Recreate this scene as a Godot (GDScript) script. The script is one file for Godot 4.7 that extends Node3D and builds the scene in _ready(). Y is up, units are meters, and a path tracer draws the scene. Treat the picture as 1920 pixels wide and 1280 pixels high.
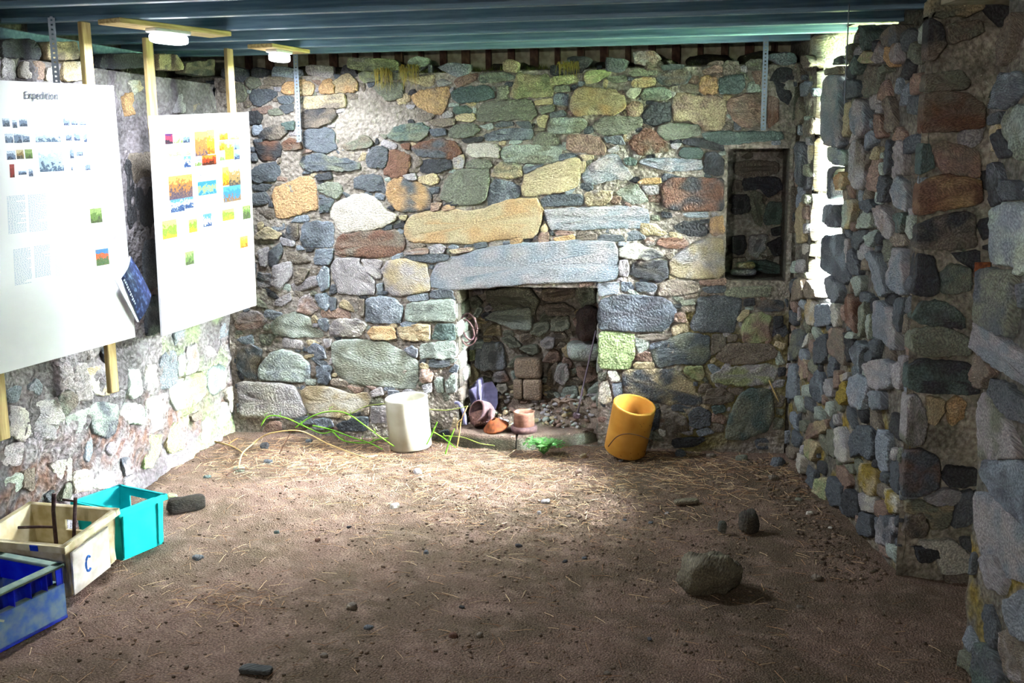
extends Node3D
# An old dry-stone room with a fireplace, an exhibition on boards and a few crates. Units are metres, y is up.

var rng := RandomNumberGenerator.new()
var nz := FastNoiseLite.new()
var nf := FastNoiseLite.new()
var M := {}
var taken := {}
var shared := {}

const SHADE := {
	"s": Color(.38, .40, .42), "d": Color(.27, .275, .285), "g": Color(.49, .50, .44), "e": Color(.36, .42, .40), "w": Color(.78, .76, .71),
	"l": Color(.65, .63, .63), "b": Color(.54, .57, .60), "o": Color(.73, .60, .44), "t": Color(.72, .66, .53), "p": Color(.58, .49, .44),
	"r": Color(.47, .35, .29), "m": Color(.50, .46, .41), "y": Color(.61, .64, .47), "k": Color(.66, .70, .66), "Y": Color(.60, .66, .46), "Z": Color(.63, .55, .25)}

# Faces of the room: [start on the floor, end on the floor], seen from inside with u running to the right.
const FACE := {
	"back": [Vector2(-1.638, -5.965), Vector2(1.454, -5.412)], "left": [Vector2(-2.27, -2.365), Vector2(-1.638, -5.965)],
	"right": [Vector2(1.454, -5.412), Vector2(1.46, -3.74)], "jamb": [Vector2(1.46, -3.74), Vector2(2.06, -3.70)], "near": [Vector2(1.40, -3.06), Vector2(1.40, -1.0)]}

# Stone outlines in millimetres on their face, u then v, with a letter for each tone.
const STONES := {
	"back": [
		["yg", 777, 2063, 830, 2045, 968, 2039, 1057, 2040, 1067, 2073, 1041, 2093, 821, 2106, 784, 2104],
		["kg", 1122, 2055, 1205, 2053, 1232, 2074, 1217, 2097, 1159, 2104, 1117, 2082],
		["yg", 847, 2000, 870, 1977, 942, 1981, 954, 1997, 949, 2031, 884, 2035, 841, 2022],
		["g", 990, 1992, 1094, 1994, 1092, 2021, 1003, 2024, 979, 2011],
		["o", 399, 1941, 410, 1923, 466, 1925, 466, 1991, 420, 1986, 403, 1969],
		["ot", 490, 1919, 567, 1915, 581, 1954, 588, 1971, 525, 1998, 491, 1990],
		["o", 613, 1922, 695, 1924, 697, 1952, 677, 2000, 641, 1998, 615, 1959],
		["ot", 694, 1958, 699, 1929, 826, 1933, 828, 1977, 793, 2026, 739, 2013, 683, 1981],
		["m", 302, 1980, 394, 1972, 414, 1992, 412, 2012, 328, 2016, 297, 2000],
		["g", 196, 1979, 213, 1953, 238, 1961, 274, 1980, 263, 2012, 216, 2016, 188, 2002],
		["g", 115, 1889, 165, 1888, 192, 1922, 188, 1956, 159, 1991, 121, 1986],
		["s", 209, 1881, 264, 1863, 302, 1880, 364, 1919, 362, 1947, 281, 1952, 225, 1950, 205, 1922],
		["s", 377, 1884, 414, 1872, 458, 1883, 456, 1906, 410, 1915, 369, 1907],
		["s", 411, 1820, 455, 1837, 457, 1871, 427, 1877, 376, 1855],
		["g", 318, 1819, 355, 1813, 399, 1821, 363, 1847, 313, 1839],
		["tm", 517, 1844, 610, 1846, 756, 1849, 761, 1883, 753, 1920, 613, 1911, 526, 1904, 512, 1859],
		["dm", 494, 1744, 605, 1746, 667, 1765, 706, 1810, 689, 1842, 585, 1840, 489, 1828],
		["d", 196, 1766, 259, 1765, 273, 1805, 244, 1840, 196, 1830],
		["e", 401, 1734, 456, 1733, 459, 1779, 384, 1769],
		["md", 260, 1687, 329, 1680, 380, 1688, 419, 1722, 401, 1746, 346, 1761, 288, 1738, 243, 1707],
		["s", 508, 1640, 575, 1613, 648, 1604, 704, 1627, 688, 1667, 690, 1719, 666, 1739, 543, 1735, 505, 1715],
		["dr", 234, 1602, 260, 1567, 336, 1572, 368, 1595, 377, 1642, 354, 1671, 291, 1672, 222, 1667],
		["mr", 389, 1624, 501, 1629, 490, 1664, 429, 1687, 371, 1653],
		["s", 197, 1564, 232, 1567, 221, 1608, 196, 1603],
		["s", 191, 1467, 215, 1446, 330, 1455, 363, 1496, 356, 1531, 335, 1563, 233, 1538, 190, 1503],
		["sg", 496, 1524, 532, 1506, 657, 1511, 755, 1505, 829, 1516, 830, 1545, 751, 1574, 660, 1581, 599, 1605, 505, 1588, 485, 1553],
		["d", 580, 1456, 667, 1465, 656, 1500, 569, 1483],
		["g", 940, 1925, 992, 1879, 1070, 1894, 1092, 1939, 1073, 1972, 941, 1970, 920, 1948],
		["op", 1164, 1848, 1240, 1807, 1293, 1801, 1317, 1845, 1336, 1895, 1337, 1945, 1284, 1943, 1184, 1931, 1124, 1899],
		["eg", 1004, 1675, 1087, 1663, 1171, 1667, 1219, 1706, 1226, 1734, 1179, 1758, 1114, 1753, 1030, 1737, 992, 1692],
		["gm", 735, 1626, 784, 1620, 894, 1636, 907, 1659, 878, 1694, 829, 1694, 822, 1671, 730, 1649],
		["s", 866, 1527, 950, 1521, 975, 1532, 988, 1572, 990, 1618, 954, 1638, 900, 1630, 861, 1568],
		["r", 994, 1549, 968, 1515, 961, 1486, 1033, 1463, 1076, 1468, 1110, 1531, 1109, 1588, 1032, 1618, 999, 1612],
		["sr", 1157, 1582, 1264, 1576, 1347, 1569, 1400, 1597, 1372, 1654, 1325, 1666, 1278, 1675, 1171, 1656, 1122, 1628],
		["d", 1172, 1496, 1232, 1490, 1286, 1501, 1348, 1518, 1340, 1558, 1240, 1564, 1186, 1559, 1167, 1525],
		["r", 1074, 1629, 1113, 1617, 1111, 1651, 1063, 1646],
		["t", 1159, 1445, 1225, 1427, 1267, 1439, 1270, 1467, 1250, 1490, 1154, 1468],
		["s", 788, 1417, 849, 1400, 970, 1388, 955, 1475, 901, 1487, 827, 1481, 796, 1464],
		["l", 1105, 1459, 1147, 1456, 1136, 1491, 1070, 1480],
		["e", 1359, 1883, 1393, 1860, 1504, 1870, 1585, 1885, 1580, 1912, 1546, 1946, 1389, 1938, 1348, 1911],
		["ge", 1511, 1963, 1586, 1967, 1678, 1976, 1704, 1987, 1644, 2013, 1518, 2010, 1500, 1980],
		["ty", 1688, 1877, 1791, 1884, 1893, 1885, 1899, 1944, 1865, 1999, 1792, 1990, 1735, 2005, 1707, 2008, 1669, 1894],
		["g", 1597, 1871, 1668, 1875, 1643, 1895, 1663, 1916, 1655, 1944, 1609, 1942, 1600, 1907],
		["yt", 1896, 1944, 1961, 1949, 2039, 1958, 2011, 1994, 1916, 1987, 1882, 1972],
		["g", 1905, 1909, 1989, 1910, 1978, 1937, 1905, 1933],
		["yt", 2073, 1946, 2112, 1951, 2184, 1987, 2200, 2008, 2150, 2015, 2073, 2006, 2056, 1974],
		["g", 2217, 1949, 2283, 1958, 2272, 1985, 2173, 1971],
		["g", 1502, 1761, 1560, 1760, 1687, 1772, 1779, 1766, 1814, 1798, 1785, 1859, 1763, 1873, 1539, 1863, 1504, 1847, 1483, 1798],
		["e", 1369, 1805, 1457, 1809, 1463, 1820, 1428, 1846, 1364, 1839, 1360, 1816],
		["t", 1380, 1769, 1456, 1762, 1476, 1776, 1468, 1801, 1404, 1802, 1369, 1788],
		["l", 1304, 1787, 1357, 1789, 1357, 1811, 1328, 1817, 1298, 1801],
		["t", 1808, 1842, 1893, 1852, 1888, 1874, 1797, 1862],
		["g", 1836, 1795, 1899, 1813, 1893, 1841, 1825, 1825],
		["t", 1819, 1737, 1853, 1726, 1859, 1759, 1876, 1789, 1825, 1787, 1808, 1771],
		["s", 1882, 1778, 1967, 1785, 1950, 1812, 1882, 1797],
		["to", 2017, 1789, 2129, 1793, 2219, 1781, 2279, 1829, 2273, 1877, 2218, 1911, 2129, 1923, 2095, 1924, 2045, 1933, 2012, 1920, 1983, 1823],
		["p", 2251, 1878, 2273, 1883, 2262, 1910, 2229, 1900],
		["gk", 1876, 1698, 1927, 1692, 2040, 1701, 2079, 1739, 2051, 1770, 1904, 1775, 1876, 1764, 1864, 1715],
		["g", 2124, 1700, 2175, 1678, 2286, 1693, 2363, 1730, 2357, 1771, 2274, 1775, 2152, 1776, 2104, 1739],
		["g", 1337, 1685, 1384, 1676, 1455, 1686, 1502, 1719, 1479, 1750, 1362, 1744, 1326, 1705],
		["k", 1525, 1728, 1548, 1719, 1574, 1727, 1572, 1749, 1496, 1739],
		["s", 1243, 1689, 1320, 1694, 1314, 1725, 1226, 1723],
		["m", 1244, 1745, 1315, 1739, 1362, 1749, 1368, 1777, 1292, 1778, 1221, 1768],
		["s", 1595, 1732, 1684, 1739, 1682, 1756, 1618, 1757, 1583, 1741],
		["s", 1733, 1725, 1785, 1727, 1768, 1757, 1693, 1756],
		["sb", 1536, 1663, 1652, 1665, 1778, 1666, 1790, 1688, 1785, 1721, 1641, 1720, 1571, 1707, 1524, 1686],
		["d", 1419, 1653, 1512, 1658, 1519, 1680, 1443, 1675, 1401, 1665],
		["g", 1836, 1637, 1927, 1636, 1932, 1647, 1904, 1692, 1853, 1701, 1819, 1693, 1784, 1643],
		["p", 1966, 1614, 2017, 1602, 2108, 1585, 2170, 1579, 2175, 1623, 2152, 1667, 2074, 1687, 1978, 1686, 1966, 1630],
		["s", 2180, 1647, 2220, 1639, 2275, 1633, 2253, 1677, 2164, 1670],
		["gk", 1627, 1550, 1732, 1543, 1921, 1542, 1941, 1592, 1938, 1639, 1675, 1634, 1622, 1623, 1616, 1595],
		["w", 1476, 1574, 1535, 1579, 1604, 1567, 1611, 1623, 1594, 1637, 1536, 1646, 1436, 1642, 1424, 1597],
		["tl", 1357, 1515, 1399, 1518, 1411, 1535, 1412, 1586, 1359, 1580, 1352, 1529],
		["g", 1422, 1520, 1551, 1519, 1569, 1528, 1546, 1556, 1464, 1562, 1417, 1540],
		["gt", 1615, 1462, 1696, 1462, 1725, 1476, 1726, 1521, 1708, 1538, 1610, 1547, 1580, 1522, 1559, 1471],
		["k", 1949, 1614, 1966, 1608, 1978, 1641, 1949, 1647],
		["s", 1927, 1553, 1961, 1558, 2029, 1580, 1989, 1591, 1932, 1581],
		["t", 2063, 1555, 2108, 1563, 2108, 1579, 2040, 1580],
		["t", 1727, 1402, 1736, 1366, 1857, 1379, 2001, 1401, 2032, 1429, 2043, 1541, 2032, 1569, 1846, 1528, 1740, 1476],
		["bl", 2063, 1440, 2108, 1421, 2221, 1456, 2311, 1450, 2316, 1467, 2271, 1523, 2237, 1578, 2209, 1584, 2130, 1557, 2080, 1518, 2046, 1468],
		["t", 2046, 1488, 2063, 1496, 2068, 1546, 2043, 1544],
		["g", 1312, 1335, 1383, 1318, 1478, 1323, 1528, 1352, 1544, 1432, 1551, 1514, 1381, 1512, 1315, 1461, 1271, 1358],
		["sb", 1537, 1320, 1578, 1320, 1695, 1351, 1719, 1380, 1722, 1414, 1673, 1437, 1580, 1457, 1550, 1426],
		["s", 1743, 1487, 1835, 1526, 1847, 1537, 1734, 1510],
		["l", 2203, 1589, 2242, 1605, 2236, 1628, 2186, 1601],
		["pl", 2321, 2043, 2370, 2034, 2419, 2040, 2457, 2066, 2413, 2102, 2326, 2101, 2315, 2096],
		["g", 2311, 1979, 2436, 1987, 2430, 2003, 2327, 2011, 2288, 1995],
		["to", 2317, 1922, 2382, 1924, 2426, 1934, 2426, 1966, 2376, 1972, 2316, 1963, 2308, 1936],
		["ms", 2437, 1949, 2491, 1927, 2583, 1936, 2610, 1962, 2598, 1999, 2533, 2006, 2469, 1994, 2428, 1982],
		["s", 2468, 2007, 2560, 2013, 2576, 2026, 2511, 2033, 2457, 2024],
		["p", 2643, 1935, 2647, 1972, 2615, 1972, 2599, 1941],
		["op", 2676, 1883, 2740, 1882, 2745, 1922, 2738, 1964, 2674, 1974, 2653, 1961, 2649, 1897],
		["e", 2762, 1884, 2852, 1883, 2883, 1919, 2877, 1967, 2823, 1973, 2749, 1959, 2750, 1911],
		["p", 2674, 1982, 2764, 1990, 2769, 2014, 2726, 2023, 2663, 1998],
		["m", 2700, 2023, 2764, 2027, 2769, 2040, 2726, 2044, 2689, 2029],
		["mg", 2775, 1977, 2834, 1978, 2855, 1999, 2843, 2043, 2779, 2042, 2772, 2011],
		["yg", 2897, 2000, 2960, 2001, 2959, 2046, 2901, 2047, 2880, 2029],
		["p", 2936, 1928, 2957, 1928, 2955, 1988, 2913, 1987],
		["m", 2590, 1893, 2644, 1889, 2649, 1913, 2621, 1930, 2562, 1928, 2557, 1910],
		["w", 2290, 1877, 2317, 1866, 2345, 1892, 2355, 1916, 2306, 1917, 2281, 1894],
		["gk", 2367, 1857, 2482, 1858, 2509, 1868, 2503, 1905, 2470, 1919, 2372, 1911, 2350, 1881],
		["d", 2374, 1740, 2424, 1726, 2473, 1744, 2508, 1755, 2509, 1846, 2406, 1837, 2368, 1795, 2368, 1762],
		["pt", 2290, 1807, 2296, 1780, 2346, 1779, 2362, 1795, 2362, 1844, 2312, 1852, 2279, 1834],
		["tp", 2524, 1755, 2565, 1749, 2603, 1753, 2658, 1731, 2669, 1704, 2766, 1703, 2782, 1729, 2786, 1777, 2796, 1820, 2773, 1858, 2730, 1874, 2649, 1870, 2568, 1891, 2536, 1891, 2525, 1857, 2515, 1803],
		["pm", 2829, 1755, 2868, 1712, 2958, 1721, 2973, 1753, 2964, 1886, 2869, 1877, 2800, 1852, 2796, 1799],
		["pr", 3001, 1705, 3048, 1741, 3049, 1847, 2996, 1869],
		["s", 2836, 1702, 2863, 1701, 2862, 1744, 2830, 1745],
		["g", 2463, 1674, 2501, 1655, 2583, 1662, 2654, 1677, 2659, 1693, 2647, 1731, 2527, 1738, 2451, 1723, 2441, 1691],
		["e", 2681, 1661, 2785, 1624, 2897, 1637, 3082, 1650, 3076, 1688, 2788, 1692, 2664, 1685],
		["d", 2606, 1629, 2715, 1606, 2785, 1597, 2779, 1622, 2670, 1658, 2605, 1664, 2562, 1640],
		["rg", 2315, 1610, 2354, 1577, 2431, 1587, 2497, 1597, 2496, 1636, 2418, 1707, 2374, 1713, 2330, 1676, 2292, 1643],
		["e", 2282, 1528, 2332, 1528, 2337, 1550, 2298, 1566, 2271, 1556],
		["e", 2596, 1558, 2667, 1563, 2677, 1585, 2660, 1612, 2573, 1613, 2552, 1575],
		["ds", 2690, 1487, 2740, 1475, 2783, 1470, 2781, 1557, 2737, 1590, 2694, 1590, 2685, 1509],
		["bl", 2354, 1533, 2410, 1521, 2488, 1493, 2575, 1498, 2679, 1503, 2673, 1552, 2520, 1556, 2426, 1560, 2349, 1549],
		["o", 2355, 1431, 2466, 1433, 2461, 1458, 2377, 1455, 2344, 1439],
		["l", 2519, 1614, 2546, 1608, 2567, 1635, 2513, 1630],
		["o", 317, 1342, 326, 1259, 350, 1244, 407, 1253, 497, 1283, 573, 1295, 570, 1366, 561, 1448, 531, 1477, 469, 1472, 328, 1419, 306, 1372],
		["g", 638, 1371, 687, 1354, 725, 1389, 709, 1435, 635, 1447, 585, 1430, 574, 1401],
		["se", 584, 1277, 634, 1283, 668, 1348, 631, 1359, 587, 1348],
		["w", 646, 1259, 681, 1200, 704, 1165, 766, 1171, 890, 1183, 1014, 1230, 1033, 1266, 967, 1289, 956, 1318, 896, 1365, 836, 1382, 774, 1371, 686, 1336, 641, 1301],
		["so", 987, 1335, 1040, 1282, 1125, 1282, 1224, 1295, 1224, 1387, 1141, 1456, 1021, 1469, 978, 1434, 970, 1376],
		["rm", 668, 1057, 761, 1037, 854, 1029, 915, 1027, 977, 1036, 1058, 1066, 1077, 1102, 1054, 1160, 1013, 1184, 828, 1174, 691, 1153, 663, 1081],
		["to", 1084, 1131, 1132, 1114, 1253, 1111, 1421, 1112, 1540, 1124, 1658, 1137, 1787, 1143, 1822, 1186, 1843, 1306, 1822, 1323, 1817, 1354, 1707, 1354, 1613, 1337, 1531, 1303, 1424, 1278, 1371, 1295, 1197, 1280, 1100, 1266, 1074, 1201, 1073, 1154],
		["mt", 197, 1130, 325, 1130, 352, 1158, 265, 1199, 185, 1139],
		["ms", 376, 1134, 413, 1116, 452, 1140, 450, 1218, 393, 1212, 377, 1158],
		["sb", 475, 1086, 576, 1087, 654, 1084, 664, 1182, 651, 1224, 557, 1230, 481, 1218, 464, 1128],
		["b", 546, 991, 609, 991, 635, 997, 657, 1075, 556, 1072, 535, 1021],
		["l", 650, 913, 678, 829, 772, 821, 890, 826, 895, 868, 881, 916, 803, 999, 810, 1026, 667, 1025, 640, 985],
		["l", 839, 963, 887, 916, 930, 916, 923, 970, 939, 1006, 872, 1023, 819, 1020],
		["lt", 946, 917, 950, 851, 989, 815, 1063, 822, 1201, 848, 1203, 908, 1190, 999, 1044, 1025, 970, 1012, 929, 964],
		["b", 903, 844, 934, 844, 935, 886, 901, 880],
		["d", 1013, 1195, 1071, 1201, 1069, 1231, 1010, 1207],
		["lp", 1070, 1051, 1203, 1055, 1204, 1082, 1143, 1081, 1064, 1060],
		["s", 1105, 1019, 1226, 1005, 1317, 1027, 1318, 1047, 1252, 1050, 1130, 1046, 1057, 1039],
		["b", 1093, 790, 1200, 800, 1192, 833, 1087, 817, 1075, 804],
		["s", 1207, 812, 1246, 807, 1334, 814, 1332, 850, 1271, 858, 1210, 842],
		["k", 1065, 672, 1182, 680, 1346, 677, 1350, 701, 1349, 797, 1258, 798, 1074, 774, 1059, 696],
		["sb", 853, 668, 959, 658, 1034, 671, 1043, 762, 988, 803, 908, 814, 839, 795, 825, 673],
		["m", 811, 698, 821, 722, 824, 795, 796, 794, 787, 721],
		["ls", 279, 860, 270, 933, 199, 939, 188, 853],
		["lp", 444, 710, 508, 704, 547, 730, 524, 778, 501, 827, 448, 789, 419, 721],
		["b", 555, 760, 604, 724, 625, 780, 602, 828, 532, 815],
		["s", 623, 725, 655, 738, 658, 798, 617, 804],
		["lp", 293, 756, 331, 745, 391, 788, 386, 825, 300, 781],
		["s", 266, 982, 304, 970, 354, 1067, 343, 1113, 276, 1055],
		["l", 355, 1098, 425, 1092, 426, 1116, 345, 1140],
		["t", 1051, 1242, 1078, 1236, 1088, 1263, 1045, 1260],
		["p", 1227, 1289, 1263, 1289, 1282, 1332, 1228, 1329],
		["l", 215, 982, 253, 970, 272, 1085, 207, 1066],
		["l", 279, 873, 322, 836, 404, 923, 408, 1007, 292, 982],
		["m", 427, 880, 472, 899, 507, 960, 438, 971, 415, 899],
		["b", 577, 840, 623, 865, 627, 961, 596, 985, 555, 912],
		["bl", 1259, 867, 1338, 856, 1428, 860, 1608, 880, 1785, 897, 2018, 908, 2219, 913, 2251, 937, 2242, 988, 2244, 1068, 2235, 1122, 2132, 1130, 2018, 1132, 1786, 1117, 1610, 1099, 1480, 1083, 1456, 1063, 1366, 1039, 1269, 1023, 1210, 949, 1205, 872],
		["bl", 1863, 1243, 1880, 1189, 2018, 1187, 2189, 1196, 2381, 1202, 2406, 1216, 2402, 1299, 2301, 1311, 2018, 1303, 1848, 1294],
		["s", 1840, 1314, 1903, 1313, 2055, 1323, 2060, 1345, 2041, 1376, 1863, 1371, 1825, 1346],
		["tl", 2075, 1314, 2177, 1320, 2205, 1356, 2210, 1394, 2109, 1394, 2066, 1379],
		["gk", 2278, 1339, 2357, 1328, 2401, 1339, 2345, 1417, 2311, 1428, 2261, 1401, 2233, 1384],
		["p", 1821, 1120, 1871, 1123, 1868, 1175, 1827, 1172, 1816, 1129],
		["t", 1833, 1180, 1857, 1176, 1868, 1192, 1851, 1220, 1828, 1197],
		["o", 1914, 1123, 2012, 1138, 2006, 1161, 1897, 1140],
		["p", 1960, 1159, 2012, 1172, 1932, 1182, 1903, 1169],
		["s", 2144, 1126, 2280, 1131, 2263, 1159, 2155, 1159, 2132, 1147],
		["m", 2047, 1135, 2127, 1141, 2127, 1167, 2018, 1147],
		["ot", 1664, 1113, 1687, 1104, 1722, 1117, 1728, 1141, 1658, 1135],
		["s", 1468, 1086, 1528, 1095, 1528, 1119, 1457, 1109],
		["l", 1209, 1056, 1288, 1057, 1301, 1085, 1271, 1107, 1204, 1090],
		["tp", 1348, 1057, 1453, 1074, 1444, 1088, 1318, 1074],
		["op", 1293, 1290, 1359, 1301, 1341, 1321, 1312, 1321, 1287, 1300],
		["d", 1306, 1318, 1377, 1320, 1366, 1342, 1294, 1322],
		["b", 2145, 834, 2249, 850, 2248, 907, 2136, 901],
		["ds", 2141, 650, 2365, 643, 2501, 652, 2545, 717, 2556, 769, 2510, 819, 2442, 836, 2277, 842, 2191, 826, 2140, 797],
		["dr", 2485, 1311, 2535, 1291, 2689, 1288, 2788, 1289, 2789, 1360, 2784, 1453, 2686, 1459, 2510, 1460, 2467, 1416, 2473, 1344],
		["d", 2475, 1255, 2525, 1255, 2519, 1276, 2469, 1282],
		["d", 2571, 1177, 2626, 1154, 2692, 1156, 2714, 1178, 2702, 1205, 2658, 1235, 2581, 1232, 2537, 1205],
		["op", 2747, 1161, 2794, 1167, 2789, 1261, 2726, 1253, 2722, 1178],
		["b", 2602, 1256, 2712, 1257, 2706, 1282, 2580, 1273],
		["d", 2680, 1228, 2713, 1228, 2712, 1243, 2669, 1239],
		["rp", 2505, 1094, 2594, 1094, 2613, 1116, 2582, 1151, 2460, 1142, 2449, 1115],
		["lp", 2404, 1104, 2443, 1116, 2415, 1147, 2381, 1137],
		["lt", 2564, 934, 2664, 931, 2775, 934, 2804, 971, 2796, 1066, 2789, 1139, 2748, 1150, 2638, 1124, 2605, 1090, 2556, 1067, 2512, 1013, 2519, 962],
		["wd", 2315, 1037, 2383, 1032, 2473, 1041, 2483, 1064, 2438, 1081, 2388, 1097, 2325, 1119, 2280, 1103, 2247, 1085, 2247, 1045],
		["dm", 2384, 930, 2458, 913, 2508, 940, 2513, 962, 2495, 1033, 2321, 1015, 2305, 949],
		["l", 2253, 948, 2293, 937, 2302, 960, 2292, 1030, 2250, 1023],
		["s", 2266, 862, 2331, 863, 2316, 910, 2265, 907],
		["s", 2345, 861, 2441, 864, 2452, 887, 2430, 906, 2337, 908],
		["m", 2498, 838, 2588, 845, 2671, 862, 2670, 912, 2587, 917, 2530, 926, 2463, 899, 2459, 843],
		["s", 2710, 858, 2804, 864, 2812, 891, 2754, 896, 2688, 879],
		["g", 2810, 847, 2866, 839, 3035, 844, 3049, 898, 2842, 884, 2807, 864],
		["p", 2682, 900, 2811, 903, 2808, 934, 2753, 926, 2673, 921],
		["s", 2633, 701, 2639, 655, 2704, 646, 2865, 649, 2869, 699, 2884, 751, 2897, 802, 2893, 828, 2810, 844, 2672, 832, 2657, 753],
		["g", 2589, 792, 2655, 799, 2644, 820, 2577, 809],
		["m", 2590, 759, 2652, 760, 2651, 786, 2584, 780],
		["op", 2613, 700, 2601, 751, 2550, 744, 2546, 705],
		["d", 2906, 791, 2964, 798, 2959, 831, 2910, 824],
		["ms", 2969, 787, 3005, 766, 3108, 767, 3112, 816, 3030, 826, 2972, 808],
		["t", 2886, 707, 2929, 740, 2934, 768, 2901, 762, 2874, 722],
		["py", 2907, 597, 2983, 594, 3059, 617, 3035, 674, 3055, 725, 3005, 758, 2930, 743, 2899, 683],
		["d", 3064, 669, 3111, 687, 3109, 742, 3062, 731],
		["m", 2506, 1036, 2529, 1029, 2545, 1042, 2528, 1069, 2496, 1059],
		["kg", 271, 589, 328, 573, 425, 572, 578, 572, 567, 607, 505, 637, 494, 686, 406, 718, 302, 682, 264, 645],
		["lp", 56, 603, 116, 611, 201, 625, 243, 669, 174, 717, 82, 703, 39, 640],
		["wl", 712, 581, 800, 587, 834, 652, 797, 678, 659, 680, 619, 642, 611, 584],
		["ot", 863, 573, 919, 569, 1009, 580, 983, 643, 865, 639, 842, 607],
		["ot", 1034, 580, 1086, 567, 1197, 570, 1203, 655, 1120, 660, 1005, 634],
		["b", 1039, 647, 1120, 653, 1120, 669, 1059, 670, 1033, 659],
		["kg", 624, 442, 646, 361, 701, 313, 796, 300, 922, 301, 1022, 290, 1110, 293, 1126, 356, 1127, 453, 1029, 506, 980, 535, 931, 558, 749, 561, 680, 563, 621, 541],
		["b", 1078, 490, 1120, 466, 1127, 515, 1092, 536, 1048, 513],
		["k", 1142, 460, 1177, 473, 1275, 464, 1350, 478, 1344, 567, 1203, 557, 1138, 537],
		["e", 1271, 574, 1343, 581, 1340, 664, 1243, 660, 1224, 636, 1210, 578],
		["s", 1237, 414, 1305, 428, 1312, 466, 1195, 457, 1188, 425],
		["t", 1144, 412, 1181, 407, 1188, 425, 1151, 441, 1138, 430],
		["lp", 1148, 327, 1198, 333, 1214, 371, 1187, 406, 1150, 398, 1133, 356],
		["l", 1165, 265, 1197, 278, 1204, 326, 1148, 307],
		["k", 1234, 273, 1271, 274, 1266, 359, 1236, 358, 1216, 334],
		["k", 1289, 275, 1345, 283, 1341, 393, 1284, 336],
		["ms", 43, 376, 86, 327, 154, 311, 155, 386, 190, 431, 200, 481, 131, 530, 56, 490, 39, 427],
		["kb", 171, 310, 269, 313, 347, 309, 438, 304, 484, 332, 482, 419, 420, 474, 318, 496, 245, 470, 171, 380],
		["b", 485, 482, 547, 446, 586, 453, 569, 515, 520, 543, 473, 506],
		["bs", 528, 308, 586, 298, 607, 341, 622, 409, 546, 410, 519, 395],
		["wl", 32, 198, 45, 89, 204, 88, 375, 91, 455, 122, 420, 210, 385, 282, 294, 298, 150, 300, 38, 294],
		["wt", 432, 198, 462, 129, 532, 106, 648, 105, 700, 131, 790, 147, 841, 217, 820, 259, 718, 245, 592, 290, 475, 284, 412, 254],
		["s", 400, 57, 491, 66, 467, 107, 375, 88],
		["b", 529, 42, 614, 52, 584, 103, 492, 86],
		["s", 658, 28, 812, 34, 824, 119, 725, 103, 624, 58],
		["l", 845, 80, 941, 89, 944, 182, 849, 179, 834, 117],
		["l", 857, 238, 921, 251, 903, 291, 847, 267],
		["b", 952, 241, 1009, 247, 1009, 272, 947, 275],
		["lp", 590, 512, 620, 528, 616, 562, 575, 561],
		["b", 555, 632, 592, 603, 612, 639, 596, 686, 545, 673],
		["Y", 2147, 439, 2194, 430, 2310, 438, 2327, 484, 2340, 526, 2336, 630, 2250, 639, 2144, 637, 2143, 456],
		["k", 2346, 567, 2361, 519, 2412, 557, 2417, 597, 2340, 607],
		["s", 2419, 546, 2469, 564, 2491, 593, 2423, 573],
		["m", 2423, 596, 2513, 607, 2533, 634, 2479, 627, 2411, 628, 2342, 614],
		["p", 2338, 488, 2432, 482, 2423, 527, 2389, 534, 2332, 502],
		["t", 2344, 439, 2446, 444, 2436, 477, 2350, 474, 2333, 455],
		["sg", 2442, 487, 2470, 446, 2561, 473, 2674, 465, 2719, 477, 2742, 518, 2732, 627, 2665, 640, 2592, 635, 2513, 605, 2457, 568, 2424, 540],
		["m", 2763, 531, 2821, 584, 2821, 612, 2793, 636, 2745, 627, 2745, 530],
		["m", 2875, 608, 2876, 638, 2828, 629, 2829, 595],
		["m", 2797, 490, 2848, 475, 2959, 484, 3073, 515, 3094, 544, 3060, 587, 2861, 591, 2817, 582, 2764, 513],
		["ly", 2823, 369, 2907, 361, 2990, 363, 3078, 388, 3097, 458, 3063, 483, 2931, 469, 2809, 455, 2744, 413, 2755, 378],
		["ty", 2608, 427, 2642, 399, 2687, 378, 2713, 424, 2697, 460, 2612, 455],
		["st", 2323, 294, 2416, 268, 2450, 263, 2519, 242, 2622, 251, 2679, 236, 2700, 259, 2694, 306, 2655, 322, 2671, 341, 2585, 419, 2539, 442, 2310, 432, 2276, 417, 2273, 364],
		["w", 2218, 364, 2263, 376, 2229, 427, 2194, 415],
		["b", 2230, 281, 2275, 282, 2270, 357, 2221, 350],
		["wt", 2172, 237, 2216, 261, 2194, 367, 2154, 348, 2144, 265],
		["m", 2713, 259, 2803, 258, 2859, 270, 2868, 300, 2812, 350, 2728, 329, 2707, 271],
		["ge", 2837, 62, 2921, 61, 3053, 118, 3084, 213, 3068, 340, 2957, 348, 2897, 311, 2860, 229, 2830, 109],
		["d", 2431, 94, 2470, 108, 2480, 215, 2439, 203],
		["m", 2505, 121, 2545, 88, 2630, 102, 2621, 173, 2554, 199, 2509, 175],
		["s", 2639, 138, 2682, 110, 2749, 142, 2748, 212, 2673, 237, 2634, 197],
		["e", 2771, 203, 2831, 217, 2819, 250, 2753, 242],
		["w", 2482, 72, 2505, 68, 2510, 96, 2476, 101],
		["b", 2694, 76, 2773, 95, 2738, 123, 2676, 102],
	],
	"left": [
		["tw", 2231, 587, 2267, 542, 2352, 516, 2412, 546, 2412, 622, 2328, 661, 2212, 670],
		["b", 2914, 427, 2994, 444, 3009, 603, 2913, 622, 2851, 565, 2820, 441],
		["lp", 3179, 440, 3259, 460, 3247, 602, 3132, 595, 3105, 456],
		["k", 3092, 466, 3109, 592, 3034, 577, 3019, 467],
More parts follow.
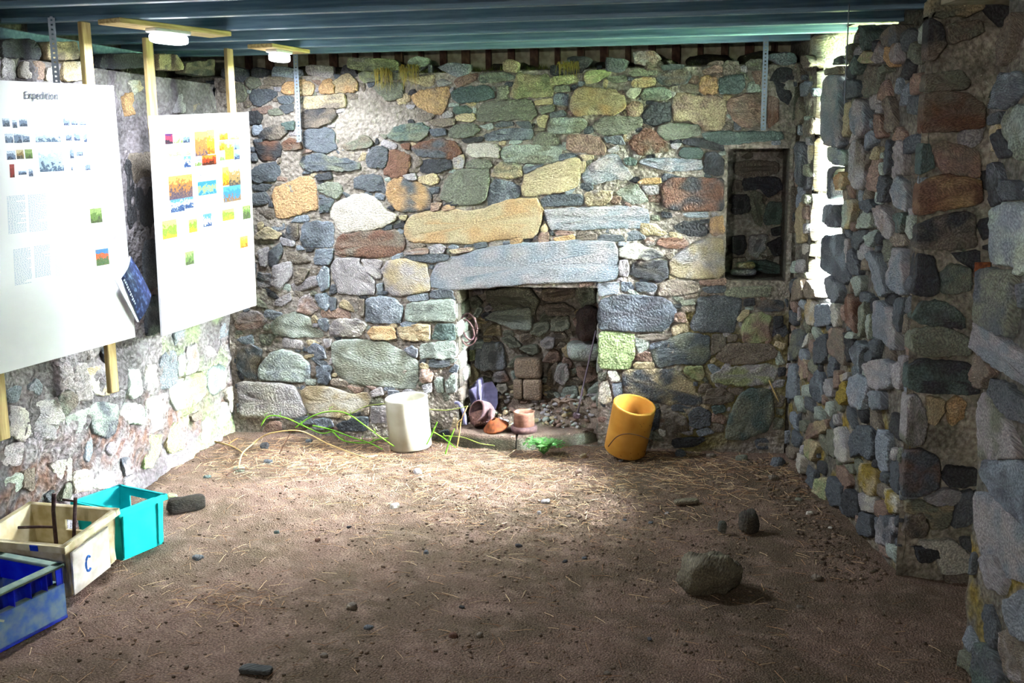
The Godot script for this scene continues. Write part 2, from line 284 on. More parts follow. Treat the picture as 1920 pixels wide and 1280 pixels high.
		["yk", 2909, 393, 2980, 291, 3170, 266, 3316, 298, 3344, 382, 3272, 443, 3118, 439, 2946, 455],
		["ke", 3346, 337, 3411, 268, 3568, 287, 3599, 390, 3501, 433, 3358, 425],
		["k", 2521, 489, 2565, 453, 2653, 459, 2657, 578, 2538, 602],
		["wk", 2701, 441, 2791, 427, 2810, 471, 2811, 573, 2721, 584, 2694, 483],
		["kw", 2674, 340, 2686, 242, 2833, 243, 2896, 297, 2896, 399, 2764, 423, 2697, 415],
		["yt", 2845, 135, 2894, 85, 3023, 77, 3103, 113, 3084, 192, 2943, 236, 2869, 206],
		["Y", 2638, 85, 2714, 68, 2789, 130, 2814, 207, 2710, 231, 2650, 170],
		["sk", 2212, 383, 2324, 327, 2416, 328, 2445, 449, 2326, 497, 2219, 504],
		["mg", 1990, 525, 2036, 507, 2111, 542, 2089, 601, 1984, 614],
		["l", 1995, 628, 2082, 620, 2102, 687, 2069, 735, 1973, 731, 1979, 644],
		["l", 2101, 616, 2122, 552, 2222, 528, 2238, 561, 2207, 641, 2206, 701, 2115, 708],
		["k", 2044, 428, 2140, 396, 2210, 445, 2197, 497, 2025, 499],
		["b", 1858, 637, 1880, 666, 1859, 704, 1785, 682],
		["wl", 1993, 418, 2007, 509, 1981, 597, 1827, 611, 1804, 459],
		["d", 2361, 658, 2407, 667, 2430, 744, 2340, 742],
		["w", 2035, 161, 2175, 127, 2188, 216, 2038, 251],
		["wk", 2186, 130, 2378, 67, 2376, 133, 2282, 188, 2197, 207],
		["ls", 2454, 102, 2527, 99, 2490, 183, 2420, 197],
		["m", 3144, 191, 3252, 178, 3242, 225, 3119, 227],
		["k", 3422, 103, 3485, 63, 3614, 101, 3573, 199, 3465, 170],
		["w", 3583, 204, 3634, 120, 3729, 137, 3692, 275, 3565, 264],
		["w", 1938, 240, 2023, 219, 2047, 314, 1895, 330],
		["g", 1927, 161, 2012, 144, 2021, 207, 1974, 223],
		["s", 1836, 186, 1899, 170, 1897, 218, 1832, 216],
		["l", 1595, 420, 1706, 387, 1736, 472, 1589, 487],
		["k", 1589, 275, 1697, 295, 1702, 355, 1585, 353],
		["m", 1702, 288, 1774, 253, 1787, 345, 1712, 352],
		["w", 3234, 47, 3311, 18, 3390, 112, 3332, 173, 3233, 153],
		["lw", 1628, 530, 1736, 472, 1792, 496, 1771, 591, 1661, 640],
		["b", 2152, 264, 2190, 303, 2198, 362, 2165, 353, 2134, 282],
		["wk", 2451, 409, 2513, 348, 2656, 304, 2657, 398, 2515, 445],
		["d", 1916, 1985, 2051, 1991, 2082, 2016, 2034, 2066, 1822, 2040, 1813, 1979],
		["tm", 2113, 1997, 2339, 2014, 2359, 2040, 2339, 2084, 2108, 2059],
		["d", 2626, 1995, 2799, 2014, 2937, 2025, 2933, 2086, 2541, 2050, 2510, 1993],
		["tm", 3279, 2036, 3291, 2072, 3236, 2106, 3049, 2093, 3039, 2022],
		["md", 3505, 2025, 3763, 2037, 3983, 2028, 4157, 2083, 4132, 2122, 3774, 2117, 3322, 2074, 3308, 2024],
		["o", 2692, 1785, 2742, 1787, 2802, 1808, 2769, 1891, 2731, 1889, 2691, 1861],
		["l", 3166, 1815, 3280, 1821, 3300, 1861, 3270, 1920, 3181, 1870],
		["m", 3349, 1823, 3470, 1828, 3468, 1875, 3370, 1857],
		["wt", 2202, 1913, 2391, 1931, 2380, 2004, 2214, 1990],
		["p", 2012, 1912, 2077, 1913, 2100, 1979, 2012, 1977],
		["tw", 2090, 1911, 2153, 1915, 2161, 1969, 2106, 1954],
		["s", 3909, 1902, 4086, 1926, 4077, 2006, 3923, 2004],
		["tw", 2781, 1885, 2876, 1922, 2843, 1959, 2739, 1940],
		["l", 1801, 1898, 1895, 1904, 1896, 1971, 1813, 1974],
		["w", 1931, 1912, 1993, 1911, 2002, 1971, 1948, 1969],
		["m", 2722, 1467, 2929, 1500, 2893, 1617, 2693, 1605],  # this and the next four: darker tones stand for shade between the boards
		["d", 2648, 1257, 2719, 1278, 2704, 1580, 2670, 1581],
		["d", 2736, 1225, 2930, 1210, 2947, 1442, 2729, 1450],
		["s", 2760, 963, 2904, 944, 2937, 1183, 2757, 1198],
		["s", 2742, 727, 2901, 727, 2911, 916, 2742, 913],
	],
	"right": [
		["bl", 510, 1656, 572, 1622, 743, 1606, 814, 1624, 767, 1648, 737, 1799, 682, 1920, 526, 1931, 467, 1897],
		["t", 773, 1657, 866, 1655, 874, 1695, 860, 1791, 748, 1794],
		["lb", 905, 1672, 1003, 1644, 1088, 1681, 1087, 1732, 1047, 1789, 940, 1800, 873, 1748],
		["p", 1146, 1647, 1264, 1645, 1265, 1678, 1240, 1725, 1143, 1730],
		["m", 1279, 1661, 1386, 1663, 1377, 1722, 1322, 1791, 1237, 1786],
		["mg", 1006, 1821, 1083, 1804, 1167, 1820, 1182, 1877, 1200, 1915, 1052, 1927, 1014, 1837],
		["ty", 998, 1946, 1147, 1937, 1129, 1971, 1030, 1987, 963, 1960],
		["lp", 1161, 1936, 1245, 1929, 1237, 1977, 1197, 2012, 1137, 1954],
		["o", 1293, 1909, 1361, 1904, 1306, 1974, 1262, 1982, 1255, 1936],
		["lp", 1370, 1915, 1395, 1924, 1380, 1987, 1332, 1983, 1329, 1930],
		["ms", 1223, 1995, 1316, 1982, 1379, 1999, 1371, 2051, 1316, 2056, 1206, 2028],
		["g", 1227, 1890, 1307, 1892, 1281, 1913, 1202, 1904],
		["e", 872, 1911, 951, 1906, 970, 1960, 914, 1981, 863, 1956],
		["s", 583, 1974, 705, 1964, 700, 2000, 596, 1991],
		["m", 542, 1931, 696, 1925, 692, 1955, 524, 1950],
		["s", 768, 1856, 786, 1810, 938, 1816, 988, 1839, 930, 1873, 789, 1891],
		["g", 778, 1980, 860, 1978, 837, 2036, 796, 2032],
		["e", 940, 2001, 1041, 2000, 1057, 2061, 935, 2103],
		["m", -83, 1932, 93, 1931, 23, 2019, -115, 2019],
		["g", -160, 1747, -87, 1745, -110, 1907, -183, 1911],
		["m", 161, 1977, 283, 1998, 224, 2042, 114, 2047],
		["m", -12, 1717, 137, 1754, 46, 1862, -66, 1814],
		["bk", 569, 1555, 694, 1533, 867, 1530, 860, 1583, 683, 1606, 577, 1607],
		["ot", 740, 1422, 855, 1443, 863, 1480, 789, 1495, 675, 1475],
		["s", 610, 1378, 668, 1390, 669, 1489, 756, 1518, 579, 1516],
		["ml", 912, 1436, 1048, 1432, 1072, 1519, 1061, 1592, 964, 1640, 859, 1623, 875, 1516],
		["p", 1114, 1442, 1213, 1430, 1235, 1459, 1241, 1522, 1251, 1580, 1219, 1550, 1145, 1556, 1104, 1507],
		["t", 1218, 1557, 1223, 1603, 1187, 1604, 1144, 1562],
		["s", 1322, 1495, 1384, 1532, 1383, 1612, 1335, 1631, 1305, 1547],
		["lm", 1445, 1505, 1517, 1506, 1499, 1622, 1424, 1630, 1402, 1576],
		["s", 1257, 1397, 1334, 1401, 1344, 1483, 1287, 1497, 1247, 1464],
		["lb", 1396, 1395, 1538, 1365, 1522, 1475, 1422, 1496, 1356, 1434],
		["sb", 526, 1266, 641, 1255, 794, 1261, 780, 1356, 567, 1346, 508, 1294],
		["tk", 812, 1257, 923, 1265, 945, 1311, 1003, 1376, 920, 1386, 797, 1358],
		["s", 1061, 1362, 1177, 1343, 1220, 1370, 1169, 1397, 1032, 1378],
		["lp", 1270, 1306, 1345, 1262, 1392, 1254, 1429, 1292, 1401, 1331, 1315, 1383, 1226, 1362],
		["k", 1195, 1289, 1199, 1343, 1113, 1347, 1008, 1271],
		["sb", 735, 1040, 860, 1014, 939, 1046, 890, 1105, 892, 1188, 856, 1235, 555, 1198, 568, 1051],
		["s", 965, 1195, 1032, 1184, 1114, 1234, 1099, 1267, 943, 1248],
		["k", 1175, 1206, 1229, 1244, 1269, 1284, 1118, 1243],
		["l", 915, 1113, 928, 1218, 891, 1215, 861, 1125],
		["s", 941, 1070, 1071, 1080, 1066, 1115, 977, 1186, 928, 1155],
		["b", 1263, 1111, 1313, 1024, 1432, 1052, 1383, 1074, 1351, 1133, 1236, 1196, 1154, 1172],
		["g", 1336, 1166, 1404, 1177, 1414, 1242, 1347, 1252, 1322, 1201],
		["bl", 1384, 1095, 1434, 1068, 1574, 1063, 1549, 1230, 1444, 1224, 1409, 1160],
		["m", 1461, 1239, 1546, 1247, 1541, 1281, 1476, 1287, 1416, 1260],
		["em", 1497, 1289, 1539, 1293, 1528, 1362, 1446, 1357],
		["m", -138, 1445, -54, 1436, -96, 1588, -183, 1611],
		["s", 86, 1440, 186, 1412, 155, 1630, 39, 1636],
		["t", 110, 1131, 223, 1151, 176, 1348, 48, 1289],
		["m", -101, 1180, 24, 1178, -27, 1394, -156, 1417],
		["b", 691, 933, 784, 913, 862, 980, 720, 1038, 632, 1009],
		["k", 990, 1020, 1074, 991, 1118, 1036, 1098, 1082, 972, 1050],
		["wt", 357, 760, 444, 760, 486, 807, 460, 870, 358, 880, 328, 835],
		["b", 499, 769, 702, 812, 661, 898, 467, 866],
		["w", 754, 825, 813, 821, 833, 871, 799, 918, 726, 907],
		["rp", 959, 854, 1094, 840, 1061, 879, 1064, 953, 978, 990, 915, 959],
		["g", 1140, 830, 1209, 859, 1190, 983, 1095, 957],
		["ky", 1210, 886, 1252, 841, 1270, 870, 1259, 945, 1203, 929],
		["bl", 1276, 906, 1311, 860, 1405, 868, 1498, 851, 1571, 858, 1504, 943, 1498, 983, 1384, 1003, 1279, 1005],
		["s", 1496, 950, 1553, 920, 1575, 987, 1564, 1048, 1493, 1043],
		["mp", 742, 690, 864, 684, 966, 668, 922, 767, 888, 822, 711, 793],
		["d", 968, 692, 1030, 717, 1015, 817, 922, 810],
		["k", 1060, 812, 1067, 835, 1002, 827, 953, 796],
		["sb", 1051, 708, 1156, 689, 1151, 742, 1217, 803, 1141, 811, 1016, 752],
		["s", 1193, 742, 1278, 750, 1320, 783, 1283, 802, 1177, 764],
		["bl", 1281, 661, 1369, 652, 1487, 704, 1506, 787, 1405, 791, 1208, 726],
		["l", 1523, 699, 1595, 715, 1580, 813, 1510, 788],
		["bl", 1065, 515, 1208, 537, 1256, 629, 1237, 669, 1109, 663, 1007, 623, 987, 567],
		["Z", 925, 491, 1010, 535, 978, 603, 964, 604, 877, 508],
		["sb", 478, 424, 598, 417, 635, 486, 624, 561, 494, 558, 451, 486],
		["l", 661, 472, 811, 498, 786, 561, 726, 561, 638, 513],
		["p", 907, 573, 886, 630, 830, 623, 827, 540],
		["lt", 922, 592, 1001, 627, 998, 649, 892, 613],
		["pt", 268, 463, 406, 498, 377, 572, 287, 569, 242, 506],
		["b", 124, 324, 196, 357, 158, 516, 43, 487, 46, 316],
		["s", 759, 576, 812, 596, 815, 684, 746, 665, 737, 615],
		["sg", 60, 509, 210, 566, 278, 634, 302, 703, 97, 689, 50, 580],
		["w", 386, 664, 378, 715, 359, 696, 302, 627],
		["s", 507, 589, 651, 628, 707, 673, 677, 766, 493, 688, 467, 627],
		["b", 1333, 569, 1431, 602, 1401, 657, 1274, 628],
		["m", 93, 833, 263, 874, 249, 973, 136, 949],
		["m", 318, 881, 510, 908, 489, 935, 342, 968, 274, 928],
		["s", 1097, 298, 1199, 351, 1289, 342, 1344, 380, 1315, 487, 1167, 456, 1070, 389],
		["b", 1416, 336, 1503, 372, 1509, 484, 1478, 522, 1357, 485, 1348, 381],
		["lw", 976, 243, 1067, 275, 1028, 349, 949, 389, 853, 363, 886, 240],
		["g", 792, 218, 881, 234, 864, 351, 775, 337, 737, 287],
		["pt", 420, 190, 602, 267, 740, 329, 734, 372, 476, 284, 365, 184],
		["ty", 554, 120, 623, 219, 488, 206, 367, 167, 378, 94],
		["w", 401, 8, 390, 87, 302, 87, 293, 7],
		["p", 1046, 148, 1095, 178, 1020, 220, 891, 205, 899, 154],
		["Zt", 1336, 212, 1402, 234, 1376, 331, 1243, 317, 1238, 261],
		["lw", 1247, 112, 1413, 166, 1392, 224, 1211, 177, 1218, 134],
		["s", 1640, 314, 1639, 355, 1627, 435, 1602, 460, 1533, 414, 1526, 310],
		["wZ", 1573, 223, 1655, 252, 1646, 310, 1516, 297, 1504, 224],
		["ty", 651, -45, 758, -14, 742, 93, 636, 59, 629, -16],
		["s", 609, -44, 590, 87, 500, 16, 476, -68],
		["s", 829, -10, 999, 49, 985, 142, 809, 124, 791, 27],
		["d", 1067, 24, 1182, 65, 1168, 155, 1049, 143, 1032, 60],
		["s", 1237, 1, 1380, 51, 1368, 135, 1223, 97, 1194, 21],
		["sl", 1436, 40, 1569, 83, 1654, 171, 1616, 220, 1397, 142],
	],
	"jamb": [
		["rm", -85, 1677, -71, 1651, 62, 1657, 186, 1666, 193, 1710, 180, 1754, 127, 1784, 54, 1792, -36, 1786, -81, 1761, -87, 1721],
		["gm", -85, 1801, -37, 1797, 126, 1802, 131, 1827, 100, 1860, -51, 1851, -90, 1841],
		["gt", -108, 2024, -27, 2051, 38, 2042, 117, 2048, 166, 2065, 163, 2105, 106, 2105, -26, 2098, -72, 2096, -111, 2080],
		["dm", -92, 1934, -61, 1902, 11, 1900, 48, 1950, 29, 2014, -23, 2042, -91, 1984],
		["gm", 66, 1948, 174, 1991, 154, 2028, 37, 2012],
		["e", -2, 1517, 37, 1532, 16, 1611, -43, 1616, -41, 1510],
		["mp", 48, 1543, 72, 1511, 197, 1499, 184, 1588, 65, 1622, 22, 1600],
		["ro", 79, 1385, 209, 1407, 194, 1487, 72, 1507, -44, 1476, -42, 1364],
		["md", 88, 1243, 192, 1246, 188, 1360, 154, 1379, 19, 1346, -24, 1318, -39, 1249],
		["d", 79, 1082, 67, 1157, 45, 1220, -4, 1224, -18, 1080],
		["ge", 91, 1082, 187, 1095, 175, 1174, 121, 1193, 79, 1153],
		["de", 30, 973, 174, 957, 173, 990, 147, 1023, 92, 1055, 21, 1051, -21, 994],
		["g", 17, 865, 48, 855, 202, 866, 204, 902, 164, 939, 87, 966, 0, 953, -29, 938, -32, 884],
		["de", 121, 715, 246, 719, 216, 774, 205, 831, 114, 835, 22, 839, -24, 816, -27, 729],
		["lg", -24, 644, -12, 526, 40, 525, 61, 572, 52, 653, 22, 708, -28, 707],
		["t", 64, 612, 90, 598, 121, 649, 115, 696, 63, 703],
		["to", 139, 645, 152, 595, 195, 625, 197, 684, 168, 704, 140, 683],
		["sr", 17, 321, 60, 323, 118, 353, 123, 408, 111, 477, 57, 500, -8, 496, -6, 324],
		["d", 168, 361, 266, 370, 262, 426, 152, 440, 127, 400],
		["l", 109, 290, 186, 295, 205, 327, 198, 345, 144, 349, 74, 311],
		["tg", 88, 242, 107, 190, 165, 203, 184, 291, 109, 282, 69, 302, 7, 301, 5, 260],
		["md", 30, 159, 77, 172, 88, 212, 64, 256, 12, 247, 3, 190],
		["s", 178, 207, 249, 227, 244, 350, 201, 333],
		["w", 135, 69, 161, 15, 267, 29, 263, 85, 185, 151, 60, 144],
		["d", 68, 62, 141, 83, 129, 116, 52, 121],
		["m", 170, -15, 279, -6, 280, 26, 165, 12],
		["s", 225, 126, 268, 102, 258, 164, 217, 157],
	],
	"near": [
		["sb", -83, 1713, 67, 1707, 135, 1748, 117, 1798, -97, 1803, -128, 1731],
		["lt", -63, 1587, 32, 1611, 19, 1658, -99, 1665, -123, 1596],
		["s", -40, 1665, 40, 1672, 36, 1697, -64, 1686],
		["gk", 117, 1601, 171, 1567, 234, 1571, 214, 1696, 148, 1712, 70, 1701, 54, 1667],
		["d", 44, 1571, 118, 1580, 52, 1651, -9, 1632],
		["ds", -11, 1428, 83, 1458, 36, 1554, -78, 1547, -75, 1451],
		["s", 85, 1454, 170, 1463, 164, 1505, 57, 1507, 56, 1477],
		["bk", 24, 1265, 217, 1281, 278, 1296, 257, 1431, 183, 1446, 43, 1439, -9, 1411],
		["m", -31, 1829, 46, 1838, 110, 1905, 100, 1964, -11, 1918, -47, 1861],
		["gs", -71, 1087, 78, 1073, 189, 1077, 191, 1190, 179, 1264, 84, 1253, -57, 1243, -93, 1207, -90, 1106],
		["k", 195, 1257, 282, 1272, 270, 1349, 200, 1342, 184, 1260],
		["bl", -72, 1014, 6, 1000, 127, 981, 265, 968, 321, 969, 310, 1037, 247, 1050, 124, 1069, -70, 1085, -112, 1079],
		["mp", 35, 895, 104, 969, 18, 1000, -58, 980, -52, 903],
		["s", 76, 877, 203, 854, 338, 862, 329, 921, 268, 920, 200, 941, 79, 936],
		["gl", 26, 677, 294, 758, 216, 830, 109, 877, 36, 887, -2, 829],
		["sb", 121, 604, 233, 591, 384, 589, 359, 747, 301, 754, 52, 679, 53, 631],
		["lb", 93, 393, 154, 396, 264, 399, 408, 439, 387, 575, 330, 577, 234, 584, 101, 591, 11, 572, 26, 478],
		["l", 166, 324, 252, 341, 266, 388, 192, 440, 99, 393],
		["b", 307, 260, 434, 280, 410, 430, 359, 396, 268, 320],
		["s", 159, 166, 223, 165, 224, 230, 173, 276, 134, 248],
		["ml", 309, 117, 451, 172, 437, 261, 380, 252, 307, 258, 231, 211],
		["se", 130, -2, 312, 96, 295, 125, 215, 159, 129, 133, 119, 43],
	],
	"hearth": [
		["k", 1360, 467, 1443, 475, 1447, 521, 1341, 509, 1336, 468],
		["b", 1498, 348, 1574, 359, 1563, 454, 1551, 513, 1453, 508, 1431, 463, 1425, 349],
		["y", 1346, 398, 1388, 408, 1386, 462, 1319, 456, 1320, 410],
		["t", 1350, 251, 1402, 278, 1415, 330, 1371, 379, 1306, 327, 1311, 250],
		["lp", 1510, 287, 1548, 282, 1599, 290, 1568, 346, 1517, 339, 1495, 306],
		["w", 1554, 215, 1584, 232, 1580, 270, 1526, 269, 1522, 230],
		["l", 1795, 488, 1854, 486, 1863, 545, 1814, 547, 1782, 522],
		["ty", 1919, 442, 1999, 421, 2048, 429, 2072, 466, 2041, 512, 1946, 516, 1906, 487],
		["g", 1776, 553, 1832, 591, 1820, 641, 1740, 627, 1721, 570],
		["g", 1894, 586, 1949, 606, 1943, 674, 1848, 666, 1842, 591],
		["k", 1552, 623, 1627, 593, 1733, 589, 1728, 726, 1516, 697, 1452, 658],
		["g", 1614, 483, 1670, 497, 1608, 556, 1545, 535],
		["b", 1419, 355, 1427, 470, 1405, 469, 1394, 374],
		["lk", 1912, 267, 1949, 319, 1937, 400, 1881, 393, 1862, 304],
		["p", 1999, 320, 2048, 284, 2116, 324, 2085, 385, 1986, 376],
		["k", 1925, 173, 1999, 194, 1987, 263, 1925, 261, 1900, 210],
		["m", 1850, 253, 1887, 317, 1875, 405, 1832, 366, 1813, 277],
		["g", 1333, 726, 1390, 714, 1441, 740, 1404, 783, 1340, 763],
		["s", 1464, 640, 1515, 651, 1515, 682, 1453, 687, 1427, 665],
		["l", 1471, 691, 1503, 716, 1478, 731, 1450, 712],
		["k", 1414, 658, 1440, 709, 1415, 721, 1389, 670],
		["g", 1466, 759, 1516, 704, 1653, 669, 1740, 676, 1777, 757, 1716, 837, 1592, 841, 1467, 815],
		["m", 1796, 764, 1888, 753, 1980, 791, 1974, 846, 1882, 851, 1790, 819],
		["g", 1986, 785, 2023, 730, 2101, 762, 2095, 853, 1986, 846],
		["m", 1814, 684, 1925, 680, 1986, 711, 1919, 747, 1802, 739],
	],
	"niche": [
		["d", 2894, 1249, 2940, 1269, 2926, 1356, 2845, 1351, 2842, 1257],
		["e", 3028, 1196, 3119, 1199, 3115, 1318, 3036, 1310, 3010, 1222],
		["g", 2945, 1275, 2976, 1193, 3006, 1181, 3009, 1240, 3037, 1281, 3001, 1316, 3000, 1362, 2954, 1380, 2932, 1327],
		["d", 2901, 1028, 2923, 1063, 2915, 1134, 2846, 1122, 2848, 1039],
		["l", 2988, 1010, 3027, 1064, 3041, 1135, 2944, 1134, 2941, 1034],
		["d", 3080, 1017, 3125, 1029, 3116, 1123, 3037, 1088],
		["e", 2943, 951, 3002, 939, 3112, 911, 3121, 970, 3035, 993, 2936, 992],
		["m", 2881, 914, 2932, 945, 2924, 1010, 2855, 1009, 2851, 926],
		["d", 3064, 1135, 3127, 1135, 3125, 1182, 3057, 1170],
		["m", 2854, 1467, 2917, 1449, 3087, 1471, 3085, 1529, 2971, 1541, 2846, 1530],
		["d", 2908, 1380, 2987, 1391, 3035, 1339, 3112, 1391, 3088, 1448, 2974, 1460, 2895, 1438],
		["m", 2891, 1374, 2889, 1432, 2849, 1438, 2845, 1380],
	],
}
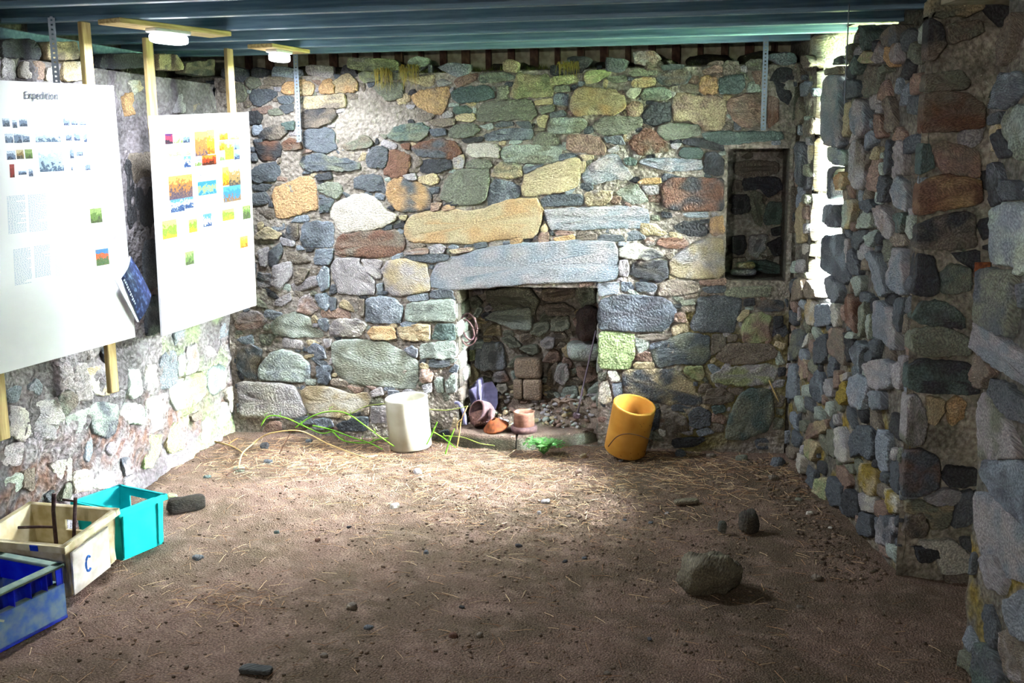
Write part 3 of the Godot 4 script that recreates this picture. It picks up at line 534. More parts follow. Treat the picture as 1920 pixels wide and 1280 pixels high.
# Small stones that fill the gaps: u, v, half width, half height in millimetres, turn in hundredths.
const FILLERS := {
	"back": [
		[1355, 2030, 104, 38, 9], [2645, 33, 112, 34, 8], [191, 771, 96, 38, -21], [1049, 129, 96, 37, 2], [119, 2042, 90, 39, -17], [203, 1353, 88, 39, 22], [617, 2042, 96, 36, -13], [119, 981, 91, 37, -29],
		[2270, 45, 91, 37, 9], [3050, 1971, 82, 40, 1], [2039, 2042, 77, 42, -8], [1175, 1977, 86, 36, 6], [443, 1029, 85, 36, 8], [653, 705, 93, 33, -8], [3050, 2042, 82, 37, 17], [2435, 1191, 91, 33, -3],
		[425, 2042, 85, 35, -9], [104, 861, 77, 38, -7], [3059, 1887, 74, 40, -54], [1061, 56, 80, 36, 5], [113, 1053, 70, 42, 33], [473, 873, 85, 34, 34], [2444, 63, 72, 39, -4], [125, 1197, 70, 40, -8],
		[386, 39, 77, 36, 15], [98, 1413, 71, 38, 13], [377, 531, 77, 35, -6], [1006, 219, 79, 34, 0], [95, 537, 69, 39, 26], [3059, 45, 74, 36, 13], [98, 1851, 71, 37, 12], [1214, 87, 76, 34, 6],
		[221, 33, 74, 35, 17], [104, 1497, 77, 33, -13], [2225, 2042, 65, 38, -8], [232, 549, 63, 38, 3], [725, 759, 63, 36, -39], [275, 699, 69, 33, -20], [3089, 663, 46, 41, 31], [1202, 1791, 61, 31, 15],
		[269, 1269, 52, 36, 16], [2573, 663, 57, 32, 31], [800, 1581, 63, 29, 14], [2306, 273, 61, 30, 11], [1430, 1977, 66, 28, 32], [794, 2042, 56, 32, -14], [737, 273, 65, 27, -7], [2330, 1155, 60, 29, 6],
		[254, 1419, 66, 27, -4], [659, 309, 63, 28, -11], [1673, 2042, 46, 37, -4], [2588, 225, 66, 26, -17], [71, 1971, 46, 36, 2], [455, 1245, 73, 23, 5], [1280, 39, 68, 25, -27], [2933, 1911, 52, 32, 3],
		[320, 1203, 56, 29, 4], [1088, 267, 59, 27, 14], [1940, 1869, 49, 32, -12], [275, 2042, 57, 27, -10], [539, 423, 57, 27, -23], [272, 1845, 62, 25, 14], [2072, 1413, 55, 27, 22], [2420, 2030, 56, 27, 20],
		[1151, 2042, 66, 22, 2], [2411, 1401, 52, 28, 9], [2516, 1467, 60, 24, 12], [77, 921, 52, 28, 25], [3086, 375, 49, 29, 9], [1085, 1887, 46, 30, 23], [3104, 159, 33, 42, -20], [2798, 171, 44, 31, -14],
		[881, 213, 41, 33, -46], [3104, 513, 33, 40, 9], [2720, 338, 44, 30, 5], [290, 813, 56, 23, -24], [2879, 332, 46, 27, 8], [2789, 117, 41, 30, -12], [992, 1647, 48, 25, -42], [1136, 1095, 55, 22, -17],
		[2432, 1353, 38, 32, -14], [464, 1719, 44, 27, -10], [239, 1731, 35, 33, 20], [434, 813, 44, 27, -3], [1916, 2019, 44, 27, -3], [2750, 446, 44, 27, -21], [518, 543, 50, 23, 16], [65, 1353, 41, 28, 4],
		[635, 849, 35, 32, 18], [1274, 249, 43, 26, -35], [3107, 285, 30, 38, -19], [713, 1611, 41, 26, -26], [2234, 1341, 38, 27, 9], [1325, 99, 30, 34, 9], [539, 951, 35, 28, 30], [50, 1293, 27, 35, -36],
		[1148, 1551, 33, 29, 52], [488, 309, 38, 24, -18], [533, 681, 35, 25, 18], [812, 585, 38, 23, -27], [3101, 585, 35, 24, -39], [1247, 1401, 35, 24, 12], [935, 1365, 35, 23, -19], [2558, 819, 44, 19, -5],
		[50, 332, 27, 30, 5], [2087, 1713, 30, 27, 13], [2171, 387, 30, 27, 28], [2291, 1671, 30, 26, -13], [1313, 1971, 41, 19, 20], [44, 1695, 22, 35, -28], [229, 1203, 27, 28, -7], [365, 855, 24, 31, 1],
		[1331, 411, 24, 30, -32], [2804, 1719, 27, 27, -23], [794, 1905, 33, 22, -8], [830, 807, 46, 16, -15], [3116, 446, 22, 33, 5], [518, 39, 43, 16, 7], [302, 1965, 45, 15, 6], [680, 105, 44, 16, 6],
		[851, 1953, 24, 28, 3], [3005, 831, 46, 15, -44], [815, 147, 24, 28, 9], [491, 1893, 30, 22, 6], [2069, 897, 44, 15, 9], [1703, 1653, 47, 14, 0], [1018, 1035, 41, 16, 33], [521, 1617, 41, 16, 20],
		[2717, 237, 35, 18, 4], [2060, 1173, 44, 14, 18], [41, 1767, 19, 34, 8], [3110, 225, 27, 23, -21], [236, 627, 27, 23, -1], [2633, 837, 37, 17, 15], [512, 1503, 38, 16, 7], [2546, 1161, 38, 15, -19],
		[692, 1041, 40, 14, 2], [196, 1875, 30, 20, 20], [971, 1197, 35, 17, 23], [44, 1623, 22, 27, 47], [1451, 1851, 39, 14, 20], [749, 129, 35, 16, 49], [2207, 1173, 40, 14, -42], [2537, 1647, 35, 16, 10],
		[232, 843, 38, 14, -32], [1757, 1527, 35, 16, -5], [479, 458, 41, 13, 25], [2621, 87, 38, 14, 19], [2381, 237, 36, 15, -34], [1340, 1095, 35, 16, -27], [1133, 1503, 35, 15, -13], [2708, 849, 33, 16, -8],
		[1127, 1845, 35, 15, 0], [530, 825, 33, 16, 3], [2738, 1977, 33, 16, 3], [995, 651, 32, 17, -13], [425, 279, 32, 16, -16], [290, 75, 35, 15, 21], [1691, 1449, 37, 14, -13], [3044, 1635, 33, 16, 7],
		[35, 1197, 13, 39, 19], [1421, 1101, 35, 15, 18], [1229, 663, 37, 14, 9], [596, 1983, 33, 16, 1], [1046, 2037, 33, 16, 19], [611, 1365, 35, 15, -26], [1517, 1701, 31, 16, -8], [932, 831, 38, 13, -8],
		[1127, 1923, 32, 16, 15], [950, 285, 38, 13, 15], [239, 1677, 35, 14, 6], [605, 39, 35, 14, -13], [2330, 855, 37, 13, -18], [2390, 1725, 32, 16, -22], [2795, 1863, 30, 17, -7], [845, 285, 35, 14, -8],
		[1826, 1719, 32, 15, -6], [2801, 357, 35, 14, -14], [1493, 1755, 37, 13, -16], [1985, 1389, 35, 14, 28], [2321, 1443, 30, 16, 49], [2438, 1251, 29, 16, -5], [1760, 1125, 33, 15, 17], [1652, 1953, 32, 15, 6],
		[251, 489, 35, 13, 3], [2825, 471, 29, 16, 6], [2879, 1971, 35, 13, -44], [521, 1071, 30, 16, -7], [38, 663, 16, 29, 14], [2411, 1569, 30, 15, 17], [740, 1371, 30, 15, -34], [374, 1467, 31, 15, -13],
		[2453, 231, 24, 19, 10], [2576, 783, 33, 14, 3], [1934, 1821, 33, 14, -7], [1358, 1851, 33, 14, -6], [2402, 1845, 31, 14, 0], [1157, 446, 30, 15, 15], [461, 1083, 31, 14, -1], [110, 1317, 27, 16, -23],
		[2273, 1113, 29, 15, -20], [2417, 849, 28, 15, 0], [89, 1797, 30, 14, 1], [113, 729, 28, 15, 16], [908, 1965, 27, 16, 21], [992, 1299, 27, 16, 23], [590, 1443, 27, 16, -1], [2168, 147, 27, 16, 1],
		[884, 651, 27, 16, 1], [923, 1665, 19, 22, 9], [866, 1383, 32, 13, 9], [2753, 1269, 28, 15, 5], [158, 1797, 29, 15, -10], [2873, 2001, 19, 22, 26], [2174, 1947, 16, 26, -3], [3089, 99, 27, 15, 13],
		[2720, 387, 27, 15, -23], [2933, 783, 29, 14, -7], [1343, 1503, 24, 17, -4], [2135, 1179, 24, 17, -20], [668, 1755, 27, 15, -13], [1259, 1347, 28, 14, 18], [2267, 1797, 24, 16, -13], [503, 357, 19, 21, 26],
		[1985, 1797, 24, 16, -13], [2708, 1473, 27, 15, 8], [722, 1833, 27, 15, 16], [653, 567, 29, 14, -2], [2381, 921, 26, 15, 13], [2009, 1929, 24, 16, 0], [1049, 1179, 24, 16, 24], [2762, 495, 27, 14, 39],
		[1172, 33, 28, 13, 23], [1622, 1647, 27, 14, -8], [2552, 75, 27, 14, -10], [1637, 1113, 24, 15, 4], [371, 1953, 24, 15, 0], [344, 1437, 27, 13, 0], [1031, 1227, 24, 15, -3], [3041, 603, 24, 14, 15],
		[2297, 1323, 24, 14, -19], [1235, 2042, 13, 26, 9], [2345, 1569, 26, 13, -15], [1214, 981, 22, 16, 2], [860, 1497, 22, 16, -21], [3125, 807, 13, 26, -1], [965, 1689, 24, 14, 3], [59, 591, 24, 14, 5],
		[2048, 1947, 22, 16, 0], [1166, 147, 22, 16, -24], [2531, 939, 24, 14, -10], [2825, 633, 24, 14, 14], [2252, 921, 22, 15, 14], [983, 1461, 24, 14, 20], [1145, 315, 24, 14, -25], [1334, 458, 22, 15, 9],
		[35, 464, 13, 24, -2], [2090, 1545, 22, 14, -4], [2159, 819, 19, 17, 27], [530, 639, 22, 14, -6], [2225, 255, 19, 16, 2], [2162, 231, 22, 14, -8], [2651, 117, 19, 16, 0], [1889, 1173, 19, 16, -6],
		[2774, 1581, 22, 14, 31], [611, 435, 13, 23, -18], [1124, 1767, 22, 14, 20], [2342, 1707, 22, 14, 13], [179, 1443, 19, 16, 0], [1355, 1929, 19, 15, 44], [2306, 1965, 22, 13, -17], [557, 1485, 19, 15, 22],
		[716, 2013, 22, 13, -14], [209, 1629, 19, 15, 0], [299, 1323, 19, 15, -8], [629, 357, 19, 15, 18], [2339, 1869, 19, 15, 0], [971, 2019, 19, 14, -17], [965, 165, 19, 14, 27], [1583, 1929, 19, 14, 0],
		[353, 1899, 19, 14, 20], [2888, 693, 16, 16, -21], [2708, 1215, 16, 16, -1], [1580, 1539, 16, 16, -11], [1133, 1647, 19, 13, -23], [476, 1767, 16, 16, 2], [1562, 1455, 16, 15, 0], [2666, 363, 16, 15, -10],
		[842, 633, 16, 15, 16], [1340, 813, 16, 15, -25], [2138, 2025, 16, 15, 8], [590, 585, 16, 14, 11], [2498, 2042, 16, 14, 7], [596, 1947, 16, 14, -10], [2492, 153, 16, 14, 0], [356, 1563, 16, 14, 4],
		[2804, 1767, 16, 14, 26], [2519, 1887, 13, 16, -15], [1802, 1143, 16, 13, -25], [1310, 1065, 16, 13, 14], [2156, 56, 16, 13, 1], [458, 501, 16, 13, -11], [2435, 1713, 13, 16, -13], [1475, 1821, 13, 16, 6],
		[2987, 1749, 13, 16, -2], [2375, 1821, 13, 16, 16], [1847, 1245, 13, 15, 17], [416, 489, 22, 9, -32], [209, 441, 13, 14, 35], [365, 1155, 13, 14, -15], [2981, 1827, 13, 14, 5], [2891, 627, 13, 14, 9],
		[2489, 129, 13, 14, -1], [203, 1941, 13, 14, -15], [701, 1671, 13, 13, -2], [196, 1029, 13, 13, -13], [2843, 231, 13, 13, -11], [3128, 1923, 11, 16, 5], [584, 1923, 11, 16, 3], [1790, 1737, 11, 14, 5],
		[881, 1617, 8, 16, -18], [29, 273, 8, 15, 23], [3131, 2013, 8, 15, -25], [29, 159, 8, 15, 21], [1457, 1305, 8, 15, -30], [29, 129, 8, 14, -3], [29, 423, 8, 14, -3], [2129, 897, 8, 13, -11],
		[536, 777, 11, 9, 17], [2195, 243, 8, 9, -10],
	],
	"left": [
		[2535, 59, 83, 40, -10], [3315, 1589, 84, 39, 6], [2301, 995, 79, 41, 8], [2199, 1505, 84, 39, 18], [3057, 1037, 80, 40, 0], [2421, 929, 82, 39, -3], [2154, 881, 77, 41, -30], [1641, 1307, 83, 38, 1],
		[3429, 527, 85, 37, -17], [2055, 41, 87, 36, -6], [2397, 263, 83, 37, 7], [2445, 1841, 87, 35, 3], [3441, 1391, 77, 39, -33], [3540, 1697, 77, 39, 42], [2546, 1205, 87, 34, -5], [2379, 1487, 85, 35, 19],
		[2301, 749, 83, 35, 11], [2031, 935, 80, 36, -18], [1923, 1511, 80, 36, -44], [1815, 1805, 81, 36, 0], [2313, 1151, 73, 39, -18], [2355, 1421, 79, 36, -3], [2319, 815, 75, 38, -12], [3081, 677, 71, 40, 12],
		[1578, 1853, 71, 40, 2], [3453, 1055, 73, 38, -9], [3069, 1301, 81, 34, 1], [3591, 1355, 79, 35, 4], [2007, 1457, 73, 37, 6], [2553, 1097, 72, 38, -34], [1719, 671, 67, 40, 0], [3597, 611, 70, 38, 3],
		[3309, 1529, 72, 37, 5], [3606, 1769, 66, 40, -12], [1815, 983, 72, 37, 9], [1767, 1661, 68, 38, 5], [2661, 695, 75, 34, -3], [3627, 1481, 69, 38, -5], [1593, 1451, 70, 37, -45], [3612, 1163, 65, 39, 14],
		[2577, 1307, 69, 37, -16], [2828, 1745, 71, 36, -24], [2127, 1073, 66, 38, 14], [2061, 839, 66, 38, 33], [1617, 947, 65, 38, 2], [2523, 1361, 60, 41, -30], [1587, 1529, 68, 36, -23], [2658, 1739, 60, 41, 0],
		[2433, 1301, 68, 36, -34], [2219, 47, 66, 37, -18], [3129, 851, 68, 35, 4], [2982, 953, 67, 35, 2], [3519, 1913, 67, 34, -16], [3165, 1463, 59, 38, 22], [2235, 1577, 57, 39, 24], [3099, 1103, 65, 34, 39],
		[2115, 1349, 57, 39, 2], [1713, 1733, 64, 35, 32], [2139, 1415, 58, 38, 46], [2985, 1865, 56, 38, -10], [1563, 1649, 57, 37, -40], [1797, 1319, 51, 42, -30], [2157, 1235, 52, 41, -2], [1665, 893, 56, 38, -23],
		[2505, 809, 63, 34, 2], [2163, 971, 57, 37, -11], [3642, 1655, 55, 38, 27], [2013, 1313, 50, 42, 31], [3108, 1841, 60, 35, -8], [1620, 773, 60, 34, -26], [1704, 1493, 60, 33, 28], [3320, 239, 54, 37, 12],
		[3378, 971, 55, 37, -6], [2157, 1715, 48, 41, 0], [3621, 959, 51, 39, -15], [2373, 1565, 54, 36, -38], [3179, 1187, 52, 37, -9], [3320, 1193, 50, 37, 8], [1677, 1409, 54, 34, -3], [3261, 971, 51, 35, 14],
		[2682, 1103, 49, 37, 2], [1779, 905, 52, 34, -1], [3627, 827, 46, 37, 1], [3636, 491, 49, 35, -10], [2622, 827, 49, 34, 0], [2217, 1859, 47, 34, 3], [1662, 1643, 33, 39, -14], [2511, 281, 30, 35, 3],
		[1527, 767, 24, 41, 29], [3225, 857, 19, 41, -8],
	],
	"right": [
		[131, 33, 93, 41, 10], [232, 141, 90, 41, -4], [377, 429, 91, 40, 24], [125, 1893, 96, 35, 1], [166, 219, 85, 39, -14], [1574, 561, 80, 41, -11], [1349, 525, 76, 42, -11], [224, 326, 88, 36, 12],
		[1541, 1941, 84, 37, -27], [851, 471, 92, 34, -5], [449, 375, 89, 34, 5], [1043, 458, 85, 36, -19], [671, 249, 91, 33, -22], [1580, 1623, 77, 39, 9], [1253, 1821, 70, 42, -21], [443, 573, 76, 38, -9],
		[1082, 1179, 73, 39, -2], [1586, 1749, 71, 38, -18], [1586, 1827, 71, 38, 0], [176, 1016, 68, 38, 6], [1457, 1995, 69, 37, 4], [1472, 1791, 60, 41, 8], [1106, 1629, 71, 34, 24], [89, 747, 57, 42, -22],
		[1475, 1887, 67, 36, -8], [1151, 273, 64, 37, -28], [1412, 1647, 80, 30, -18], [1304, 825, 66, 35, 44], [80, 1341, 55, 41, -12], [1604, 1317, 55, 41, -25], [731, 429, 59, 38, -21], [1595, 813, 63, 35, 19],
		[884, 885, 55, 40, 2], [1589, 1515, 57, 38, 16], [461, 33, 56, 38, 0], [1454, 273, 55, 39, 8], [485, 741, 73, 29, -40], [611, 369, 61, 34, 15], [335, 237, 60, 34, 18], [1421, 1029, 67, 30, 4],
		[1604, 75, 55, 37, 0], [1187, 501, 59, 34, 31], [647, 111, 57, 35, 6], [80, 813, 55, 36, -6], [1130, 1791, 55, 36, 15], [1445, 825, 66, 29, 3], [1469, 189, 57, 33, 4], [1382, 1833, 49, 38, -10],
		[71, 909, 46, 39, -35], [1601, 2001, 57, 32, 4], [1616, 963, 44, 41, 21], [425, 657, 52, 34, 2], [1151, 999, 63, 28, 2], [1610, 879, 49, 35, 4], [1154, 1131, 66, 26, 4], [1052, 669, 54, 31, -16],
		[1616, 1113, 44, 38, -17], [215, 1365, 57, 29, -19], [1118, 2001, 60, 27, 39], [806, 1923, 60, 27, -11], [209, 543, 52, 31, 0], [1619, 711, 41, 38, -18], [350, 741, 55, 28, 23], [302, 591, 51, 29, 5],
		[887, 1419, 46, 32, -5], [227, 1497, 46, 32, -8], [1616, 1035, 44, 33, -13], [229, 1437, 44, 33, 25], [1022, 1401, 48, 30, -26], [209, 483, 41, 34, -6], [221, 837, 57, 24, -22], [1508, 39, 55, 25, 16],
		[232, 1293, 41, 33, -21], [1292, 1251, 49, 27, -4], [1121, 1419, 46, 29, 11], [125, 1395, 50, 26, -16], [803, 375, 43, 30, -7], [62, 1004, 38, 34, -7], [908, 1995, 49, 26, 9], [1475, 338, 46, 27, -1],
		[905, 1653, 52, 24, 24], [1277, 579, 41, 30, -23], [1046, 237, 55, 22, 20], [1394, 1509, 44, 27, 2], [212, 1635, 52, 22, -6], [1628, 464, 33, 34, -14], [1550, 452, 38, 29, 6], [53, 1449, 30, 36, 1],
		[1214, 1407, 38, 28, 3], [1196, 699, 38, 27, -10], [308, 807, 27, 37, -36], [251, 1707, 24, 41, -1], [1349, 351, 41, 24, 13], [1247, 981, 30, 33, -19], [56, 675, 33, 29, 2], [1106, 1551, 33, 29, -45],
		[1280, 1521, 33, 29, -11], [1010, 39, 38, 24, -9], [971, 1275, 41, 22, 7], [242, 1215, 33, 27, 4], [896, 1239, 42, 21, 0], [1208, 1755, 38, 22, -11], [44, 615, 22, 37, 1], [44, 1521, 22, 36, 28],
		[713, 855, 30, 25, -3], [713, 651, 30, 25, 10], [344, 111, 27, 25, -12], [245, 1869, 30, 23, -23], [1211, 837, 24, 27, 12], [974, 1016, 22, 30, 12], [863, 405, 24, 26, 22], [317, 675, 24, 26, 24],
		[890, 1785, 27, 23, -21], [638, 441, 27, 23, -40], [1643, 213, 19, 33, -37], [1016, 123, 27, 22, 8], [158, 777, 16, 37, 10], [560, 585, 28, 21, 0], [431, 501, 24, 24, 9], [1091, 885, 24, 24, 6],
		[1115, 1701, 24, 23, -10], [965, 837, 40, 14, 15], [35, 93, 13, 40, -9], [41, 1257, 19, 28, -9], [1643, 135, 19, 28, 7], [38, 537, 16, 32, 26], [257, 249, 13, 37, -8], [1577, 1371, 30, 15, 5],
		[38, 1695, 16, 27, 15], [1277, 1203, 30, 14, -11], [905, 219, 25, 16, -29], [185, 1749, 31, 13, 2], [1018, 519, 28, 14, 10], [38, 1575, 16, 24, -17], [1646, 1263, 16, 23, 14], [110, 1947, 27, 14, -6],
		[683, 789, 24, 15, 0], [338, 351, 27, 13, -20], [1646, 1479, 16, 22, -4], [1283, 1575, 24, 14, 0], [257, 987, 19, 17, -8], [1649, 405, 13, 23, 55], [1184, 56, 22, 13, -13], [32, 303, 11, 24, 14],
		[32, 441, 11, 22, -13], [1652, 320, 11, 21, 7], [809, 543, 13, 15, -16], [866, 1509, 11, 19, -6], [593, 159, 13, 15, 12], [32, 477, 11, 15, 16],
	],
	"jamb": [
		[355, 1463, 100, 39, 18], [370, 593, 94, 41, -40], [385, 215, 100, 36, -14], [361, 713, 85, 42, -5], [388, 1943, 100, 35, -6], [364, 1865, 84, 38, -9], [319, 809, 81, 39, 20], [406, 59, 88, 36, 0],
		[388, 515, 90, 34, -14], [421, 1595, 74, 41, 8], [385, 2015, 73, 39, 15], [211, 2045, 68, 42, 4], [277, 1337, 69, 41, 31], [427, 875, 69, 41, -2], [421, 953, 65, 41, 27], [319, 323, 69, 39, 27],
		[253, 1811, 70, 37, 15], [289, 1067, 67, 39, 15], [274, 1241, 74, 34, 37], [421, 437, 74, 34, 36], [412, 365, 60, 41, -14], [430, 1217, 66, 35, -12], [442, 1685, 55, 42, 31], [430, 1061, 66, 34, 5],
		[397, 1301, 55, 40, 21], [424, 287, 62, 34, 22], [160, 1631, 55, 38, 28], [322, 131, 55, 38, -18], [388, 1403, 57, 34, 13], [175, 1205, 57, 34, 18], [268, 1733, 54, 36, 4], [430, 1145, 54, 34, 12],
		[454, 809, 44, 40, 7], [229, 1487, 30, 37, 4], [472, 629, 27, 38, 11], [475, 719, 24, 39, 6], [478, 1871, 22, 42, -34], [478, 1295, 22, 34, 0], [481, 1469, 19, 36, -5], [481, 2027, 19, 34, -15],
	],
	"near": [
		[355, 2033, 85, 41, -16], [406, 1061, 85, 38, 28], [523, 2021, 74, 42, -6], [520, 797, 77, 40, 0], [127, 2045, 74, 40, 21], [400, 995, 77, 38, 14], [475, 1535, 73, 40, -15], [517, 1895, 80, 35, 4],
		[313, 1607, 68, 41, -6], [355, 1889, 74, 37, 5], [367, 1673, 74, 37, 8], [193, 1901, 80, 34, -31], [406, 1967, 67, 40, 13], [226, 1757, 76, 34, 20], [520, 491, 73, 36, 17], [505, 917, 71, 36, 28],
		[499, 59, 64, 39, -19], [529, 1733, 69, 36, -17], [538, 1018, 57, 42, 13], [331, 1829, 61, 39, -11], [331, 1481, 55, 42, 10], [325, 1211, 59, 39, -1], [373, 1421, 61, 38, -34], [538, 395, 60, 38, -21],
		[529, 671, 69, 33, 19], [526, 203, 63, 36, 27], [532, 1367, 66, 34, 10], [352, 1277, 66, 34, 5], [265, 1961, 54, 41, -9], [460, 1811, 60, 36, 8], [229, 1517, 52, 40, -2], [502, 1649, 58, 34, 6],
		[541, 575, 54, 37, 0], [67, 107, 52, 38, -29], [406, 1349, 55, 35, 7], [64, 41, 49, 37, -3], [436, 875, 50, 35, 15], [499, 125, 51, 33, -5], [439, 551, 46, 36, 8], [313, 1379, 41, 35, 7],
		[565, 1811, 35, 41, -3], [226, 1199, 33, 37, 4], [31, 347, 19, 42, 10], [31, 2033, 19, 40, -4], [589, 935, 13, 34, 0],
	],
	"hearth": [
		[1493, 131, 92, 39, -5], [1907, 899, 91, 34, -29], [2114, 263, 71, 40, 1], [2132, 485, 66, 40, -12], [1547, 893, 72, 36, -37], [1793, 59, 74, 34, 4], [2114, 419, 65, 39, 31], [1706, 466, 70, 36, 25],
		[1490, 587, 60, 41, -16], [1673, 203, 69, 35, 15], [1709, 275, 67, 36, -10], [1835, 191, 62, 38, -9], [2138, 131, 60, 39, 31], [2030, 641, 68, 33, 20], [1637, 395, 63, 36, -4], [1346, 161, 55, 41, 6],
		[2102, 197, 65, 34, -4], [1841, 437, 57, 38, -2], [1658, 77, 55, 40, -9], [1862, 113, 60, 35, 16], [1445, 257, 50, 41, -4], [2096, 71, 58, 35, -37], [1997, 119, 53, 37, 53], [2147, 719, 51, 37, -4],
		[1367, 575, 53, 36, 31], [1877, 557, 57, 31, 16], [2150, 659, 49, 35, 6], [1334, 671, 49, 35, 9], [2153, 791, 46, 37, 1], [1802, 671, 50, 33, 15], [1982, 293, 49, 31, 2], [2041, 887, 38, 36, -35],
		[1553, 71, 41, 33, 4], [1691, 545, 44, 30, 41], [1406, 809, 42, 30, 8], [1328, 226, 44, 27, -8], [2024, 232, 27, 39, 23], [1313, 83, 30, 35, 17], [1310, 749, 27, 37, -16], [1310, 479, 27, 37, 3],
		[1622, 305, 27, 36, 12], [1319, 803, 35, 28, 5], [1787, 887, 24, 40, -11], [1424, 641, 44, 22, -13], [1460, 323, 41, 22, -35], [2180, 59, 22, 40, 7], [1493, 839, 41, 20, 9], [1811, 251, 35, 21, 28],
		[1892, 503, 33, 22, -15], [2060, 713, 27, 26, 16], [2186, 209, 16, 42, -29], [1589, 563, 35, 18, 4], [1931, 413, 30, 20, -25], [1616, 245, 33, 18, 9], [1547, 191, 28, 20, -19], [2003, 695, 31, 19, 18],
		[2006, 173, 33, 16, 23], [1295, 587, 13, 40, 18], [1763, 821, 30, 18, 27], [1979, 527, 32, 16, 1], [1427, 185, 24, 20, 28], [1970, 353, 22, 18, 24], [1796, 299, 22, 18, -17], [1301, 419, 19, 20, -5],
		[1763, 226, 24, 15, -9], [2045, 527, 24, 15, 0], [1463, 527, 24, 15, 0], [1520, 533, 25, 14, -22], [1295, 299, 13, 18, -7], [1952, 389, 11, 18, -18],
	],
	"niche": [
		[3028, 1601, 58, 36, 12], [2853, 1577, 49, 37, 10], [2853, 1223, 49, 34, -1], [2941, 1187, 46, 35, -5], [2832, 1463, 30, 41, 0], [2934, 1601, 30, 37, -12], [3088, 1349, 33, 33, -14], [3037, 1025, 35, 30, -38],
		[2827, 935, 24, 40, 5], [2827, 1007, 24, 39, 43], [2824, 1079, 22, 33, 4], [2824, 1391, 22, 32, 0], [2820, 1301, 19, 33, -17], [3018, 1157, 27, 22, 0], [3106, 1583, 16, 34, 6], [3106, 1511, 16, 29, -13],
		[3094, 995, 27, 14, -1], [2949, 935, 25, 14, -27], [3097, 1463, 24, 15, 0], [2929, 1049, 13, 13, -12],
	],
}
const PRINT_1 := ["snow 218 129 261 156", "snow 277 134 306 161", "snow 320 130 371 156", "snow 223 181 272 212", "snow 277 181 327 213", "snow 330 182 375 211", "snow 226 239 275 269", "rock 282 236 328 268", "moss 336 235 384 268", "red 238 285 264 331", "peak 286 310 333 323", "snow 347 304 374 331", "fog 413 178 580 212", "fog 421 231 584 317", "snow 610 119 655 152", "snow 665 124 710 151", "snow 720 126 770 151", "snow 617 175 659 208", "snow 673 175 718 209", "snow 741 175 766 215", "snow 634 228 661 273", "snow 679 243 727 265", "snow 633 298 646 317", "snow 734 291 772 319", "text 214 394 316 527", "text 333 396 440 529", "faint 468 449 555 527", "faint 588 447 679 513", "text 235 580 335 708", "text 354 579 448 693", "faint 478 592 569 702", "faint 607 601 684 707", "faint 606 735 657 810", "text 737 439 961 458", "text 835 461 963 518", "moss 738 466 824 521", "text 745 576 854 616", "ink 890 573 925 617", "crew 751 624 848 687", "text 854 629 956 677", "text 775 404 923 424"]
const PRINT_2 := ["sunset 121 84 194 131", "land 198 84 289 129", "peak 290 99 357 131", "shore 132 135 360 189", "wave 288 193 358 245", "room 404 83 531 199", "gold 531 77 608 195", "land 395 211 465 245", "fire 468 198 619 246", "gold 660 96 755 131", "land 780 96 883 134", "gold 655 136 715 182", "field 713 136 814 230", "peak 816 136 883 184", "land 654 187 710 231", "peak 816 187 878 233", "room 131 278 361 388", "wave 139 386 274 445", "wave 277 385 362 437", "mark 403 278 453 294", "isle 412 320 606 387", "gold 674 264 745 356", "rock 745 265 875 361", "sea 676 361 873 439", "field 50 476 188 560", "field 305 492 388 554", "wave 450 478 542 540", "field 656 474 788 529", "moss 885 472 975 540", "gold 839 625 929 684", "moss 253 640 340 703", "text 666 534 788 598", "text 753 543 784 690", "text 840 545 968 615", "text 943 559 969 682", "ink 658 612 698 685", "ink 515 585 554 665", "text 450 759 566 953", "text 664 753 801 855", "text 271 776 372 935", "text 879 824 972 986"]
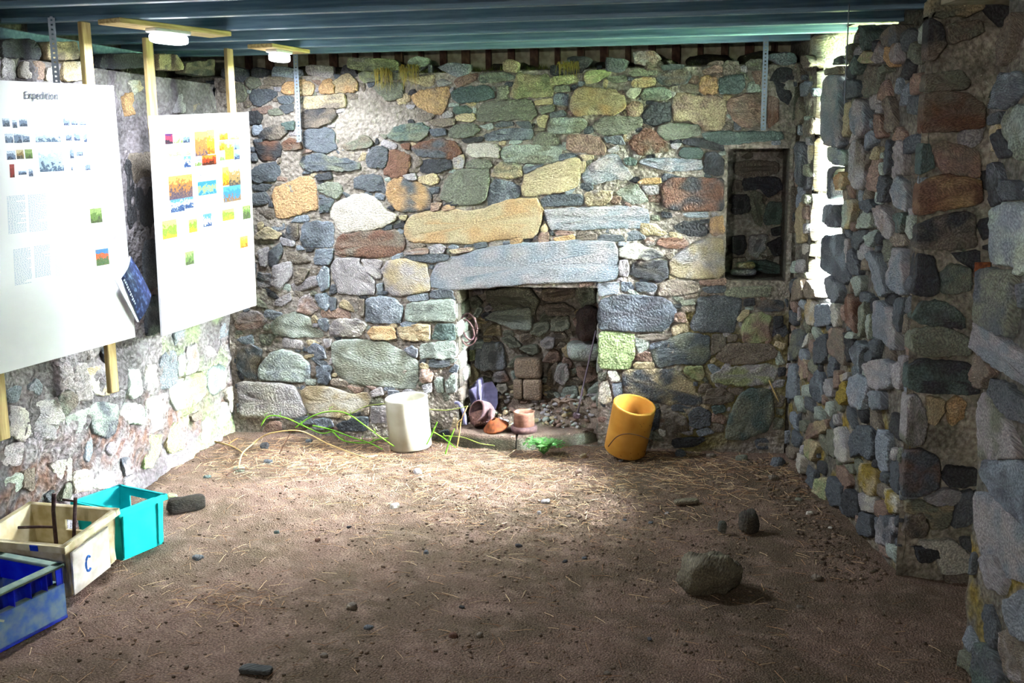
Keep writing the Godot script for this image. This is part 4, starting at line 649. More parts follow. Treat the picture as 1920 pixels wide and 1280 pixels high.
const STEMS := [
	["green", -1.431, 0.085, -5.765, -1.396, 0.133, -5.759, -1.348, 0.146, -5.751, -1.272, 0.132, -5.737, -1.186, 0.094, -5.722, -1.083, 0.054, -5.703, -1.018, 0.065, -5.692],
	["green", -1.119, 0.107, -5.669, -1.016, 0.088, -5.651, -0.892, 0.047, -5.628, -0.793, 0.012, -5.628, -0.712, 0.012, -5.506],
	["tan", -1.415, 0.012, -5.184, -1.463, 0.012, -5.456, -1.437, 0.025, -5.624, -1.365, 0.074, -5.611, -1.271, 0.097, -5.595, -1.185, 0.103, -5.579, -1.123, 0.086, -5.568, -1.018, 0.036, -5.549, -0.898, 0.012, -5.474, -0.778, 0.012, -5.348],
	["green", -1.187, 0.131, -5.539, -1.116, 0.184, -5.526, -1.030, 0.221, -5.511, -0.941, 0.230, -5.495, -0.875, 0.210, -5.483, -0.783, 0.146, -5.467, -0.702, 0.088, -5.452, -0.638, 0.046, -5.441],
	["green", -1.036, 0.030, -5.822, -0.947, 0.012, -5.684, -0.817, 0.012, -5.639, -0.764, 0.012, -5.708, -0.694, 0.012, -5.737],
	["brown", -1.717, 0.012, -5.702, -1.775, 0.042, -5.939, -1.731, 0.158, -5.931],
	["olive", -0.905, 0.163, -5.712, -0.864, 0.188, -5.705, -0.806, 0.213, -5.694, -0.702, 0.228, -5.676],
	["brown", -1.261, 0.012, -5.449, -1.226, 0.090, -5.587, -1.196, 0.120, -5.581],
	["brown", -1.446, 0.012, -5.067, -1.421, 0.012, -5.167, -1.359, 0.012, -5.165],
	["tan", -1.671, 0.021, -5.666, -1.553, 0.012, -5.595, -1.432, 0.012, -5.417],
	["orange", -1.589, 0.012, -5.656, -1.570, 0.012, -5.769],
	["green", -0.462, 0.065, -5.409, -0.426, 0.137, -5.403, -0.402, 0.191, -5.398],
	["green", -0.428, 0.131, -5.423, -0.370, 0.098, -5.413, -0.308, 0.048, -5.402],
	["green", -0.361, 0.022, -5.371, -0.337, 0.093, -5.367, -0.309, 0.164, -5.362],
	["tan", -0.301, 0.042, -5.421, -0.285, 0.126, -5.418, -0.272, 0.202, -5.416, -0.239, 0.274, -5.410],
	["tan", -0.296, 0.143, -5.420, -0.295, 0.178, -5.420, -0.272, 0.202, -5.416],
	["olive", -0.448, 0.236, -5.498, -0.360, 0.234, -5.483, -0.290, 0.248, -5.470, -0.241, 0.261, -5.461],
	["olive", -0.377, 0.104, -5.435, -0.273, 0.102, -5.416, -0.176, 0.071, -5.399, -0.097, 0.062, -5.385],
	["brown", 0.494, 0.089, -5.249, 0.537, 0.143, -5.241, 0.591, 0.162, -5.231, 0.656, 0.153, -5.220, 0.718, 0.130, -5.208],
	["tan", 1.340, 0.414, -5.331, 1.392, 0.302, -5.322],
]

func _ready() -> void:
	rng.seed = 41
	nz.seed = 5; nz.noise_type = FastNoiseLite.TYPE_SIMPLEX_SMOOTH; nz.frequency = 1.0; nz.fractal_octaves = 2
	nf.seed = 9; nf.noise_type = FastNoiseLite.TYPE_SIMPLEX_SMOOTH; nf.frequency = 1.0; nf.fractal_octaves = 3
	# camera
	var cam := Camera3D.new(); cam.name = "camera"; add_child(cam)
	cam.position = Vector3(0, 1.6, 0)
	cam.fov = rad_to_deg(2.0 * atan(640.0 / 1960.0))
	cam.basis = Basis(Vector3.RIGHT, -atan(355.0 / 1960.0)) * Basis(Vector3.BACK, -0.010)
	cam.near = 0.05; cam.far = 200.0; cam.current = true
	# sky and exposure
	var we := WorldEnvironment.new(); we.name = "environment"; add_child(we)
	var env := Environment.new(); we.environment = env
	var sky := Sky.new(); var sm := ProceduralSkyMaterial.new()
	# an overcast sky: three times as bright overhead as at the horizon
	sm.sky_top_color = Color(.93, .965, 1.0); sm.sky_horizon_color = Color(.58, .60, .61); sm.sky_curve = 0.6
	sm.ground_bottom_color = Color(.30, .36, .2); sm.ground_horizon_color = Color(.5, .55, .4)
	sky.sky_material = sm; env.sky = sky; env.background_mode = Environment.BG_SKY
	env.background_energy_multiplier = SKY_ENERGY
	env.tonemap_mode = Environment.TONE_MAPPER_LINEAR; env.tonemap_exposure = 2.65
	env.sdfgi_enabled = true; env.ssao_enabled = true; env.ssil_enabled = true
	materials()
	ground_and_floor()
	walls()
	roof()
	boards()
	lamps()
	crates()
	hearth_things()
	buckets()
	loose_rocks()
	plants()
	litter()

const SKY_ENERGY := 1150.0
const LAMP_1 := 2.0
const LAMP_2 := 1.25

# ---------------------------------------------------------------- helpers
func numbered(called: String) -> String:
	var n: int = taken.get(called, 0)
	taken[called] = n + 1
	return called if n == 0 else "%s_%03d" % [called, n]

func tag(o: Node, label: String, category := "", group := "", kind := "") -> Node:
	if label: o.set_meta("label", label)
	if category: o.set_meta("category", category)
	if group: o.set_meta("group", group)
	if kind: o.set_meta("kind", kind)
	return o

func thing(called: String, label: String, category: String, at := Vector3.ZERO, turn := 0.0, group := "") -> Node3D:
	var o := Node3D.new(); o.name = numbered(called); add_child(o)
	o.position = at; o.rotation.y = turn
	tag(o, label, category, group)
	return o

func setting(called: String, label: String) -> Node3D:
	var o := Node3D.new(); o.name = called; add_child(o)
	tag(o, label, "", "", "structure")
	return o

func part(called: String, mesh: Mesh, m: Material, parent: Node) -> MeshInstance3D:
	var o := MeshInstance3D.new(); o.name = called; o.mesh = mesh; o.material_override = m
	parent.add_child(o, true)
	return o

func top(called: String, mesh: Mesh, m: Material, label: String, category: String, group := "", at := Vector3.ZERO) -> MeshInstance3D:
	var o := MeshInstance3D.new(); o.name = numbered(called); o.mesh = mesh; o.material_override = m
	add_child(o); o.position = at
	tag(o, label, category, group)
	return o

func lin(c: Color) -> Color:
	return c.srgb_to_linear()

func tool() -> SurfaceTool:
	var st := SurfaceTool.new(); st.begin(Mesh.PRIMITIVE_TRIANGLES); return st

func tri(st: SurfaceTool, a: Vector3, b: Vector3, c: Vector3) -> void:
	st.add_vertex(a); st.add_vertex(b); st.add_vertex(c)

func quad(st: SurfaceTool, a: Vector3, b: Vector3, c: Vector3, d: Vector3) -> void:
	# a b c d clockwise seen from outside
	tri(st, a, b, c); tri(st, a, c, d)

func flat(st: SurfaceTool) -> ArrayMesh:
	st.generate_normals()
	return st.commit()

func hexa(st: SurfaceTool, p: Array) -> void:
	# p: four bottom corners, then the four above them, either way round
	st.set_smooth_group(-1)
	var mid := Vector3.ZERO
	for q in p: mid += q / 8.0
	for f in [[0, 1, 2, 3], [4, 5, 6, 7], [0, 1, 5, 4], [1, 2, 6, 5], [2, 3, 7, 6], [3, 0, 4, 7]]:
		var a: Vector3 = p[f[0]]; var b: Vector3 = p[f[1]]; var c: Vector3 = p[f[2]]; var d: Vector3 = p[f[3]]
		var out := (a + b + c + d) / 4.0 - mid
		if (b - a).cross(d - a).dot(out) > 0.0: quad(st, d, c, b, a)
		else: quad(st, a, b, c, d)

func box(st: SurfaceTool, c: Vector3, s: Vector3, b := Basis()) -> void:
	var h := s / 2.0; var p := []
	for y in [-1, 1]:
		for q in [[-1, -1], [1, -1], [1, 1], [-1, 1]]:
			p.append(c + b * Vector3(q[0] * h.x, y * h.y, q[1] * h.z))
	hexa(st, p)

func chamfer_box(s: Vector3, e := 0.004) -> ArrayMesh:
	# a box whose edges are cut, centred on the origin
	var st := tool(); var h := s / 2.0; var i := h - Vector3.ONE * e
	st.set_smooth_group(-1)
	var poly := func(pts: Array, out: Vector3) -> void:
		var n: Vector3 = (pts[1] - pts[0]).cross(pts[2] - pts[0])
		if n.dot(out) > 0.0: pts.reverse()
		for k in range(1, pts.size() - 1): tri(st, pts[0], pts[k], pts[k + 1])
	for sgn in [-1.0, 1.0]:
		poly.call([Vector3(sgn * h.x, -i.y, -i.z), Vector3(sgn * h.x, i.y, -i.z), Vector3(sgn * h.x, i.y, i.z), Vector3(sgn * h.x, -i.y, i.z)], Vector3(sgn, 0, 0))
		poly.call([Vector3(-i.x, sgn * h.y, -i.z), Vector3(i.x, sgn * h.y, -i.z), Vector3(i.x, sgn * h.y, i.z), Vector3(-i.x, sgn * h.y, i.z)], Vector3(0, sgn, 0))
		poly.call([Vector3(-i.x, -i.y, sgn * h.z), Vector3(i.x, -i.y, sgn * h.z), Vector3(i.x, i.y, sgn * h.z), Vector3(-i.x, i.y, sgn * h.z)], Vector3(0, 0, sgn))
		for t in [-1.0, 1.0]:
			poly.call([Vector3(sgn * h.x, t * i.y, -i.z), Vector3(sgn * h.x, t * i.y, i.z), Vector3(sgn * i.x, t * h.y, i.z), Vector3(sgn * i.x, t * h.y, -i.z)], Vector3(sgn, t, 0))
			poly.call([Vector3(sgn * h.x, -i.y, t * i.z), Vector3(sgn * h.x, i.y, t * i.z), Vector3(sgn * i.x, i.y, t * h.z), Vector3(sgn * i.x, -i.y, t * h.z)], Vector3(sgn, 0, t))
			poly.call([Vector3(-i.x, sgn * h.y, t * i.z), Vector3(i.x, sgn * h.y, t * i.z), Vector3(i.x, sgn * i.y, t * h.z), Vector3(-i.x, sgn * i.y, t * h.z)], Vector3(0, sgn, t))
			for w in [-1.0, 1.0]:
				poly.call([Vector3(sgn * h.x, t * i.y, w * i.z), Vector3(sgn * i.x, t * h.y, w * i.z), Vector3(sgn * i.x, t * i.y, w * h.z)], Vector3(sgn, t, w))
	return flat(st)

func tube(st: SurfaceTool, pts: Array, r0: float, r1: float, sides := 6) -> void:
	st.set_smooth_group(0)
	var rings := []
	for k in pts.size():
		var d: Vector3 = (pts[mini(k + 1, pts.size() - 1)] - pts[maxi(k - 1, 0)]).normalized()
		var side := d.cross(Vector3.UP if absf(d.y) < 0.95 else Vector3.RIGHT).normalized()
		var upv := side.cross(d).normalized()
		var r := lerpf(r0, r1, float(k) / maxi(1, pts.size() - 1)); var ring := []
		for j in sides:
			var a := TAU * j / sides
			ring.append(pts[k] + (side * cos(a) + upv * sin(a)) * r)
		rings.append(ring)
	for k in rings.size() - 1:
		for j in sides:
			var n := (j + 1) % sides
			quad(st, rings[k][j], rings[k + 1][j], rings[k + 1][n], rings[k][n])
	for j in range(1, sides - 1):
		tri(st, rings[0][0], rings[0][j], rings[0][j + 1])
		var e: Array = rings[-1]
		tri(st, e[0], e[j + 1], e[j])

func smooth_path(pts: Array, per := 5) -> Array:
	var out := []
	for k in pts.size() - 1:
		var a: Vector3 = pts[maxi(k - 1, 0)]; var b: Vector3 = pts[k]; var c: Vector3 = pts[k + 1]; var d: Vector3 = pts[mini(k + 2, pts.size() - 1)]
		for j in per: out.append(b.cubic_interpolate(c, a, d, float(j) / per))
	out.append(pts[-1])
	return out

func lathe(st: SurfaceTool, prof: Array, sides := 40) -> void:
	# prof: Vector2(radius, height) from the outside bottom round to the inside bottom
	st.set_smooth_group(0)
	for k in prof.size() - 1:
		var p: Vector2 = prof[k]; var q: Vector2 = prof[k + 1]
		for j in sides:
			var a := TAU * j / sides; var b := TAU * (j + 1) / sides
			var p0 := Vector3(cos(a) * p.x, p.y, sin(a) * p.x); var p1 := Vector3(cos(b) * p.x, p.y, sin(b) * p.x)
			var q0 := Vector3(cos(a) * q.x, q.y, sin(a) * q.x); var q1 := Vector3(cos(b) * q.x, q.y, sin(b) * q.x)
			if p.x > 0.0001: tri(st, p0, p1, q1)
			if q.x > 0.0001: tri(st, p0, q1, q0)

func lathed(prof: Array, sides := 40) -> ArrayMesh:
	var st := tool(); lathe(st, prof, sides); st.generate_normals(); return st.commit()

func rock(size: Vector3, p: float, amp: float, key: float, c1: Color, c2: Color, n := 7, freq := 9.0) -> ArrayMesh:
	# a boulder: a cube pulled towards an ellipsoid, then roughened; p high is blocky
	var st := tool(); st.set_smooth_group(0)
	var a1 := lin(c1); var a2 := lin(c2)
	var spot := func(q: Vector3) -> Vector3:
		var len: float = pow(pow(absf(q.x), p) + pow(absf(q.y), p) + pow(absf(q.z), p), 1.0 / p)
		var d := q / len
		var w := Vector3(d.x * size.x, d.y * size.y, d.z * size.z) * 0.5
		var k := w + Vector3(key * 3.1, key * 1.7, key * 5.3)
		return w + d.normalized() * (nz.get_noise_3dv(k * freq) * amp + nf.get_noise_3dv(k * freq * 4.0) * amp * 0.35)
	for ax in 3:
		for sg in [-1.0, 1.0]:
			for i in n:
				for j in n:
					var c := []
					for o in [[0, 0], [1, 0], [1, 1], [0, 1]]:
						var s: float = -1.0 + 2.0 * (i + o[0]) / n; var t: float = -1.0 + 2.0 * (j + o[1]) / n
						c.append([Vector3(sg, s, t), Vector3(t, sg, s), Vector3(s, t, sg)][ax])
					if sg > 0: c.reverse()
					for ids in [[0, 1, 2], [0, 2, 3]]:
						for id in ids:
							var v: Vector3 = spot.call(c[id])
							st.set_color(a1.lerp(a2, clampf(0.5 + 1.6 * nf.get_noise_3dv((v + Vector3.ONE * key) * 7.0), 0.0, 1.0)))
							st.set_uv(Vector2(v.x + v.z, v.y) * 3.0)
							st.add_vertex(v)
	st.index(); st.generate_normals()
	return st.commit()

func at(face: String, u: float, v: float, d := 0.0) -> Vector3:
	var a: Vector2 = FACE[face][0]; var e: Vector2 = (FACE[face][1] - a).normalized()
	var q := a + e * u + Vector2(-e.y, e.x) * d
	return Vector3(q.x, v, q.y)

func slab(st: SurfaceTool, face: String, u0: float, u1: float, v0: float, v1: float, d0: float, d1: float) -> void:
	hexa(st, [at(face, u0, v0, d0), at(face, u1, v0, d0), at(face, u1, v0, d1), at(face, u0, v0, d1), at(face, u0, v1, d0), at(face, u1, v1, d0), at(face, u1, v1, d1), at(face, u0, v1, d1)])

func stone_into(st: SurfaceTool, face: String, outline: PackedVector2Array, code: String, lift: float, base: float, n: int, first: int) -> int:
	# one stone of a wall: the outline is rounded a little, then closed over with rings that rise from the mortar
	var pts := PackedVector2Array()
	var cnt := outline.size()
	for k in cnt:
		var a := outline[k]; var b := outline[(k + 1) % cnt]
		pts.append(a.lerp(b, 0.09)); pts.append(a.lerp(b, 0.91))
	var total := 0.0; var lens := []
	for k in pts.size():
		var l := pts[k].distance_to(pts[(k + 1) % pts.size()]); lens.append(l); total += l
	var rim := PackedVector2Array(); var k := 0; var run := 0.0
	for i in n:
		var want := total * i / n
		while run + lens[k] < want and k < pts.size() - 1: run += lens[k]; k += 1
		rim.append(pts[k].lerp(pts[(k + 1) % pts.size()], clampf((want - run) / maxf(lens[k], 1e-6), 0, 1)))
	var c := Vector2.ZERO
	for q in rim: c += q / n
	var xx := 0.0; var xy := 0.0; var yy := 0.0
	for q in rim:
		var e := q - c; xx += e.x * e.x; xy += e.x * e.y; yy += e.y * e.y
	var ang := 0.5 * atan2(2.0 * xy, xx - yy); var ax := Vector2.from_angle(ang); var ay := ax.orthogonal()
	var lo := 0.0; var hi := 0.0; var half := 0.0
	for q in rim:
		lo = minf(lo, (q - c).dot(ax)); hi = maxf(hi, (q - c).dot(ax)); half = maxf(half, absf((q - c).dot(ay)))
	var c1: Color = lin(SHADE[code[0]]); var c2: Color = lin(SHADE[code[code.length() - 1]])
	var tint := 1.0 + rng.randf_range(-.13, .13)
	var warm := rng.randf_range(-.03, .03)
	var key := rng.randf() * 50.0
	var tilt := Vector2(rng.randf_range(-.10, .10), rng.randf_range(-.10, .10))
	var spin := rng.randf_range(-.35, .35) + ang
	var small := minf(1.0, half / 0.05)
	var reach := maxf(hi, -lo); tilt *= minf(1.0, .07 / reach)
	var facets := []
	for f in 4: facets.append([Vector2.from_angle(rng.randf() * TAU) * rng.randf_range(.002, .013) / reach, rng.randf_range(.001, .006)])
	var rings := [[1.0, -0.045], [1.0, 0.2], [0.98, 0.82], [0.93, 1.0], [0.78, 1.02], [0.55, 1.02], [0.28, 1.0]]
	if n < 16: rings = [[1.0, -0.045], [0.99, 0.2], [0.86, 0.95], [0.4, 1.0]]
	for ri in rings.size():
		var s: float = rings[ri][0]; var up: float = rings[ri][1]
		for q in rim:
			var on := c + ax * clampf((q - c).dot(ax), lo + half * 0.9 if lo + half * 0.9 < 0.0 else 0.0, hi - half * 0.9 if hi - half * 0.9 > 0.0 else 0.0)
			var p := on.lerp(q, s)
			var rough := nz.get_noise_3d(p.x * 26.0, p.y * 26.0, key)
			if n > 16: p += (q - on).normalized() * 0.004
			if ri > 0: p += (q - on).normalized() * (rough * 0.008 * small + nf.get_noise_3d(p.x * 60.0, p.y * 60.0, key) * 0.004 * small)
			var d := base + (up if ri == 0 else lift * up)
			if ri > 1:
				d += (nz.get_noise_3d(p.x * 9.0, p.y * 9.0, key + 7.0) * 0.006 + nf.get_noise_3d(p.x * 24.0, p.y * 34.0, key) * 0.008) * small + (p - c).dot(tilt)
				var cut := 0.02
				for f in facets: cut = minf(cut, (p - c).dot(f[0]) + f[1])
				d += maxf(cut, -lift * 0.7) * small
			var mix := 0.0 if c1 == c2 else clampf(0.42 + 2.3 * nf.get_noise_3d(p.x * 6.5, p.y * 6.5, key + 3.0), 0, 1)
			var col := c1.lerp(c2, mix) * tint * (1.0 + 0.22 * nf.get_noise_3d(p.x * 18.0, p.y * 18.0, key + 9.0))
			col.r *= 1.0 + warm; col.b *= 1.0 - warm; col.a = 1.0
			st.set_color(col)
			st.set_uv((p.rotated(-spin) + Vector2(key + d * 0.8, key * 0.37 - d)) * 3.0)
			st.add_vertex(at(face, p.x, p.y, maxf(d, base + 0.006) if ri > 1 else d))
	var m := rings.size()
	var ce := lift + base + nz.get_noise_3d(c.x * 9.0, c.y * 9.0, key + 7.0) * 0.010 * small
	st.set_color(c1.lerp(c2, 0.0 if c1 == c2 else 0.4) * tint)
	st.set_uv((c.rotated(-spin) + Vector2(key, key * 0.37)) * 3.0)
	st.add_vertex(at(face, c.x, c.y, ce))
	for ri in m - 1:
		for i in n:
			var j := (i + 1) % n
			var a := first + ri * n + i; var b := first + ri * n + j; var e := first + (ri + 1) * n + j; var f := first + (ri + 1) * n + i
			for id in [a, e, b, a, f, e]: st.add_index(id)
	for i in n:
		for id in [first + (m - 1) * n + i, first + m * n, first + (m - 1) * n + (i + 1) % n]: st.add_index(id)
	return first + m * n + 1

func stone_material(code: String) -> Material:
	var c := code[0]
	if c in "btlr" and rng.randf() < 0.6 or rng.randf() < 0.3: return M.banded
	return M.stone

func outline_of(a: Array, lo: float, hi: float) -> PackedVector2Array:
	var p := PackedVector2Array()
	for k in range(1, a.size(), 2): p.append(Vector2(clampf(a[k] * 0.001, lo, hi), a[k + 1] * 0.001))
	return p

func lay_stones(parent: Node3D, rows: Array, face: String, base: float, lo := -9.0, hi := 9.0, lift := 0.016) -> void:
	for a in rows:
		var st := tool(); st.set_smooth_group(0)
		stone_into(st, face, outline_of(a, lo, hi), a[0], lift * rng.randf_range(.6, 1.3), base, 44, 0)
		st.generate_normals()
		part("stone", st.commit(), stone_material(a[0]), parent)

func lay_fillers(parent: Node3D, rows: Array, face: String, base: float, tones: String, most: int, lift := 0.010) -> void:
	var rest := tool(); rest.set_smooth_group(0); var first := 0; var k := 0
	for a in rows:
		var p := PackedVector2Array(); var corners := [[-1, -1], [.2, -1.1], [1, -.9], [1.05, .8], [-.1, 1.1], [-1, .9]]
		corners.remove_at(rng.randi() % 6)
		for j in corners:
			var q := Vector2(j[0] * a[2] * rng.randf_range(.7, 1.12), j[1] * a[3] * rng.randf_range(.7, 1.12))
			p.append(Vector2(a[0], a[1]) * 0.001 + q.rotated(a[4] * 0.01) * 0.001)
		var code := tones[rng.randi() % tones.length()]
		if k < most:
			var st := tool(); st.set_smooth_group(0)
			stone_into(st, face, p, code, lift * rng.randf_range(.5, 1.4), base, 14, 0)
			st.generate_normals()
			part("pinning_stone", st.commit(), M.stone, parent)
		else:
			first = stone_into(rest, face, p, code, lift * rng.randf_range(.5, 1.4), base, 14, first)
		k += 1
	if first > 0:
		rest.generate_normals()
		tag(part("pinning_rubble", rest.commit(), M.stone, parent), "small stones wedged into the wall joints", "", "", "stuff")

func mortar(parent: Node3D, face: String, u0: float, u1: float, v0: float, v1: float, d: float, holes: Array, tone: Callable, amp := 0.008, step := 0.03) -> void:
	var st := tool(); st.set_smooth_group(0)
	var nu := int(ceil((u1 - u0) / step)); var nv := int(ceil((v1 - v0) / step))
	for i in nu + 1:
		for j in nv + 1:
			var u := lerpf(u0, u1, float(i) / nu); var v := lerpf(v0, v1, float(j) / nv)
			for h in holes:
				if absf(u - h[0]) < step * 0.51: u = h[0]
				if absf(u - h[1]) < step * 0.51: u = h[1]
				if absf(v - h[2]) < step * 0.51: v = h[2]
				if absf(v - h[3]) < step * 0.51: v = h[3]
			var dd := d + nz.get_noise_3d(u * 6.0, v * 6.0, 3.0) * amp + nf.get_noise_3d(u * 22.0, v * 22.0, 8.0) * amp * 0.7
			st.set_color(lin(tone.call(u, v)))
			st.add_vertex(at(face, u, v, dd))
	for i in nu:
		for j in nv:
			var uc := lerpf(u0, u1, (i + .5) / nu); var vc := lerpf(v0, v1, (j + .5) / nv); var open := false
			for h in holes:
				if uc > h[0] and uc < h[1] and vc > h[2] and vc < h[3]: open = true
			if open: continue
			var a := i * (nv + 1) + j; var b := a + nv + 1
			for id in [a, a + 1, b + 1, a, b + 1, b]: st.add_index(id)
	st.generate_normals()
	part("mortar_bed", st.commit(), M.mortar, parent)

func noise_tex(freq: float, lo: Color, hi: Color, kind := FastNoiseLite.TYPE_SIMPLEX_SMOOTH, size := 512, octaves := 5, key := 1) -> NoiseTexture2D:
	var n := FastNoiseLite.new(); n.noise_type = kind; n.frequency = freq; n.fractal_octaves = octaves; n.seed = key
	var t := NoiseTexture2D.new(); t.width = size; t.height = size; t.seamless = true; t.noise = n
	var g := Gradient.new(); g.set_color(0, lo); g.set_color(1, hi)
	g.set_offset(0, 0.18); g.set_offset(1, 0.82)
	t.color_ramp = g
	return t

func plain(c: Color, rough := 0.8, metal := 0.0) -> StandardMaterial3D:
	var m := StandardMaterial3D.new(); m.albedo_color = c; m.roughness = rough; m.metallic = metal
	m.metallic_specular = 0.35
	return m

func worn(c: Color, c2: Color, rough := 0.8, freq := 0.012, scale := 2.0, bump := 0.0, key := 3) -> StandardMaterial3D:
	# a surface of two tones in patches, laid on in the object's own axes
	var m := plain(Color.WHITE, rough)
	m.albedo_texture = noise_tex(freq, c, c2, FastNoiseLite.TYPE_SIMPLEX_SMOOTH, 256, 5, key)
	m.uv1_triplanar = true; m.uv1_scale = Vector3.ONE * scale
	if bump > 0.0:
		m.heightmap_enabled = true; m.heightmap_scale = bump; m.heightmap_texture = m.albedo_texture
	return m

func materials() -> void:
	var stone := plain(Color.WHITE, 0.88)
	stone.vertex_color_use_as_albedo = true
	stone.albedo_texture = noise_tex(0.03, Color(.68, .68, .69), Color(1, 1, .99), FastNoiseLite.TYPE_SIMPLEX_SMOOTH, 1024, 7, 2)
	stone.heightmap_enabled = true; stone.heightmap_scale = 0.28
	stone.heightmap_texture = noise_tex(0.02, Color.BLACK, Color.WHITE, FastNoiseLite.TYPE_SIMPLEX_SMOOTH, 1024, 7, 12)
	M.stone = stone
	var banded := stone.duplicate() as StandardMaterial3D
	banded.uv1_scale = Vector3(0.8, 2.0, 1); banded.heightmap_scale = 0.24
	M.banded = banded
	var mortar_m := plain(Color.WHITE, 0.95)
	mortar_m.vertex_color_use_as_albedo = true
	mortar_m.albedo_texture = noise_tex(0.035, Color(.70, .69, .68), Color(1, 1, 1), FastNoiseLite.TYPE_SIMPLEX_SMOOTH, 512, 6, 4)
	mortar_m.heightmap_enabled = true; mortar_m.heightmap_scale = 0.9
	mortar_m.heightmap_texture = noise_tex(0.03, Color.BLACK, Color.WHITE, FastNoiseLite.TYPE_CELLULAR, 512, 4, 6)
	mortar_m.uv1_triplanar = true; mortar_m.uv1_world_triplanar = true; mortar_m.uv1_scale = Vector3.ONE * 2.1
	M.mortar = mortar_m
	var core := mortar_m.duplicate() as StandardMaterial3D
	core.vertex_color_use_as_albedo = false; core.albedo_color = Color(.40, .38, .34)
	M.core = core
	var earth := plain(Color.WHITE, 0.97)
	earth.vertex_color_use_as_albedo = true
	earth.albedo_texture = noise_tex(0.04, Color(.70, .69, .68), Color(1, 1, 1), FastNoiseLite.TYPE_SIMPLEX_SMOOTH, 1024, 6, 14)
	earth.heightmap_enabled = true; earth.heightmap_scale = 0.45
	earth.heightmap_texture = noise_tex(0.05, Color.BLACK, Color.WHITE, FastNoiseLite.TYPE_SIMPLEX_SMOOTH, 1024, 6, 15)
	earth.uv1_triplanar = true; earth.uv1_world_triplanar = true; earth.uv1_scale = Vector3.ONE * 2.0
	M.earth = earth
	var joist := plain(Color.WHITE, 0.36)
	joist.albedo_texture = noise_tex(0.02, Color(.38, .49, .57), Color(.50, .61, .68), FastNoiseLite.TYPE_SIMPLEX_SMOOTH, 256, 5, 20)
	joist.uv1_triplanar = true; joist.uv1_scale = Vector3(0.5, 9, 9)
	M.joist = joist
	var wood := plain(Color.WHITE, 0.7)
	wood.albedo_texture = noise_tex(0.02, Color(.62, .52, .34), Color(.80, .71, .50), FastNoiseLite.TYPE_SIMPLEX_SMOOTH, 256, 5, 22)
	wood.uv1_triplanar = true; wood.uv1_scale = Vector3(9, 0.8, 9)
	M.wood = wood
	var plank := wood.duplicate() as StandardMaterial3D
	plank.uv1_scale = Vector3(9, 9, 0.8); M.plank = plank
	M.oldwood = worn(Color(.55, .53, .45), Color(.72, .70, .60), 0.85, 0.02, 3.0, 0.2, 25)
	M.redwood = worn(Color(.27, .18, .145), Color(.37, .27, .22), 0.8, 0.02, 4.0, 0.1, 26)
	M.steel = plain(Color(.46, .50, .56), 0.42, 0.35)
	M.rust = worn(Color(.36, .20, .13), Color(.62, .34, .18), 0.9, 0.02, 7.0, 0.25, 28)
	M.rust_purple = worn(Color(.33, .26, .28), Color(.52, .40, .38), 0.9, 0.02, 7.0, 0.25, 29)
	M.iron = worn(Color(.17, .12, .12), Color(.29, .21, .20), 0.8, 0.03, 8.0, 0.15, 30)
	M.slate = worn(Color(.42, .41, .53), Color(.52, .51, .64), 0.75, 0.02, 5.0, 0.1, 31)
	M.white_print = plain(Color(.93, .93, .94), 0.55)
	M.tinted = plain(Color.WHITE, 0.9); M.tinted.vertex_color_use_as_albedo = true
	M.leaf = plain(Color.WHITE, 0.7); M.leaf.vertex_color_use_as_albedo = true
	M.leaf.backlight_enabled = true; M.leaf.backlight = Color(.3, .4, .15)

# ---------------------------------------------------------------- setting
func ground_height(x: float, z: float) -> float:
	var h := nz.get_noise_3d(x * 1.6, z * 1.6, 1.0) * 0.012 + nf.get_noise_3d(x * 7.0, z * 7.0, 2.0) * 0.009 + nf.get_noise_3d(x * 19.0, z * 19.0, 4.0) * 0.005
	return h - 0.006

